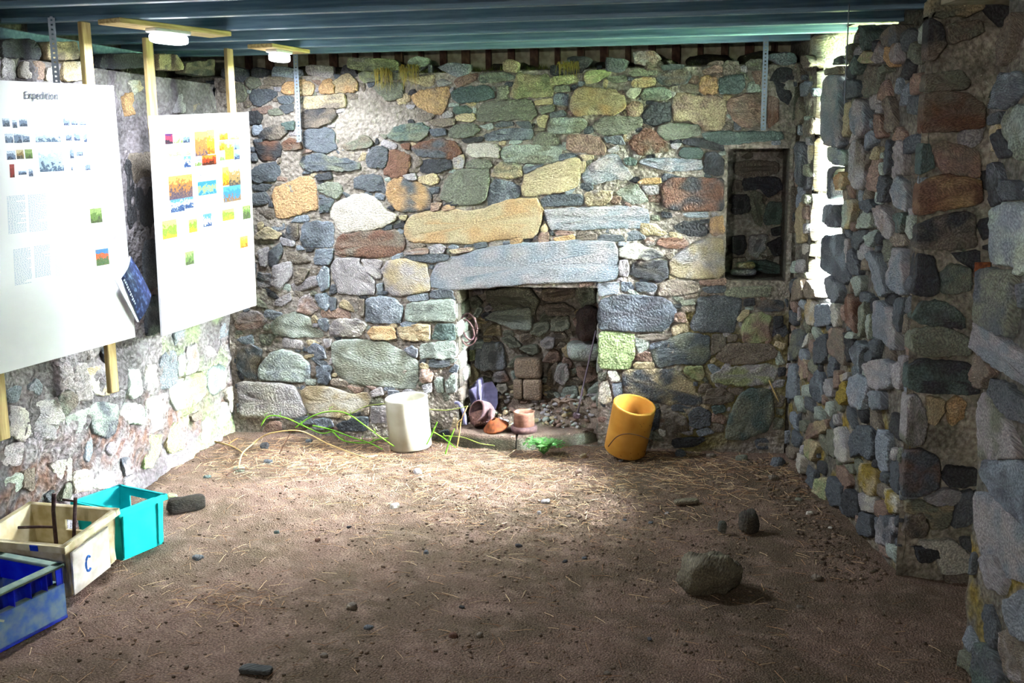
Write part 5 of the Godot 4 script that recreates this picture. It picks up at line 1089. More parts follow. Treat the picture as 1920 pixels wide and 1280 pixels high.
func ground_and_floor() -> void:
	var g := setting("ground", "green grass outside the ruin")
	var pm := PlaneMesh.new(); pm.size = Vector2(60, 60); pm.subdivide_width = 4; pm.subdivide_depth = 4
	var go := part("turf", pm, worn(Color(.15, .20, .09), Color(.23, .28, .14), 0.95, 0.02, 0.6, 0, 33), g)
	go.position = Vector3(0, -0.12, 0)
	# an unseen bank, added to block low sky and steepen the window light
	var hl := tool(); hl.set_smooth_group(0)
	for i in 25:
		for j in 41:
			var x := 3.2 + i * 0.5; var z := -25.0 + j; var rise := (x - 3.2) * 0.41
			hl.add_vertex(Vector3(x, -0.2 + rise + nz.get_noise_2d(x * .3, z * .3) * .35 * clampf(x - 3.2, 0, 1), z))
	for i in 24:
		for j in 40:
			var a := i * 41 + j; var b := a + 41
			for id in [a, b, b + 1, a, b + 1, a + 1]: hl.add_index(id)
	hl.generate_normals()
	part("sky_blocking_bank", hl.commit(), go.material_override, g)
	var st := tool(); st.set_smooth_group(0)
	var x0 := -2.75; var x1 := 2.05; var z0 := -6.3; var z1 := 1.3; var s := 0.026
	var nx := int((x1 - x0) / s); var nq := int((z1 - z0) / s)
	for i in nx + 1:
		for j in nq + 1:
			var x := lerpf(x0, x1, float(i) / nx); var z := lerpf(z0, z1, float(j) / nq)
			var a := nf.get_noise_3d(x * 2.2, z * 2.2, 5.0); var b := nf.get_noise_3d(x * 9.0, z * 9.0, 6.0)
			var c := Color(.545, .45, .39).lerp(Color(.45, .385, .315), clampf(0.5 + a * 1.5, 0, 1)).lerp(Color(.66, .56, .50), clampf(b * 1.2, 0, 0.6))
			st.set_color(lin(c)); st.add_vertex(Vector3(x, ground_height(x, z), z))
	for i in nx:
		for j in nq:
			var a := i * (nq + 1) + j; var b := a + nq + 1
			for id in [a, b, b + 1, a, b + 1, a + 1]: st.add_index(id)
	st.generate_normals()
	var f := setting("floor", "trodden brown earth floor strewn with straw")
	part("earth", st.commit(), M.earth, f)
	var base := tool(); box(base, Vector3(-.35, -0.06, -2.5), Vector3(4.8, 0.07, 7.6))
	part("subsoil", flat(base), M.core, f)

func walls() -> void:
	# back wall with its fireplace and a niche
	var fire := [1.355, 2.140, 0.0, 0.875]; var nook := [2.805, 3.115, 0.925, 1.605]
	var w := setting("wall_back", "rubble stone wall with a lintelled fireplace and a small niche")
	var st := tool()
	slab(st, "back", -0.6, 1.355, -0.05, 2.03, -0.60, -0.035)
	slab(st, "back", 2.14, 2.805, -0.05, 2.03, -0.60, -0.035)
	slab(st, "back", 1.355, 2.14, 0.875, 2.03, -0.60, -0.035)
	slab(st, "back", 1.355, 2.14, -0.05, 0.875, -0.80, -0.32)
	slab(st, "back", 2.805, 3.115, -0.05, 0.925, -0.60, -0.035)
	slab(st, "back", 2.805, 3.115, 1.605, 2.03, -0.60, -0.035)
	slab(st, "back", 2.805, 3.115, 0.925, 1.605, -0.60, -0.38)
	slab(st, "back", 3.115, 3.75, -0.05, 2.03, -0.60, -0.035)
	part("masonry_core", flat(st), M.core, w)
	var tone_b := func(u: float, v: float) -> Color:
		var k := nf.get_noise_3d(u * 3.0, v * 3.0, 4.0)
		var c := Color(.66, .63, .59).lerp(Color(.55, .52, .48), clampf(.5 + k * 1.4, 0, 1))
		var alga := nf.get_noise_3d(u * 2.1, v * 2.6, 21.0)
		if u > 2.6 and v < 0.75: c = c.lerp(Color(.46, .42, .22), clampf(alga * 2.4, 0, .8))
		return c
	mortar(w, "back", 0.0, 3.14, -0.03, 2.02, -0.003, [fire, nook], tone_b)
	mortar(w, "back", 1.33, 2.16, -0.03, 0.9, -0.315, [], tone_b, 0.02)
	mortar(w, "back", 2.79, 3.13, 0.90, 1.62, -0.375, [], tone_b, 0.012)
	lay_stones(w, STONES.back, "back", -0.004, 0.005, 3.135)
	lay_fillers(w, FILLERS.back, "back", -0.006, "sgmmlbptksd", 290)
	lay_stones(w, STONES.hearth, "back", -0.305, 1.36, 2.135, 0.035)
	lay_fillers(w, FILLERS.hearth, "back", -0.305, "gklmptkl", 0, 0.022)
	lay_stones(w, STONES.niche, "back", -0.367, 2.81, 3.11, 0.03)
	# cheeks of the fireplace and of the niche
	for k in 9:
		var y := 0.06 + k * 0.095
		for side in 2:
			var u := 1.345 if side == 0 else 2.15
			var r := part("stone", rock(Vector3(0.05, rng.randf_range(.08, .10), rng.randf_range(.16, .26)), 5.0, 0.008, k * 2.0 + side, SHADE["kglm"[rng.randi() % 4]], SHADE["gm"[rng.randi() % 2]], 5), M.stone, w)
			r.position = at("back", u, y, -0.11 - 0.10 * (k % 2)); r.rotation.y = -0.177
	# left wall
	var wl := setting("wall_left", "limewashed rubble wall behind the exhibition boards")
	st = tool()
	slab(st, "left", -3.6, 4.2, -0.05, 1.99, -0.60, -0.035)
	slab(st, "left", -3.6, 4.2, 1.99, 2.42, -0.60, -0.30)
	part("masonry_core", flat(st), M.core, wl)
	var tone_l := func(u: float, v: float) -> Color:
		var k := nf.get_noise_3d(u * 3.0, v * 3.0, 14.0)
		var c := Color(.55, .53, .54).lerp(Color(.40, .385, .39), clampf(.35 + k * 1.8, 0, 1))
		var moss := nf.get_noise_3d(u * 3.4, v * 5.0, 31.0) + 0.6 - absf(v - 0.28) * 3.2
		if v < 0.55: c = c.lerp(Color(.46, .34, .28), clampf(moss * 1.8 - .2, 0, .85) * clampf(0.5 + 3.0 * nf.get_noise_3d(u * 20.0, v * 20.0, 3.0), 0, 1))
		var algae := nf.get_noise_3d(u * 2.6, v * 3.0, 40.0)
		if v < 0.8 and u > 2.9: c = c.lerp(Color(.58, .66, .46), clampf(algae * 2.2, 0, .7))
		return c
	mortar(wl, "left", -0.2, 3.68, -0.03, 1.985, -0.002, [], tone_l, 0.022)
	mortar(wl, "left", -3.6, -0.2, -0.03, 1.985, -0.002, [], tone_l, 0.022, 0.12)
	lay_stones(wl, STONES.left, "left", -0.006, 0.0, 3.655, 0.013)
	lay_fillers(wl, FILLERS.left.slice(0, 34), "left", -0.008, "lwkblgl", 34, 0.008)
	# right wall with a window slot, then the doorway and the near stretch of wall
	var wr := setting("wall_right", "dark rubble wall between a window slot and a doorway")
	st = tool()
	slab(st, "right", -0.5, 0.10, -0.05, 2.42, -0.62, -0.035)
	slab(st, "right", 0.745, 1.640, -0.05, 2.02, -0.62, -0.035)
	slab(st, "right", 0.745, 1.640, 2.02, 2.42, -0.62, -0.22)
	slab(st, "right", 0.10, 0.745, -0.05, 0.865, -0.62, -0.035)
	slab(st, "right", 0.10, 0.745, 2.15, 2.42, -0.62, -0.10)
	slab(st, "right", 0.10, 0.255, 0.865, 2.15, -0.62, -0.05)
	part("masonry_core", flat(st), M.core, wr)
	var tone_r := func(u: float, v: float) -> Color:
		var k := nf.get_noise_3d(u * 4.0, v * 4.0, 24.0)
		var c := Color(.40, .39, .36).lerp(Color(.54, .51, .46), clampf(.4 + k * 1.6, 0, 1))
		if v < 0.8: c = c.lerp(Color(.62, .53, .20), clampf(nf.get_noise_3d(u * 5.0, v * 5.0, 50.0) * 3.0 - 0.35, 0, .85))
		return c
	mortar(wr, "right", 0.0, 1.665, -0.03, 2.03, -0.016, [[0.27, 0.745, 0.875, 2.2]], tone_r)
	lay_stones(wr, STONES.right, "right", -0.006, 0.01, 1.665, 0.022)
	lay_fillers(wr, FILLERS.right, "right", -0.010, "sbmglkpsd", 150, 0.018)
	# reveal of the window: one block on another
	var tops := [0.870, 1.072, 1.144, 1.385, 1.664, 1.874, 1.975, 2.153]
	for k in tops.size() - 1:
		var h: float = tops[k + 1] - tops[k]
		var c: String = ["t", "w", "w", "t", "t", "y", "t"][k % 7]
		var b := part("reveal_stone", rock(Vector3(0.17, h * 0.985, 0.62), 9.0, 0.010, 60.0 + k, SHADE[c], SHADE["w"], 7), M.stone, wr)
		b.position = at("right", 0.19, tops[k] + h / 2.0, -0.325); b.rotation.y = PI / 2
		b.rotation.y = 0.0; b.basis = Basis(Vector3(0, 0, 1), Vector3.UP, Vector3(-1, 0, 0))
	for k in 6:
		var b := part("reveal_stone", rock(Vector3(0.05, 0.205, 0.60), 9.0, 0.008, 80.0 + k, SHADE["m"], SHADE["s"], 5), M.stone, wr)
		b.position = at("right", 0.755, 0.98 + k * 0.208, -0.33); b.basis = Basis(Vector3(0, 0, 1), Vector3.UP, Vector3(-1, 0, 0))
	for k in 3:
		var b := part("sill_stone", rock(Vector3(0.16, 0.07, 0.62), 8.0, 0.008, 90.0 + k, SHADE["l"], SHADE["g"], 6), M.stone, wr)
		b.position = at("right", 0.345 + k * 0.158, 0.87, -0.325); b.basis = Basis(Vector3(0, 0, 1), Vector3.UP, Vector3(-1, 0, 0))
	var wj := setting("wall_doorway", "dark stone reveal of the doorway beside the window slot")
	mortar(wj, "jamb", -0.01, 0.62, -0.03, 2.12, -0.012, [], func(u: float, v: float) -> Color: return Color(.70, .67, .61).lerp(Color(.50, .48, .43), clampf(.5 + 1.6 * nf.get_noise_3d(u * 5.0, v * 5.0, 61.0), 0, 1)))
	lay_stones(wj, STONES.jamb, "jamb", -0.006, -0.012, 0.6, 0.026)
	lay_fillers(wj, FILLERS.jamb, "jamb", -0.008, "dsmgel", 60, 0.02)
	var wn := setting("wall_near", "blue grey rubble wall on the camera side of the doorway")
	st = tool()
	slab(st, "near", 0.035, 4.4, -0.05, 2.42, -0.62, -0.035)
	part("masonry_core", flat(st), M.core, wn)
	mortar(wn, "near", 0.0, 1.0, -0.03, 2.06, -0.010, [], tone_r)
	mortar(wn, "near", 1.0, 4.4, -0.03, 2.06, -0.010, [], tone_r, 0.02, 0.12)
	lay_stones(wn, STONES.near, "near", -0.006, -0.03, 1.0, 0.022)
	lay_fillers(wn, FILLERS.near, "near", -0.008, "sbmgls", 60, 0.018)
	for k in 10:
		var b := part("stone", rock(Vector3(0.13, 0.2, 0.55), 7.0, 0.012, 120.0 + k, SHADE["s"], SHADE["m"], 5), M.stone, wn)
		b.position = at("near", 0.075, 0.1 + k * 0.205, -0.31); b.basis = Basis(Vector3(0, 0, 1), Vector3.UP, Vector3(-1, 0, 0))
	# the door at the outer side of the doorway
	var door := setting("door_1", "dark plank door closing the doorway")
	for k in 6:
		var b := part("plank", chamfer_box(Vector3(0.03, 2.10, 0.1165), 0.001), M.oldwood, door)
		b.position = Vector3(1.93, 1.03, -3.66 + k * 0.117)
	for y in [0.3, 1.0, 1.75]:
		var b := part("ledge", chamfer_box(Vector3(0.03, 0.12, 0.66), 0.004), M.oldwood, door)
		b.position = Vector3(1.90, y, -3.37)
	st = tool(); box(st, Vector3(1.78, 2.25, -3.4), Vector3(0.60, 0.34, 0.9)); box(st, Vector3(1.965, 1.15, -3.4), Vector3(0.02, 2.4, 0.9))  # second box: unseen sheet added behind the planks to stop daylight leaking
	part("lintel_and_backing", flat(st), M.oldwood, door)
	var hinge := part("hinge_strap", chamfer_box(Vector3(.055, .055, .012), .003), M.rust, door)
	hinge.position = Vector3(1.672, 1.172, -3.695)
	# behind the camera
	var wb := setting("wall_behind", "plain rubble wall closing the room behind the viewer")
	st = tool(); box(st, Vector3(-.4, 1.18, 1.45), Vector3(5.4, 2.5, 0.4))
	part("masonry_core", flat(st), M.core, wb)

func roof() -> void:
	var turn := -atan(0.170)
	var b := Basis(Vector3.UP, turn)
	var c := setting("ceiling", "boarded roof deck carried on blue grey joists")
	var st := tool(); box(st, Vector3(-.3, 2.395, -2.5), Vector3(6.4, 0.05, 8.6), Basis())
	part("deck", flat(st), M.joist, c)
	var zs := [-5.60, -5.255, -4.89, -4.465, -4.02, -3.6, -3.18, -2.76, -2.34, -1.92, -1.5, -1.08, -0.66, -0.24, 0.18, 0.6]
	for k in zs.size():
		var j := part("joist", chamfer_box(Vector3(4.3, 0.235, 0.045), 0.003), M.joist, c)
		j.basis = b; j.position = Vector3(-0.22, 2.13 + 0.1175, zs[k] - 0.022 - 0.22 * 0.17)
	for q in [[-0.60, -4.89, 2.20], [-0.355, -4.89, 2.205]]:
		var kn := CylinderMesh.new(); kn.top_radius = 0.012; kn.bottom_radius = 0.012; kn.height = 0.002; kn.radial_segments = 14
		var o := part("knot", kn, plain(Color(.50, .36, .18), 0.6), c)
		var off := b * Vector3(q[0] + 0.22, 0, 0.0235)
		o.position = Vector3(-0.22, q[2], q[1] - 0.022 - 0.22 * 0.17) + off; o.basis = b * Basis(Vector3.RIGHT, PI / 2)
	# wall plate on the left wall
	var pl := part("wall_plate", chamfer_box(Vector3(0.07, 0.045, 2.5), 0.004), M.joist, c)
	pl.position = at("left", 2.10, 2.085, -0.12); pl.rotation.y = -0.1737
	# boards that close the gable over the back wall
	var g := setting("wall_gable", "weathered upright boards closing the gable above the back wall")
	for k in 27:
		var u := -0.1 + k * 0.128
		var p := part("plank", chamfer_box(Vector3(0.118, 0.42, 0.016), 0.003), M.oldwood, g)
		p.position = at("back", u, 2.22, -0.30 - 0.006 * (k % 2)); p.rotation.y = -0.177
		var q := part("batten", chamfer_box(Vector3(0.030 + 0.008 * (k % 3), 0.42, 0.03), 0.003), M.redwood, g)
		q.position = at("back", u + 0.064, 2.22, -0.27); q.rotation.y = -0.177
	st = tool(); slab(st, "back", -0.6, 3.8, 2.03, 2.42, -0.62, -0.34)
	part("backing", flat(st), M.oldwood, g)
	# perforated steel straps hanging from the joists
	var spots := [
		[Vector3(-1.808, 2.14, -4.295), 0.27, "perforated steel strap beside the large board's timber batten"],
		[Vector3(-1.143, 2.14, -5.775), 0.47, "perforated steel strap hanging in front of the orange stones"],
		[Vector3(1.277, 2.15, -5.374), 0.45, "perforated steel strap hanging over the niche"],
		[Vector3(1.321, 2.15, -4.222), 0.37, "dark perforated steel strap hanging by the bright window slot"]]
	for q in spots:
		var s := thing("steel_strap", q[2], "strap", q[0], [0.3, -0.17, -0.17, 1.15][spots.find(q)])
		var m := tool(); var len: float = q[1]
		for side in [-1, 1]: box(m, Vector3(side * 0.0085, -len / 2, 0), Vector3(0.009, len, 0.002))
		var n := int(len / 0.018)
		for i in n + 1: box(m, Vector3(0, -len * i / n, 0), Vector3(0.010, 0.011, 0.002))
		part("strip", flat(m), M.steel, s)
		if spots.find(q) != 3:
			var e := tool(); box(e, Vector3(0, -len - 0.004, 0.008), Vector3(0.022, 0.003, 0.018)); part("foot", flat(e), M.steel, s)

# ---------------------------------------------------------------- exhibition
func speck(r: RandomNumberGenerator, c: Color, v: float) -> Color:
	var k := r.randf_range(-v, v); return Color(clampf(c.r + k, 0, 1), clampf(c.g + k, 0, 1), clampf(c.b + k, 0, 1))

func print_image(rows: Array, size: Vector2i) -> ImageTexture:
	# the print on a board: photographs, blocks of small type
	var im := Image.create(size.x, size.y, false, Image.FORMAT_RGB8); im.fill(Color(.95, .95, .96))
	var r := RandomNumberGenerator.new(); r.seed = 77
	var tones := {
		"sunset": [Color(.25, .10, .30), Color(.55, .15, .25), Color(.10, .06, .12)], "land": [Color(.45, .65, .85), Color(.80, .80, .60), Color(.35, .42, .22)],
		"peak": [Color(.70, .78, .88), Color(.35, .42, .55), Color(.12, .16, .25)], "shore": [Color(.93, .93, .95), Color(.88, .90, .88), Color(.45, .52, .38)],
		"wave": [Color(.25, .45, .75), Color(.85, .90, .95), Color(.10, .18, .35)], "room": [Color(.80, .62, .30), Color(.55, .35, .18), Color(.25, .20, .28)],
		"gold": [Color(.95, .75, .35), Color(.82, .52, .10), Color(.45, .28, .06)], "fire": [Color(.85, .40, .12), Color(.60, .16, .05), Color(.18, .06, .04)],
		"field": [Color(.60, .75, .40), Color(.38, .60, .15), Color(.75, .50, .15)], "isle": [Color(.15, .42, .80), Color(.50, .62, .35), Color(.12, .38, .72)],
		"rock": [Color(.75, .68, .55), Color(.50, .40, .25), Color(.22, .20, .20)], "sea": [Color(.25, .50, .82), Color(.15, .40, .75), Color(.45, .32, .15)],
		"moss": [Color(.50, .58, .35), Color(.32, .42, .20), Color(.20, .24, .14)], "snow": [Color(.80, .85, .92), Color(.40, .46, .58), Color(.16, .20, .30)],
		"red": [Color(.60, .20, .22), Color(.50, .08, .12), Color(.30, .06, .08)], "fog": [Color(.92, .94, .97), Color(.62, .70, .78), Color(.25, .32, .42)],
		"crew": [Color(.20, .45, .70), Color(.80, .32, .15), Color(.25, .35, .20)]}
	for line in rows:
		var f: PackedStringArray = line.split(" ")
		var x0 := int(f[1].to_float() * size.x / 1000.0); var y0 := int(f[2].to_float() * size.y / 1000.0)
		var x1 := int(f[3].to_float() * size.x / 1000.0); var y1 := int(f[4].to_float() * size.y / 1000.0)
		x0 = clampi(x0, 0, size.x - 1); x1 = clampi(x1, 0, size.x - 1); y1 = clampi(y1, 0, size.y - 1)
		if f[0] in ["text", "faint"]:
			var ink := Color(.62, .70, .80) if f[0] == "text" else Color(.82, .86, .91)
			var y := y0
			while y < y1 - 2:
				var x := x0
				var stop := x1 - (r.randi_range(0, (x1 - x0) / 2) if r.randf() < 0.25 else 0)
				while x < stop:
					var wlen := r.randi_range(4, 11)
					im.fill_rect(Rect2i(x, y, mini(wlen, stop - x), 2), ink); x += wlen + 3
				y += 5
			continue
		if f[0] in ["ink", "mark"]:
			for k in 14:
				im.fill_rect(Rect2i(r.randi_range(x0, x1 - 3), r.randi_range(y0, y1 - 4), r.randi_range(2, 6), r.randi_range(2, 7)), Color(.25, .28, .38) if f[0] == "mark" else [Color(.55, .62, .80), Color(.75, .55, .60)][k % 2])
			continue
		var t: Array = tones[f[0]]; var key := r.randf() * 90.0
		var edge := r.randf_range(.35, .6)
		for y in range(y0, y1):
			for x in range(x0, x1):
				var q := Vector2(x - x0, y - y0); var v := q.y / maxf(1, y1 - y0)
				var n := nf.get_noise_3d(q.x * 0.045, q.y * 0.045, key); var n2 := nz.get_noise_3d(q.x * 0.16, q.y * 0.16, key)
				var c: Color
				if v + n * 0.35 < edge * 0.62: c = t[0]
				elif v + n * 0.55 < edge + 0.25: c = t[1]
				else: c = t[2]
				if n2 > 0.28: c = c.lerp(t[(int(absf(n * 30.0))) % 3], 0.7)
				im.set_pixel(x, y, speck(r, c, 0.06))
	return ImageTexture.create_from_image(im)

func quad_board(parent: Node3D, p: Array, thick: float, m: Material) -> void:
	# p: top left, top right, bottom right, bottom left of the front
	var n: Vector3 = (p[1] - p[0]).cross(p[3] - p[0]).normalized()
	if n.x < 0: n = -n
	var core := tool()
	hexa(core, [p[3] - n * 0.001, p[2] - n * 0.001, p[2] - n * thick, p[3] - n * thick, p[0] - n * 0.001, p[1] - n * 0.001, p[1] - n * thick, p[0] - n * thick])
	part("panel", flat(core), M.white_print, parent)
	var st := tool(); st.set_smooth_group(-1)
	var uv := [Vector2(0, 0), Vector2(1, 0), Vector2(1, 1), Vector2(0, 1)]
	for id in [0, 1, 2, 0, 2, 3]: st.set_uv(uv[id]); st.add_vertex(p[id])
	part("printed_sheet", flat(st), m, parent)

func boards() -> void:
	var b1 := [Vector3(-1.903, 1.870, -3.728), Vector3(-1.627, 1.884, -4.417), Vector3(-1.620, 0.833, -4.432), Vector3(-1.925, 0.812, -3.673)]
	var b2 := [Vector3(-1.616, 1.776, -4.811), Vector3(-1.345, 1.816, -5.512), Vector3(-1.353, 0.815, -5.491), Vector3(-1.624, 0.774, -4.791)]
	var m1 := plain(Color.WHITE, 0.5); m1.albedo_texture = print_image(PRINT_1, Vector2i(760, 1060)); m1.texture_repeat = false
	var m2 := plain(Color.WHITE, 0.5); m2.albedo_texture = print_image(PRINT_2, Vector2i(760, 1010)); m2.texture_repeat = false
	var t := thing("display_board", "large white exhibition board titled Expedition with a brochure tucked at its edge", "board")
	quad_board(t, b1, 0.012, m1)
	var tm := TextMesh.new(); tm.text = "Expedition"; tm.font_size = 16; tm.pixel_size = 0.0022; tm.depth = 0.0006
	var sf := SystemFont.new(); sf.font_names = PackedStringArray(["Droid Sans"]); tm.font = sf
	var ex: Vector3 = (b1[1] - b1[0]).normalized(); var ey: Vector3 = (b1[0] - b1[3]).normalized(); var ez := ex.cross(ey).normalized()
	var title := part("title", tm, plain(Color(.20, .22, .32), 0.6), t)
	title.basis = Basis(ex, ey, ez); title.position = b1[0] + ex * 0.742 * 0.485 - ey * 1.05 * 0.048 + ez * 0.0015
	t = thing("display_board", "smaller white exhibition board with rows of colour photographs", "board")
	quad_board(t, b2, 0.012, m2)
	# timber battens the boards hang on
	for q in [[Vector3(-1.682, 2.128, -4.345), 0.61, "timber batten behind the right edge of the large board"], [Vector3(-1.945, 2.128, -3.90), 0.53, "timber batten behind the middle of the large board"],
			[Vector3(-1.628, 2.128, -4.93), 0.85, "timber batten above the edge of the smaller board by the large board"], [Vector3(-1.40, 2.128, -5.46), 0.95, "timber batten above the edge of the smaller board by the corner"]]:
		var h: float = q[0].y - q[1]
		var o := top("timber_batten", chamfer_box(Vector3(0.024, h, 0.050), 0.003), M.wood, q[2], "batten", "", Vector3(q[0].x - 0.018, q[1] + h / 2, q[0].z))
		o.rotation.y = -0.37 + PI * 0.0
	# brochure tucked into the edge
	var br := thing("brochure", "folded dark blue brochure tucked behind the edge of the large board", "brochure")
	var cov := tool(); cov.set_smooth_group(0)
	var a := Vector3(-1.612, 1.182, -4.426); var bq := Vector3(-1.572, 1.004, -4.528); var cq := Vector3(-1.600, 0.899, -4.434); var dq := Vector3(-1.634, 1.095, -4.358)
	var nn := (bq - a).cross(dq - a).normalized()
	if nn.x < 0: nn = -nn
	for i in 8:
		for j in 8:
			var cs := []
			for o in [[0, 0], [1, 0], [1, 1], [0, 1]]:
				var u: float = (i + o[0]) / 8.0; var v: float = (j + o[1]) / 8.0
				var pp := a.lerp(bq, u).lerp(dq.lerp(cq, u), v) + nn * (0.012 * sin(PI * v) + 0.004 * sin(PI * u))
				cs.append([pp, Vector2(u, v)])
			for ids in [[0, 1, 2], [0, 2, 3]]:
				for id in ids: cov.set_uv(cs[id][1]); cov.add_vertex(cs[id][0])
	cov.index(); cov.generate_normals()
	var im := Image.create(128, 128, false, Image.FORMAT_RGB8)
	for y in 128:
		for x in 128:
			var k := nf.get_noise_3d(x * .05, y * .05, 3.0)
			im.set_pixel(x, y, Color(.12, .15, .30).lerp(Color(.38, .46, .66), clampf(k * 1.6, 0, 1)))
	var pr := RandomNumberGenerator.new(); pr.seed = 3
	for k in 11: im.fill_rect(Rect2i(8 + k * 7, 112, 5, pr.randi_range(6, 10)), Color(.9, .92, .97))
	var cm := plain(Color.WHITE, 0.35); cm.albedo_texture = ImageTexture.create_from_image(im)
	part("cover", cov.commit(), cm, br)
	var pg := tool()
	hexa(pg, [dq - nn * 0.004, cq - nn * 0.004, cq + Vector3(-.004, .002, .016) - nn * 0.002, dq + Vector3(-.014, -.002, .034) - nn * 0.002, dq - nn * 0.001, cq - nn * 0.001, cq + Vector3(-.004, .002, .016) + nn * 0.002, dq + Vector3(-.014, -.002, .034) + nn * 0.002])
	hexa(pg, [a - nn * 0.006, bq - nn * 0.006, cq - nn * 0.006, dq - nn * 0.006, a - nn * 0.003, bq - nn * 0.003, cq - nn * 0.003, dq - nn * 0.003])
	part("pages", flat(pg), plain(Color(.88, .90, .94), 0.5), br)

func lamps() -> void:
	for q in [[Vector3(-1.56, 2.118, -4.235), Vector3(-1.262, 2.118, -4.75), Vector3(-1.40, 2.108, -4.46), LAMP_1, 0.19, "glowing bulkhead lamp on a plank above the large board", "rough plank under the joists carrying the lamp near the large board", 0.13],
			[Vector3(-1.207, 2.118, -5.235), Vector3(-1.088, 2.118, -5.575), Vector3(-1.14, 2.108, -5.36), LAMP_2, 0.15, "glowing bulkhead lamp on a plank close to the back wall", "rough plank under the joists carrying the lamp near the back wall", 0.14]]:
		var d: Vector3 = q[1] - q[0]; var turn := atan2(d.x, d.z)
		var pl := top("lamp_plank", chamfer_box(Vector3(q[7], 0.020, d.length()), 0.003), M.plank, q[6], "plank", "", (q[0] + q[1]) / 2.0)
		pl.rotation.y = turn
		var l := thing("bulkhead_lamp", q[5], "lamp", q[2], turn)
		var base := part("housing", chamfer_box(Vector3(0.066, 0.016, q[4]), 0.004), plain(Color(.9, .9, .9), 0.5), l)
		base.position.y = -0.008
		var gm := plain(Color(.95, .97, 1.0), 0.4); gm.emission_enabled = true; gm.emission = Color(.95, .97, 1.0); gm.emission_energy_multiplier = 5.0
		var df := part("lamp_diffuser", rock(Vector3(0.060, 0.044, q[4] * 0.96), 4.0, 0.0, 1.0, Color.WHITE, Color.WHITE, 6), gm, l)
		df.position.y = -0.036
		var al := AreaLight3D.new(); al.name = "lamp_light"; l.add_child(al)
		al.area_size = Vector2(0.058, q[4] * 0.92); al.light_energy = q[3]; al.light_color = Color(.93, .96, 1.0)
		al.area_range = 12.0; al.area_attenuation = 2.0; al.shadow_enabled = true
		al.position = Vector3(0, -0.061, 0); al.basis = Basis(Vector3.RIGHT, -PI / 2)

	# an added fill bulb behind the camera brightens the doorway reveal and near wall
	var bulb := thing("added_fill_bulb", "added fill bulb out of view behind the camera hanging from a joist", "lamp", Vector3(-0.95, 1.92, 0.75))
	var gb := plain(Color(1, .98, .95), 0.4); gb.emission_enabled = true; gb.emission = Color(1, .97, .92); gb.emission_energy_multiplier = 5.0
	part("fill_lamp_glass", lathed([Vector2(0, -.045), Vector2(.018, -.042), Vector2(.030, -.025), Vector2(.032, -.008), Vector2(.022, .018), Vector2(.014, .034), Vector2(0, .036)], 20), gb, bulb)
	part("socket", lathed([Vector2(0, .034), Vector2(.018, .034), Vector2(.018, .07), Vector2(.006, .08), Vector2(0, .08)], 16), plain(Color(.12, .12, .13), .5), bulb)
	var fx := tool(); tube(fx, [Vector3(0, .08, 0), Vector3(0, .215, 0)], .003, .003, 6); fx.generate_normals(); part("flex", fx.commit(), plain(Color(.8, .8, .8), .6), bulb)
	var ol := OmniLight3D.new(); ol.name = "lamp_light"; bulb.add_child(ol)
	ol.light_energy = 1.2; ol.light_color = Color(1.0, .97, .93); ol.light_size = 0.03; ol.omni_range = 14.0; ol.omni_attenuation = 2.0; ol.shadow_enabled = true

# ---------------------------------------------------------------- crates
func tub(parent: Node3D, lx: float, lz: float, h: float, flare: float, t: float, m: Material, hole_side: int, hl := 0.25, hr := 0.75, hb := 0.60, ht := 0.85) -> void:
	# an open tub: bottom lx by lz, wider at the rim by flare on each side, walls t thick; one end has a hand hole
	var cb := [Vector3(-lx / 2, 0, -lz / 2), Vector3(lx / 2, 0, -lz / 2), Vector3(lx / 2, 0, lz / 2), Vector3(-lx / 2, 0, lz / 2)]
	var ct := []
	for c in cb: ct.append(Vector3(c.x + signf(c.x) * flare, h, c.z + signf(c.z) * flare))
	var st := tool(); box(st, Vector3(0, t / 2, 0), Vector3(lx, t, lz)); part("tub_floor", flat(st), m, parent)
	for k in 4:
		var n := (k + 1) % 4
		var dir := Vector3([0, 1, 0, -1][k], 0, [-1, 0, 1, 0][k])
		var piece := func(s: SurfaceTool, a0: float, a1: float, y0: float, y1: float) -> void:
			var pt := func(a: float, y: float, inn: float) -> Vector3:
				return cb[k].lerp(ct[k], y).lerp(cb[n].lerp(ct[n], y), a) - dir * inn
			hexa(s, [pt.call(a0, y0, 0.0), pt.call(a1, y0, 0.0), pt.call(a1, y0, t), pt.call(a0, y0, t), pt.call(a0, y1, 0.0), pt.call(a1, y1, 0.0), pt.call(a1, y1, t), pt.call(a0, y1, t)])
		var s := tool()
		if k == hole_side:
			piece.call(s, 0.0, hl, 0.0, 1.0); piece.call(s, hr, 1.0, 0.0, 1.0); piece.call(s, hl, hr, 0.0, hb); piece.call(s, hl, hr, ht, 1.0)
		else: piece.call(s, 0.0, 1.0, 0.0, 1.0)
		part("side_panel", flat(s), m, parent)
	var rim := tool()
	for k in 4:
		var n := (k + 1) % 4; var dir := Vector3([0, 1, 0, -1][k], 0, [-1, 0, 1, 0][k])
		var along: Vector3 = (ct[n] - ct[k]).normalized() * 0.012
		var a: Vector3 = ct[k] - along; var b: Vector3 = ct[n] + along
		hexa(rim, [a - dir * t - Vector3(0, .024, 0), b - dir * t - Vector3(0, .024, 0), b + dir * 0.012 - Vector3(0, .024, 0), a + dir * 0.012 - Vector3(0, .024, 0), a - dir * t, b - dir * t, b + dir * 0.010, a + dir * 0.010])
	part("rim", flat(rim), m, parent)

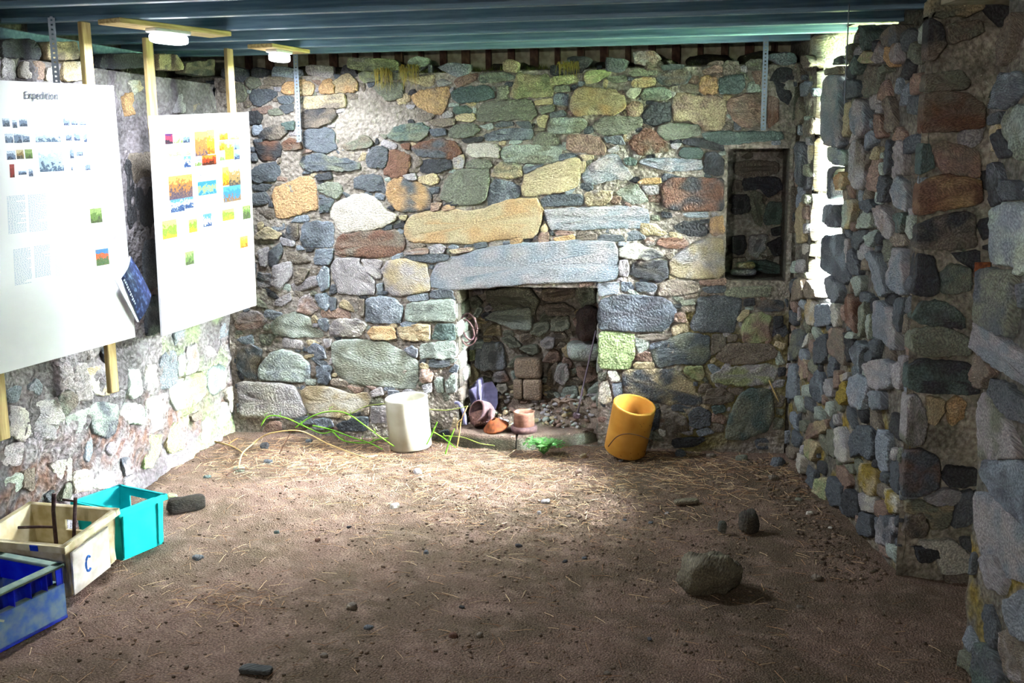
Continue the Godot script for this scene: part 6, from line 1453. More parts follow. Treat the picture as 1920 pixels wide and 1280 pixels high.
func crates() -> void:
	# turquoise tub
	var teal := worn(Color(.02, .70, .72), Color(.12, .80, .81), 0.5, 0.01, 3.0, 0, 41)
	var g := thing("storage_tub", "turquoise plastic tub against the limewashed wall", "tub", Vector3(-1.622, 0.003, -4.120), -0.50)
	tub(g, 0.235, 0.205, 0.215, 0.012, 0.006, teal, 0)
	for x in [-0.5, 0.5]:
		var r := tool(); hexa(r, [Vector3(.118, .01, x * .18 - .012), Vector3(.118, .01, x * .18 + .012), Vector3(.125, .01, x * .18 + .012), Vector3(.125, .01, x * .18 - .012), Vector3(.129, .19, x * .18 - .012), Vector3(.129, .19, x * .18 + .012), Vector3(.136, .19, x * .18 + .012), Vector3(.136, .19, x * .18 - .012)])
		part("rib", flat(r), teal, g)
	# cream fish box
	var cream := worn(Color(.66, .60, .43), Color(.84, .81, .70), 0.65, 0.012, 3.0, 0.05, 43)
	var pale := worn(Color(.74, .72, .66), Color(.88, .88, .86), 0.65, 0.012, 3.0, 0.05, 44)
	var c := thing("fish_box", "dirty cream fish box marked with a blue letter C", "crate", Vector3(-1.765, 0.022, -3.790), -0.23)
	c.rotation.x = 0.09
	tub(c, 0.340, 0.280, 0.215, 0.020, 0.012, cream, 0, 0.42, 0.74, 0.56, 0.76)
	var panel := tool(); hexa(panel, [Vector3(.178, .004, -.09), Vector3(.178, .004, .135), Vector3(.185, .004, .135), Vector3(.185, .004, -.09), Vector3(.192, .175, -.09), Vector3(.192, .175, .135), Vector3(.200, .175, .135), Vector3(.200, .175, -.09)])
	part("end_panel", flat(panel), pale, c)
	var arc := []
	for k in 13:
		var a := deg_to_rad(50.0 + 260.0 * k / 12.0)
		arc.append(Vector3(.1930 + .0026 * sin(a), .088 + .030 * sin(a), .045 - .016 * cos(a)))
	var cs := tool(); tube(cs, arc, .0045, .0045, 8); cs.generate_normals()
	part("painted_letter", cs.commit(), plain(Color(.22, .48, .85), 0.6), c)
	for z in [-0.12, 0.02, 0.125]:
		var b := part("rib", chamfer_box(Vector3(.02, .18, .035), .003), cream, c); b.position = Vector3(.172, .10, z)
	for x in [-.16, -.09, -.02, .05, .12]:
		var b := part("moulded_rib", chamfer_box(Vector3(.008, .15, .014), .002), cream, c); b.position = Vector3(x, .10, .148)
	var tp := part("tape_mark", chamfer_box(Vector3(.034, .022, .003), .001), plain(Color(.06, .22, .72), 0.6), c)
	tp.position = Vector3(.075, .203, .1735)
	# rusty iron frame standing in the fish box
	var f := thing("iron_grate", "rusty iron grate standing in the cream fish box", "ironwork")
	var pt := func(x: float, y: float, z: float) -> Vector3: return Vector3(x, y, z)
	for q in [["upright", [pt.call(-1.712, .365, -3.735), pt.call(-1.718, .30, -3.73), pt.call(-1.712, .055, -3.712)], .0085], ["upright", [pt.call(-1.638, .345, -3.745), pt.call(-1.652, .2, -3.735), pt.call(-1.662, .055, -3.722)], .0075],
			["crossbar", [pt.call(-1.86, .232, -3.74), pt.call(-1.78, .236, -3.735), pt.call(-1.718, .236, -3.73)], .006], ["crossbar", [pt.call(-1.688, .338, -3.748), pt.call(-1.64, .330, -3.745)], .0045],
			["crossbar", [pt.call(-1.712, .135, -3.72), pt.call(-1.655, .12, -3.735)], .005], ["brace", [pt.call(-1.765, .085, -3.70), pt.call(-1.715, .175, -3.72)], .006]]:
		var st := tool(); tube(st, q[1], q[2], q[2] * .9, 8); st.generate_normals(); part(q[0], st.commit(), M.iron, f)
	# blue crate
	var blue := worn(Color(.04, .09, .72), Color(.10, .22, .82), 0.5, 0.01, 3.0, 0, 45)
	var dusty := worn(Color(.24, .38, .70), Color(.46, .55, .62), 0.8, 0.012, 4.0, 0.05, 46)
	var grime := worn(Color(.42, .50, .47), Color(.52, .58, .52), 0.85, 0.02, 4.0, 0.05, 47)
	var b := thing("blue_crate", "scuffed blue plastic crate with slotted sides", "crate", Vector3(-1.795, 0.003, -3.320), -0.40)
	var bx := 0.30; var bz := 0.42; var bh := 0.2
	var fl := tool(); box(fl, Vector3(0, .006, 0), Vector3(bx, .012, bz)); part("tub_floor", flat(fl), blue, b)
	for k in 4:
		var dir: Vector3 = [Vector3(1, 0, 0), Vector3(-1, 0, 0), Vector3(0, 0, 1), Vector3(0, 0, -1)][k]
		var len: float = bz if k < 2 else bx
		var mid := dir * ((bx if k < 2 else bz) / 2.0)
		var sz := Vector3(.008, .125, len) if k < 2 else Vector3(len, .125, .008)
		var lo := part("lower_panel", chamfer_box(sz, .002), dusty, b); lo.position = mid - dir * .004 + Vector3(0, .0655, 0)
		var inn := part("inner_panel", chamfer_box(Vector3(.005, .07, len - .05) if k < 2 else Vector3(len - .05, .07, .005), .001), blue, b); inn.position = mid - dir * .030 + Vector3(0, .155, 0)
		var shelf := part("slot_ledge", chamfer_box(Vector3(.028, .004, len - .02) if k < 2 else Vector3(len - .02, .004, .028), .001), grime, b); shelf.position = mid - dir * .018 + Vector3(0, .127, 0)
		var lip := part("rim", chamfer_box(Vector3(.036, .012, len + .008) if k < 2 else Vector3(len + .008, .012, .036), .003), grime, b); lip.position = mid - dir * .014 + Vector3(0, .194, 0)
		var n := int(len / .062)
		for i in n + 1:
			var s: float = -len / 2.0 + .006 + (len - .012) * i / n
			var fin := part("fin", chamfer_box(Vector3(.030, .062, .004) if k < 2 else Vector3(.004, .062, .030), .001), blue, b)
			fin.position = mid - dir * .016 + Vector3(0, .158, 0) + (Vector3(0, 0, s) if k < 2 else Vector3(s, 0, 0))
	for q in [[.105, .07, .034, .008], [.085, .10, .026, .008], [.055, .125, .018, .008]]:
		var sc := part("scuff_mark", chamfer_box(Vector3(.001, q[3], q[2] * .7), .0003), plain(Color(.72, .74, .68), .8), b)
		sc.position = Vector3(bx / 2 + .0006, q[0], .06 + (q[1] - .07) * 0.6); sc.rotation.x = -0.5

# ---------------------------------------------------------------- fireplace
func hearth_things() -> void:
	# two hearth slabs, told apart by the joint between them
	var tops := [[Vector2(-.36, -5.70), Vector2(-.315, -5.625), Vector2(-.19, -5.565), Vector2(.016, -5.525), Vector2(.05, -6.02), Vector2(-.33, -6.09)],
		[Vector2(.022, -5.525), Vector2(.20, -5.545), Vector2(.40, -5.625), Vector2(.475, -5.69), Vector2(.44, -5.95), Vector2(.056, -6.02)]]
	var names := ["dark hearth slab with mossy front below the rusty pot", "pale hearth slab with a white edge behind the green fern"]
	for k in 2:
		var st := tool(); st.set_smooth_group(0)
		var p: Array = tops[k]; var ring := []
		for i in p.size():
			for j in 6: ring.append(p[i].lerp(p[(i + 1) % p.size()], j / 6.0))
		var c := Vector2.ZERO
		for q in ring: c += q / ring.size()
		var levels := [[1.0, -0.02], [1.0, 0.045], [.985, 0.066], [.94, 0.072], [.6, 0.074], [.3, 0.075]]
		var c1 := lin(Color(.42, .38, .32) if k == 0 else Color(.55, .50, .43)); var c2 := lin(Color(.50, .42, .37)); var c3 := lin(Color(.34, .36, .28) if k == 0 else Color(.66, .70, .62))
		for li in levels.size():
			for q in ring:
				var v := c.lerp(q, levels[li][0]); var n := nf.get_noise_3d(v.x * 14, v.y * 14, 3.0 + k)
				v += (q - c).normalized() * n * 0.010
				var col: Color = c3.lerp(c1, clampf(.5 + 1.5 * nf.get_noise_3d(v.x * 9, levels[li][1] * 30, 8.0), 0, 1)) if li < 2 else c2
				st.set_color(col); st.set_uv(v * 3.0 + Vector2(0, levels[li][1] * 3)); st.add_vertex(Vector3(v.x, levels[li][1] + n * 0.006, v.y))
		st.set_color(c2); st.set_uv(c * 3.0); st.add_vertex(Vector3(c.x, .076, c.y))
		var m := ring.size()
		for li in levels.size() - 1:
			for i in m:
				var j := (i + 1) % m; var a := li * m + i; var b := li * m + j
				for id in [a, a + m, b, b, a + m, b + m]: st.add_index(id)
		for i in m:
			for id in [(levels.size() - 1) * m + i, levels.size() * m, (levels.size() - 1) * m + (i + 1) % m]: st.add_index(id)
		st.generate_normals()
		top("hearth_slab", st.commit(), M.banded, names[k], "slab")
	# ash and earth heaped at the back of the hearth
	var ash := tool(); ash.set_smooth_group(0); var N := 26
	for i in N + 1:
		for j in N + 1:
			var u := lerpf(1.36, 2.135, float(i) / N); var d := lerpf(-.305, -.02, float(j) / N)
			var h := 0.06 + 0.16 * pow(clampf((-d - .05) / .26, 0, 1), 1.2) + nf.get_noise_3d(u * 9, d * 9, 3.0) * .03
			ash.set_color(lin(Color(.56, .49, .44).lerp(Color(.66, .60, .54), clampf(.5 + nf.get_noise_3d(u * 12, d * 12, 7.0), 0, 1)))); ash.add_vertex(at("back", u, h, d))
	for i in N:
		for j in N:
			var a := i * (N + 1) + j; var b := a + N + 1
			for id in [a, b + 1, b, a, a + 1, b + 1]: ash.add_index(id)
	ash.generate_normals()
	var ao := top("hearth_ash", ash.commit(), M.earth, "ash and earth heaped at the back of the hearth", "ash"); ao.set_meta("kind", "stuff")
	var rub := MultiMesh.new(); rub.transform_format = MultiMesh.TRANSFORM_3D; rub.use_colors = true
	rub.mesh = rock(Vector3(1, .42, .7), 3.0, .12, 4.0, Color.WHITE, Color.WHITE, 3, 2.0); rub.instance_count = 210
	for k in 210:
		var u := rng.randf_range(1.38, 2.12); var d := rng.randf_range(-.29, -.06); var s := rng.randf_range(.014, .048)
		var h := 0.07 + 0.16 * pow(clampf((-d - .05) / .26, 0, 1), 1.2)
		rub.set_instance_transform(k, Transform3D(Basis.from_euler(Vector3(rng.randf_range(-.5, .5), rng.randf() * TAU, rng.randf_range(-.5, .5))).scaled(Vector3.ONE * s), at("back", u, h + s * .1, d)))
		rub.set_instance_color(k, lin(SHADE["lptmkl"[k % 6]]))
	var ro := MultiMeshInstance3D.new(); ro.name = "hearth_rubble"; ro.multimesh = rub; ro.material_override = M.tinted; add_child(ro)
	tag(ro, "stone chips and rubble lying in the fireplace", "rubble", "", "stuff")
	# upright brick-like block with cracks at the back
	var sl := thing("upright_block", "upright cracked tan firestone at the back of the fireplace", "stone", Vector3(.092, .190, -5.885), -.177)
	for q in [[Vector3(.155, .118, .07), Vector3(0.0, .19, 0), 0], [Vector3(.108, .122, .07), Vector3(.026, .066, .002), 1], [Vector3(.055, .118, .068), Vector3(-.058, .066, 0), 2]]:
		var o := part("block_piece", rock(q[0], 8.0, .004, 33.0 + q[2], Color(.66, .58, .50), Color(.60, .53, .46), 6), M.stone, sl); o.position = q[1]
	# dark peat block on the ledge to the right
	top("peat_block", rock(Vector3(.12, .19, .13), 4.0, .022, 15.0, Color(.16, .12, .11), Color(.23, .18, .16), 8, 12.0), M.stone, "dark crumbly peat block on the ledge in the fireplace", "peat", "", Vector3(.428, .655, -5.76)).rotation.y = .2
	top("ledge_stone", rock(Vector3(.20, .10, .2), 4.0, .014, 17.0, SHADE.l, SHADE.k, 7), M.stone, "pale ledge stone under the dark peat block", "stone", "", Vector3(.41, .495, -5.79))
	# blue grey sheet of slate or iron leaning at the left
	var pl := thing("slate_sheet", "blue grey metal sheet leaning in the fireplace", "sheet", Vector3(-.168, .205, -5.84), -.12)
	var st := tool()
	var outline := [Vector2(-.085, .055), Vector2(-.03, .085), Vector2(-.028, .125), Vector2(-.008, .128), Vector2(.0, .095), Vector2(.05, .105), Vector2(.082, .055), Vector2(.085, -.02), Vector2(.06, -.09), Vector2(-.06, -.08)]
	for i in range(1, outline.size() - 1):
		for s in [0.0, 0.006]:
			var a := Vector3(outline[0].x, outline[0].y, s); var b := Vector3(outline[i].x, outline[i].y, s); var c := Vector3(outline[i + 1].x, outline[i + 1].y, s)
			if s > 0: tri(st, a, b, c)
			else: tri(st, a, c, b)
	for i in outline.size():
		var p: Vector2 = outline[i]; var q: Vector2 = outline[(i + 1) % outline.size()]
		quad(st, Vector3(p.x, p.y, 0), Vector3(p.x, p.y, .006), Vector3(q.x, q.y, .006), Vector3(q.x, q.y, 0))
	var sheet := part("sheet", flat(st), M.slate, pl); sheet.rotation.x = -.28
	st = tool(); tube(st, [Vector3(-.018, .12, .012), Vector3(-.020, .07, .02), Vector3(-.02, .0, .03)], .011, .016, 10); st.generate_normals()
	part("pipe_stub", st.commit(), M.slate, pl)
	# crushed rusty pot
	var pot := thing("rusty_pot", "crushed purple brown rusty pot lying on the hearth", "pot", Vector3(-.172, .080, -5.735), .5)
	var body := part("body", lathed([Vector2(0, 0), Vector2(.055, .0), Vector2(.068, .025), Vector2(.066, .085), Vector2(.060, .096), Vector2(.055, .09), Vector2(.060, .03), Vector2(.048, .012), Vector2(0, .012)], 26), M.rust_purple, pot)
	body.rotation = Vector3(.35, 0, 1.15); body.position = Vector3(.04, .058, 0)
	var lump := part("crust", rock(Vector3(.13, .085, .11), 2.6, .012, 5.0, Color(.40, .29, .27), Color(.52, .38, .34), 8, 14.0), M.stone, pot); lump.position = Vector3(-.01, .045, .01)
	# orange rusty funnel
	var fu := thing("rusty_funnel", "bright orange rusted funnel lying on the hearth slab", "funnel", Vector3(-.098, .080, -5.640), -.3)
	var fun := part("cone", lathed([Vector2(.074, 0), Vector2(.070, .012), Vector2(.036, .042), Vector2(.016, .058), Vector2(.013, .056), Vector2(.033, .038), Vector2(.067, .008), Vector2(.074, 0)], 30), M.rust, fu)
	fun.rotation = Vector3(.25, 0, .20); fun.position = Vector3(0.005, .010, 0)
	st = tool(); tube(st, [Vector3(-.022, .058, 0), Vector3(-.032, .085, -.008), Vector3(-.026, .115, -.014)], .013, .010, 10); st.generate_normals(); part("spout", st.commit(), M.rust_purple, fu)
	# rusty stove collar
	var ri := thing("stove_collar", "rusty flanged stove collar standing on the hearth slab", "ironwork", Vector3(.062, .074, -5.628), 0)
	part("flange", lathed([Vector2(.060, 0), Vector2(.072, .0), Vector2(.074, .03), Vector2(.066, .036), Vector2(.056, .034), Vector2(.06, 0)], 30), M.rust_purple, ri)
	part("collar", lathed([Vector2(.052, .03), Vector2(.058, .034), Vector2(.056, .10), Vector2(.060, .112), Vector2(.056, .115), Vector2(.047, .10), Vector2(.05, .034)], 30), worn(Color(.52, .36, .30), Color(.68, .50, .42), .9, .02, 7.0, .2, 52), ri)
	# poker
	var pk := thing("fire_poker", "thin iron rod leaning against the fireplace cheek", "rod")
	st = tool(); tube(st, [Vector3(.462, .630, -5.668), Vector3(.425, .47, -5.650), Vector3(.385, .30, -5.628), Vector3(.358, .18, -5.605)], .0042, .006, 8); st.generate_normals(); part("rod", st.commit(), worn(Color(.33, .29, .33), Color(.46, .41, .45), .7, .03, 8.0, 0, 53), pk)
	part("foot", rock(Vector3(.042, .034, .03), 3.0, .003, 2.0, Color(.42, .36, .40), Color(.35, .30, .33), 5), M.stone, pk).position = Vector3(.353, .166, -5.602)
	# iron hoops hanging at the left cheek
	var hp := thing("iron_hoop", "bent iron hoops resting on the ledge in the fireplace", "hoop", Vector3(-.246, .615, -5.83), -.25)
	for q in [[.052, .092, 0.0, .0], [.030, .060, .35, .006], [.040, .080, -.3, -.006]]:
		var pts := []
		for k in 25: pts.append(Vector3(cos(TAU * k / 24.0) * q[0], sin(TAU * k / 24.0) * q[1], q[3] + sin(TAU * k / 12.0) * .004).rotated(Vector3.BACK, q[2]))
		st = tool(); tube(st, pts, .0055, .0055, 7); st.generate_normals(); part("hoop", st.commit(), M.rust_purple, hp)
	# dry leaf
	var lf := thing("dry_leaf", "curled grey brown dead leaf on the hearth rubble", "leaf", Vector3(.265, .165, -5.72), .3)
	for q in [[0.0, .11, .05], [1.1, .085, .04], [-1.0, .08, .04], [2.4, .06, .03]]:
		st = tool(); st.set_smooth_group(0)
		var P := func(u: float, v: float) -> Vector3:
			return Vector3((u - .1) * q[1], .02 + .03 * sin(u * 2.6) + .015 * v * v, v * q[2] * sin(PI * clampf(u, .03, .97)) * .8).rotated(Vector3.UP, q[0])
		for i in 6:
			for j in 4:
				var a0: float = i / 6.0; var a1: float = (i + 1) / 6.0; var v0: float = -1.0 + j / 2.0; var v1: float = v0 + .5
				quad(st, P.call(a0, v0), P.call(a0, v1), P.call(a1, v1), P.call(a1, v0))
		st.generate_normals(); part("lobe", st.commit(), plain(Color(.60, .52, .46), .9), lf)
	# curved pipe end at the left of the hearth
	st = tool(); tube(st, smooth_path([Vector3(-.322, .215, -5.73), Vector3(-.300, .215, -5.71), Vector3(-.275, .175, -5.69), Vector3(-.265, .10, -5.68)], 4), .009, .012, 8); st.generate_normals()
	top("bent_pipe", st.commit(), M.slate, "short bent metal pipe beside the rusty pot", "pipe")
	# stones lying in the niche
	top("niche_stone", rock(Vector3(.10, .036, .07), 3.0, .006, 71.0, Color(.60, .52, .38), Color(.50, .52, .44), 6), M.stone, "tan wedge stone lying on top in the niche", "stone", "", at("back", 2.915, .992, -.13))
	top("niche_stone", rock(Vector3(.13, .038, .09), 3.0, .006, 72.0, SHADE.g, SHADE.s, 6), M.stone, "flat grey stone at the bottom of the niche", "stone", "", at("back", 2.905, .955, -.12))

func buckets() -> void:
	var wm := worn(Color(.80, .78, .67), Color(.90, .89, .82), .45, .01, 3.0, 0, 60)
	var prof := [Vector2(0, 0), Vector2(.110, 0), Vector2(.117, .006), Vector2(.116, .27), Vector2(.118, .278), Vector2(.114, .284), Vector2(.104, .284), Vector2(.101, .276), Vector2(.103, .02), Vector2(0, .016)]
	var w := thing("plastic_pipe_bucket", "off white plastic bucket standing by the hearth", "bucket", Vector3(-.566, .0, -5.59), 0)
	var bo := part("body", lathed(prof, 48), wm, w); bo.rotation = Vector3(.02, .0, .06); bo.position.y = .004
	var om := worn(Color(.78, .54, .20), Color(.87, .65, .31), .5, .008, 3.0, 0, 61)
	var prof2 := [Vector2(0, 0), Vector2(.112, 0), Vector2(.118, .006), Vector2(.120, .286), Vector2(.121, .292), Vector2(.117, .297), Vector2(.110, .297), Vector2(.107, .29), Vector2(.105, .02), Vector2(0, .016)]
	var o := thing("plastic_pipe_bucket", "orange yellow plastic bucket tilted over beside the hearth", "bucket", Vector3(.602, .0, -5.39), 0)
	o.scale = Vector3.ONE * 0.94
	var ob := part("body", lathed(prof2, 48), om, o); ob.rotation = Vector3(.26, 0, -.155); ob.position = Vector3(-.005, .030, -.01)
	var rng2 := RandomNumberGenerator.new(); rng2.seed = 8
	var st := tool()
	for k in 16:
		var a := rng2.randf_range(.2, 1.4); var y := rng2.randf_range(.18, .24) if k < 8 else rng2.randf_range(.01, .05)
		if k >= 8: a = rng2.randf_range(.6, 2.2)
		var rr := .1198; var s := rng2.randf_range(.002, .006)
		var pts := []
		for j in 3: pts.append(Vector3(cos(a + j * s * 4) * rr, y + j * s, sin(a + j * s * 4) * rr))
		tube(st, pts, .0012, .0008, 5)
	st.generate_normals()
	part("dirt_scuffs", st.commit(), plain(Color(.30, .20, .12), .9), ob).set_meta("kind", "stuff")

# ---------------------------------------------------------------- loose things on the floor
func loose_rocks() -> void:
	top("floor_rock", rock(Vector3(.225, .155, .17), 2.8, .030, 21.0, Color(.56, .53, .45), Color(.45, .42, .35), 11, 7.0), M.stone, "largest loose rock lying on the open floor", "rock", "", Vector3(.725, .062, -3.66)).rotation = Vector3(.1, .4, -.12)
	top("floor_rock", rock(Vector3(.080, .10, .07), 3.0, .012, 22.0, Color(.36, .33, .29), Color(.28, .27, .25), 8, 12.0), M.stone, "upright dark rock between the largest rock and the window wall", "rock", "", Vector3(1.00, .042, -4.24)).rotation = Vector3(0, .5, .15)
	top("floor_rock", rock(Vector3(.035, .05, .03), 3.0, .006, 23.0, Color(.45, .44, .40), Color(.35, .36, .33), 6, 18.0), M.stone, "small grey rock next to the upright dark rock", "rock", "", Vector3(.885, .02, -4.24))
	top("floor_log", rock(Vector3(.17, .065, .07), 5.0, .008, 24.0, Color(.17, .155, .13), Color(.25, .23, .20), 8, 14.0), M.banded, "short dark weathered log beyond the turquoise tub", "log", "", Vector3(-1.505, .025, -4.60)).rotation.y = .55
	top("floor_slate", rock(Vector3(.105, .018, .045), 5.0, .004, 25.0, Color(.36, .37, .36), Color(.29, .30, .30), 7, 14.0), M.banded, "long thin slate chip lying flat on the dim foreground earth", "slate", "", Vector3(-.815, .008, -3.05)).rotation.y = -.18
	top("floor_slate", rock(Vector3(.12, .02, .05), 4.0, .006, 26.0, Color(.58, .53, .44), Color(.50, .47, .40), 6), M.stone, "flat pale stone half sunk in the earth near the window wall", "slate", "", Vector3(.80, .006, -4.62)).rotation.y = .1
	# [pixel free] x, z, size, tone
	for q in [[-.585, -3.52, .045, "m"], [-1.28, -4.02, .055, "s"], [-.485, -5.12, .06, "l"], [-.55, -4.62, .05, "w"], [.145, -4.66, .055, "l"], [.37, -5.37, .05, "t"], [.33, -5.10, .045, "p"], [.115, -4.52, .03, "l"],
			[.69, -4.5, .03, "l"], [.60, -4.37, .028, "s"], [.49, -4.40, .022, "s"], [.245, -4.45, .025, "m"], [-.14, -4.37, .022, "d"], [-.19, -3.52, .024, "d"], [-.50, -3.35, .035, "s"], [-.62, -3.15, .028, "m"], [-.21, -3.29, .035, "r"],
			[-.12, -3.28, .026, "m"], [.45, -3.26, .025, "s"], [.29, -3.03, .024, "m"], [-.72, -4.35, .026, "d"], [-1.02, -4.28, .026, "e"], [-.83, -4.20, .026, "r"], [-.36, -4.05, .03, "s"], [.02, -4.1, .034, "d"], [.2, -3.93, .03, "d"],
			[.28, -3.96, .024, "s"], [1.32, -4.45, .035, "w"], [1.36, -4.28, .022, "w"], [1.33, -4.66, .05, "g"], [1.28, -4.95, .06, "m"], [.57, -5.32, .035, "l"], [-1.30, -5.35, .05, "s"], [-1.42, -5.2, .06, "g"], [-1.55, -5.1, .05, "e"],
			[-1.62, -4.75, .06, "y"], [-1.38, -5.6, .07, "d"], [-1.15, -5.72, .06, "s"], [.9, -5.42, .07, "s"], [1.05, -5.35, .06, "m"], [1.2, -5.3, .07, "g"], [1.37, -5.2, .08, "s"], [1.02, -3.5, .03, "m"], [1.15, -3.75, .04, "m"]]:
		var s: float = q[2] * 0.82
		var o := top("floor_pebble", rock(Vector3(s, s * rng.randf_range(.4, .7), s * rng.randf_range(.6, .9)), 4.0, s * .22, rng.randf() * 40, SHADE[q[3]] * 1.15, SHADE[q[3]], 4, .5 / s), M.stone, {"s": "small slate grey", "d": "small near black", "l": "small pale lilac grey", "w": "small whitish", "m": "small brownish grey", "t": "small tan", "p": "small pinkish brown", "r": "small reddish", "e": "small dark green", "g": "small green grey", "y": "small mossy green"}[q[3]] + " loose stone on the earth floor", "stone", "loose stones scattered over the earth floor", Vector3(q[0], ground_height(q[0], q[1]) + s * .14, q[1]))
		o.rotation = Vector3(rng.randf_range(-.2, .2), rng.randf() * TAU, rng.randf_range(-.2, .2))

func plants() -> void:
	var hue := {"green": Color(.42, .66, .16), "olive": Color(.50, .56, .24), "tan": Color(.76, .64, .42), "brown": Color(.34, .22, .16), "orange": Color(.72, .45, .20)}
	var say := {"green": "fresh green bramble runner", "olive": "olive bramble runner", "tan": "pale dried bramble stalk", "brown": "thin dark brown bramble stalk", "orange": "short orange broken stalk"}
	var where := {"green": "by the white bucket", "olive": "by the white bucket and hearth", "tan": "beside the back wall", "brown": "at the foot of the wall", "orange": "on the earth in the corner"}
	for s in STEMS:
		var pts := []
		for k in range(1, s.size(), 3): pts.append(Vector3(s[k], maxf(s[k + 1], .006), s[k + 2]) * Vector3(1, 1, 1))
		var st := tool(); var path := smooth_path(pts, 6)
		var r := .0042 if s[0] in ["green", "tan"] else .0030
		tube(st, path, r, r * .7, 6); st.generate_normals()
		var o := thing("bramble_stem", say[s[0]] + " " + where[s[0]], "stem", Vector3.ZERO, 0, s[0] + " bramble stems along the foot of the back wall")
		part("stalk", st.commit(), plain(hue[s[0]], .6), o)
		if s[0] == "green":
			for k in range(6, path.size() - 1, 9):
				var t := tool(); tube(t, [path[k], path[k] + Vector3(rng.randf_range(-.012, .012), .02, .008), path[k] + Vector3(rng.randf_range(-.02, .02), .03, .012)], .0022, .0014, 5); t.generate_normals()
				part("shoot", t.commit(), plain(hue.green, .6), o)
	# fern in front of the hearth
	var f := thing("fern", "small bright green fern growing at the pale hearth slab", "fern", Vector3(.165, .0, -5.42))
	for k in 15:
		var a := TAU * k / 15.0 + rng.randf_range(-.2, .2); var len := rng.randf_range(.07, .125)
		var st := tool(); st.set_smooth_group(-1)
		var dir := Vector3(cos(a), 0, sin(a) * .6).normalized(); var side := dir.cross(Vector3.UP).normalized()
		var prev := Vector3.ZERO
		for j in range(1, 9):
			var t: float = j / 8.0
			var p := dir * len * t + Vector3(0, .075 * sin(t * 2.3) * rng.randf_range(.9, 1.1), 0)
			st.set_color(lin(Color(.32, .55, .22)))
			quad(st, prev - side * .0015, prev + side * .0015, p + side * .001, p - side * .001)
			for sg in [-1.0, 1.0]:
				var w: float = .030 * sin(PI * clampf(t * .85 + .1, 0, 1))
				st.set_color(lin(Color(.24, .44, .20).lerp(Color(.40, .58, .34), rng.randf())))
				var tip: Vector3 = p + side * sg * w + dir * .010 + Vector3(0, .004, 0)
				tri(st, prev, tip, p); tri(st, prev.lerp(p, .5), tip - dir * .006, p + dir * .004)
			prev = p
		st.generate_normals(); part("frond", st.commit(), M.leaf, f)
	# tufts of dry grass and moss along the wall head
	for q in [[.98, 2.02, 1, "yellow dry grass tuft hanging over the head of the back wall"], [1.13, 2.035, 1, "short dry grass tuft beside the tan stone on the wall head"], [1.98, 2.03, 0, "pale dry grass tuft below the pink capstone"]]:
		var t := thing("grass_tuft", q[3], "grass", at("back", q[0], q[1], .03))
		var st := tool(); st.set_smooth_group(-1)
		for k in 90:
			var b := Vector3(rng.randf_range(-.05, .05), rng.randf_range(-.01, .02), rng.randf_range(-.03, .01)); var drop: float = rng.randf_range(.03, .11) * (1.0 if q[2] else .6)
			st.set_color(lin(Color(.62, .52, .22).lerp(Color(.50, .50, .22), rng.randf())))
			var w := Vector3(.0014, 0, .0006); var m := b + Vector3(rng.randf_range(-.012, .012), .012, .022); var e := m + Vector3(rng.randf_range(-.012, .012), -drop, .012)
			quad(st, b - w, b + w, m + w, m - w); quad(st, m - w, m + w, e + w * .3, e - w * .3)
		st.generate_normals(); part("blades", st.commit(), M.leaf, t).set_meta("kind", "stuff")
	var mm := MultiMesh.new(); mm.transform_format = MultiMesh.TRANSFORM_3D; mm.use_colors = true
	var bl := tool(); bl.set_smooth_group(-1)
	for k in 5:
		var a := TAU * k / 5; tri(bl, Vector3(cos(a), 0, sin(a)) * .12, Vector3(cos(a + .8), 0, sin(a + .8)) * .12, Vector3(cos(a) * .5, 1, sin(a) * .5))
	mm.mesh = flat(bl); mm.instance_count = 1500
	for k in 1500:
		var u := rng.randf_range(.3, 3.1); var n := nf.get_noise_1d(u * 3.0)
		if k % 3: u = rng.randf_range(.75, 1.9)
		var s := rng.randf_range(.010, .026) * (1.0 + n)
		mm.set_instance_transform(k, Transform3D(Basis.from_euler(Vector3(rng.randf_range(-.6, .9), rng.randf() * TAU, 0)).scaled(Vector3(s, s * 1.2, s)), at("back", u, 2.022 + nz.get_noise_1d(u * 9.0) * .01, rng.randf_range(-.26, .005))))
		mm.set_instance_color(k, lin(Color(.20, .24, .08).lerp(Color(.38, .40, .14), rng.randf())))
	var mo := MultiMeshInstance3D.new(); mo.name = "moss"; mo.multimesh = mm; mo.material_override = M.leaf; add_child(mo)
	tag(mo, "dark green moss along the head of the back wall", "moss", "", "stuff")
	# capstones of the back wall behind the moss, and dark turf
	for q in [[.20, .24, .06, "d"], [.47, .26, .065, "d"], [.72, .2, .05, "d"], [2.2, .18, .05, "g"], [2.43, .22, .06, "d"], [2.70, .24, .07, "d"], [2.97, .24, .08, "d"], [1.32, .18, .05, "g"], [1.66, .22, .05, "d"]]:
		var o := top("turf_clod", rock(Vector3(q[1], q[2], .2), 3.0, .018, q[0] * 9.0, Color(.13, .12, .10), Color(.22, .22, .13), 7, 12.0), M.stone, "dark turf clod lying on the head of the back wall", "turf", "turf clods along the wall head", at("back", q[0], 2.018 + q[2] * .4, -.13))
		o.rotation.y = -.177

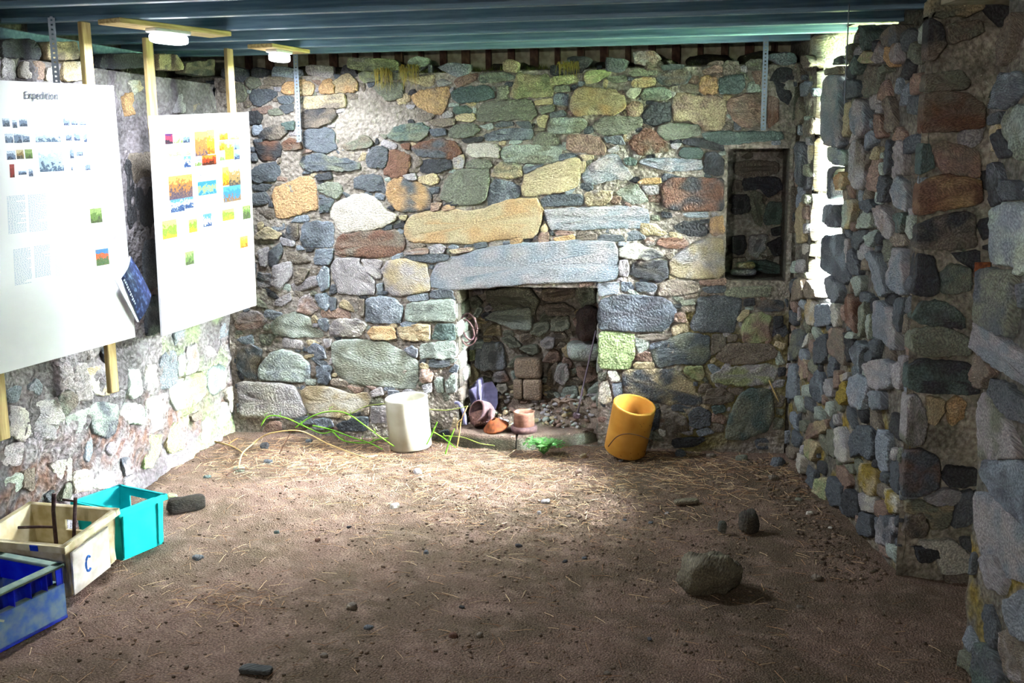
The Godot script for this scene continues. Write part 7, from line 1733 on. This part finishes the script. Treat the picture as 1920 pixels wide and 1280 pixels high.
func litter() -> void:
	# straw: one bent blade, many times over
	var st := tool(); st.set_smooth_group(-1)
	for seg in 3:
		var z0 := -.5 + seg / 3.0; var z1 := z0 + 1.0 / 3.0
		var c0 := Vector3(.025 * sin(z0 * 5.0), .03 * cos(z0 * 3.0), z0); var c1 := Vector3(.025 * sin(z1 * 5.0), .03 * cos(z1 * 3.0), z1)
		var w := Vector3(.018, 0, 0); var h := Vector3(0, .018, 0)
		quad(st, c0 - w, c1 - w, c1 + h, c0 + h); quad(st, c0 + h, c1 + h, c1 + w, c0 + w)
	var blade := flat(st)
	var mm := MultiMesh.new(); mm.transform_format = MultiMesh.TRANSFORM_3D; mm.use_colors = true; mm.mesh = blade; mm.instance_count = 4200
	for k in 4200:
		var x := rng.randf_range(-1.6, 1.4); var z := rng.randf_range(-5.7, -2.6); var len := rng.randf_range(.025, .085)
		var kind := k % 10
		if kind < 4: x = rng.randfn(.05, .62); z = rng.randfn(-5.02, .36)
		elif kind < 6: x = rng.randfn(-1.05, .38); z = rng.randfn(-5.45, .22); len *= 1.6
		elif kind == 6: x = rng.randfn(1.0, .25); z = rng.randfn(-5.15, .25); len *= 1.4
		elif k % 40 == 7: x = rng.randfn(-1.03, .10); z = rng.randfn(-3.60, .07); len *= 1.2
		x = clampf(x, -1.75, 1.38); z = clampf(z, -5.80, -2.5)
		if z < -5.62 + x * .17: z += .35
		var c := Color(.86, .76, .60).lerp(Color(.66, .50, .36), rng.randf())
		if rng.randf() < .35: c = Color(.42, .31, .22).lerp(Color(.58, .42, .30), rng.randf())
		var b := Basis(Vector3.UP, rng.randf() * TAU) * Basis(Vector3.RIGHT, rng.randfn(0, .07))
		mm.set_instance_transform(k, Transform3D(b.scaled_local(Vector3(rng.randf_range(.03, .075), .05, len)), Vector3(x, ground_height(x, z) + .003, z)))
		mm.set_instance_color(k, lin(c))
	var mo := MultiMeshInstance3D.new(); mo.name = "straw_litter"; mo.multimesh = mm; mo.material_override = M.tinted; add_child(mo)
	tag(mo, "dry straw stalks scattered over the earth floor", "straw", "", "stuff")
	var gm := MultiMesh.new(); gm.transform_format = MultiMesh.TRANSFORM_3D; gm.use_colors = true
	gm.mesh = rock(Vector3(1, .5, .7), 2.6, .12, 3.0, Color.WHITE, Color.WHITE, 2, 2.0); gm.instance_count = 7000
	for k in 7000:
		var x := rng.randf_range(-1.8, 1.4); var z := rng.randf_range(-5.75, -2.5); var s := rng.randf_range(.003, .009) + .012 * pow(rng.randf(), 4.0)
		if k % 4 == 0: x = rng.randfn(.3, .5); z = rng.randfn(-4.35, .3)
		if k % 9 == 0: x = rng.randf_range(1.2, 1.42); z = rng.randf_range(-5.3, -3.7); s *= 1.4
		gm.set_instance_transform(k, Transform3D(Basis.from_euler(Vector3(0, rng.randf() * TAU, 0)).scaled(Vector3(s, s, s)), Vector3(x, ground_height(x, z) + s * .1, z)))
		gm.set_instance_color(k, lin(Color(.28, .235, .19).lerp(Color(.52, .44, .37), rng.randf())))
	var go := MultiMeshInstance3D.new(); go.name = "grit_litter"; go.multimesh = gm; go.material_override = M.tinted; add_child(go)
	tag(go, "dark grit and crumbs of earth over the floor", "grit", "", "stuff")
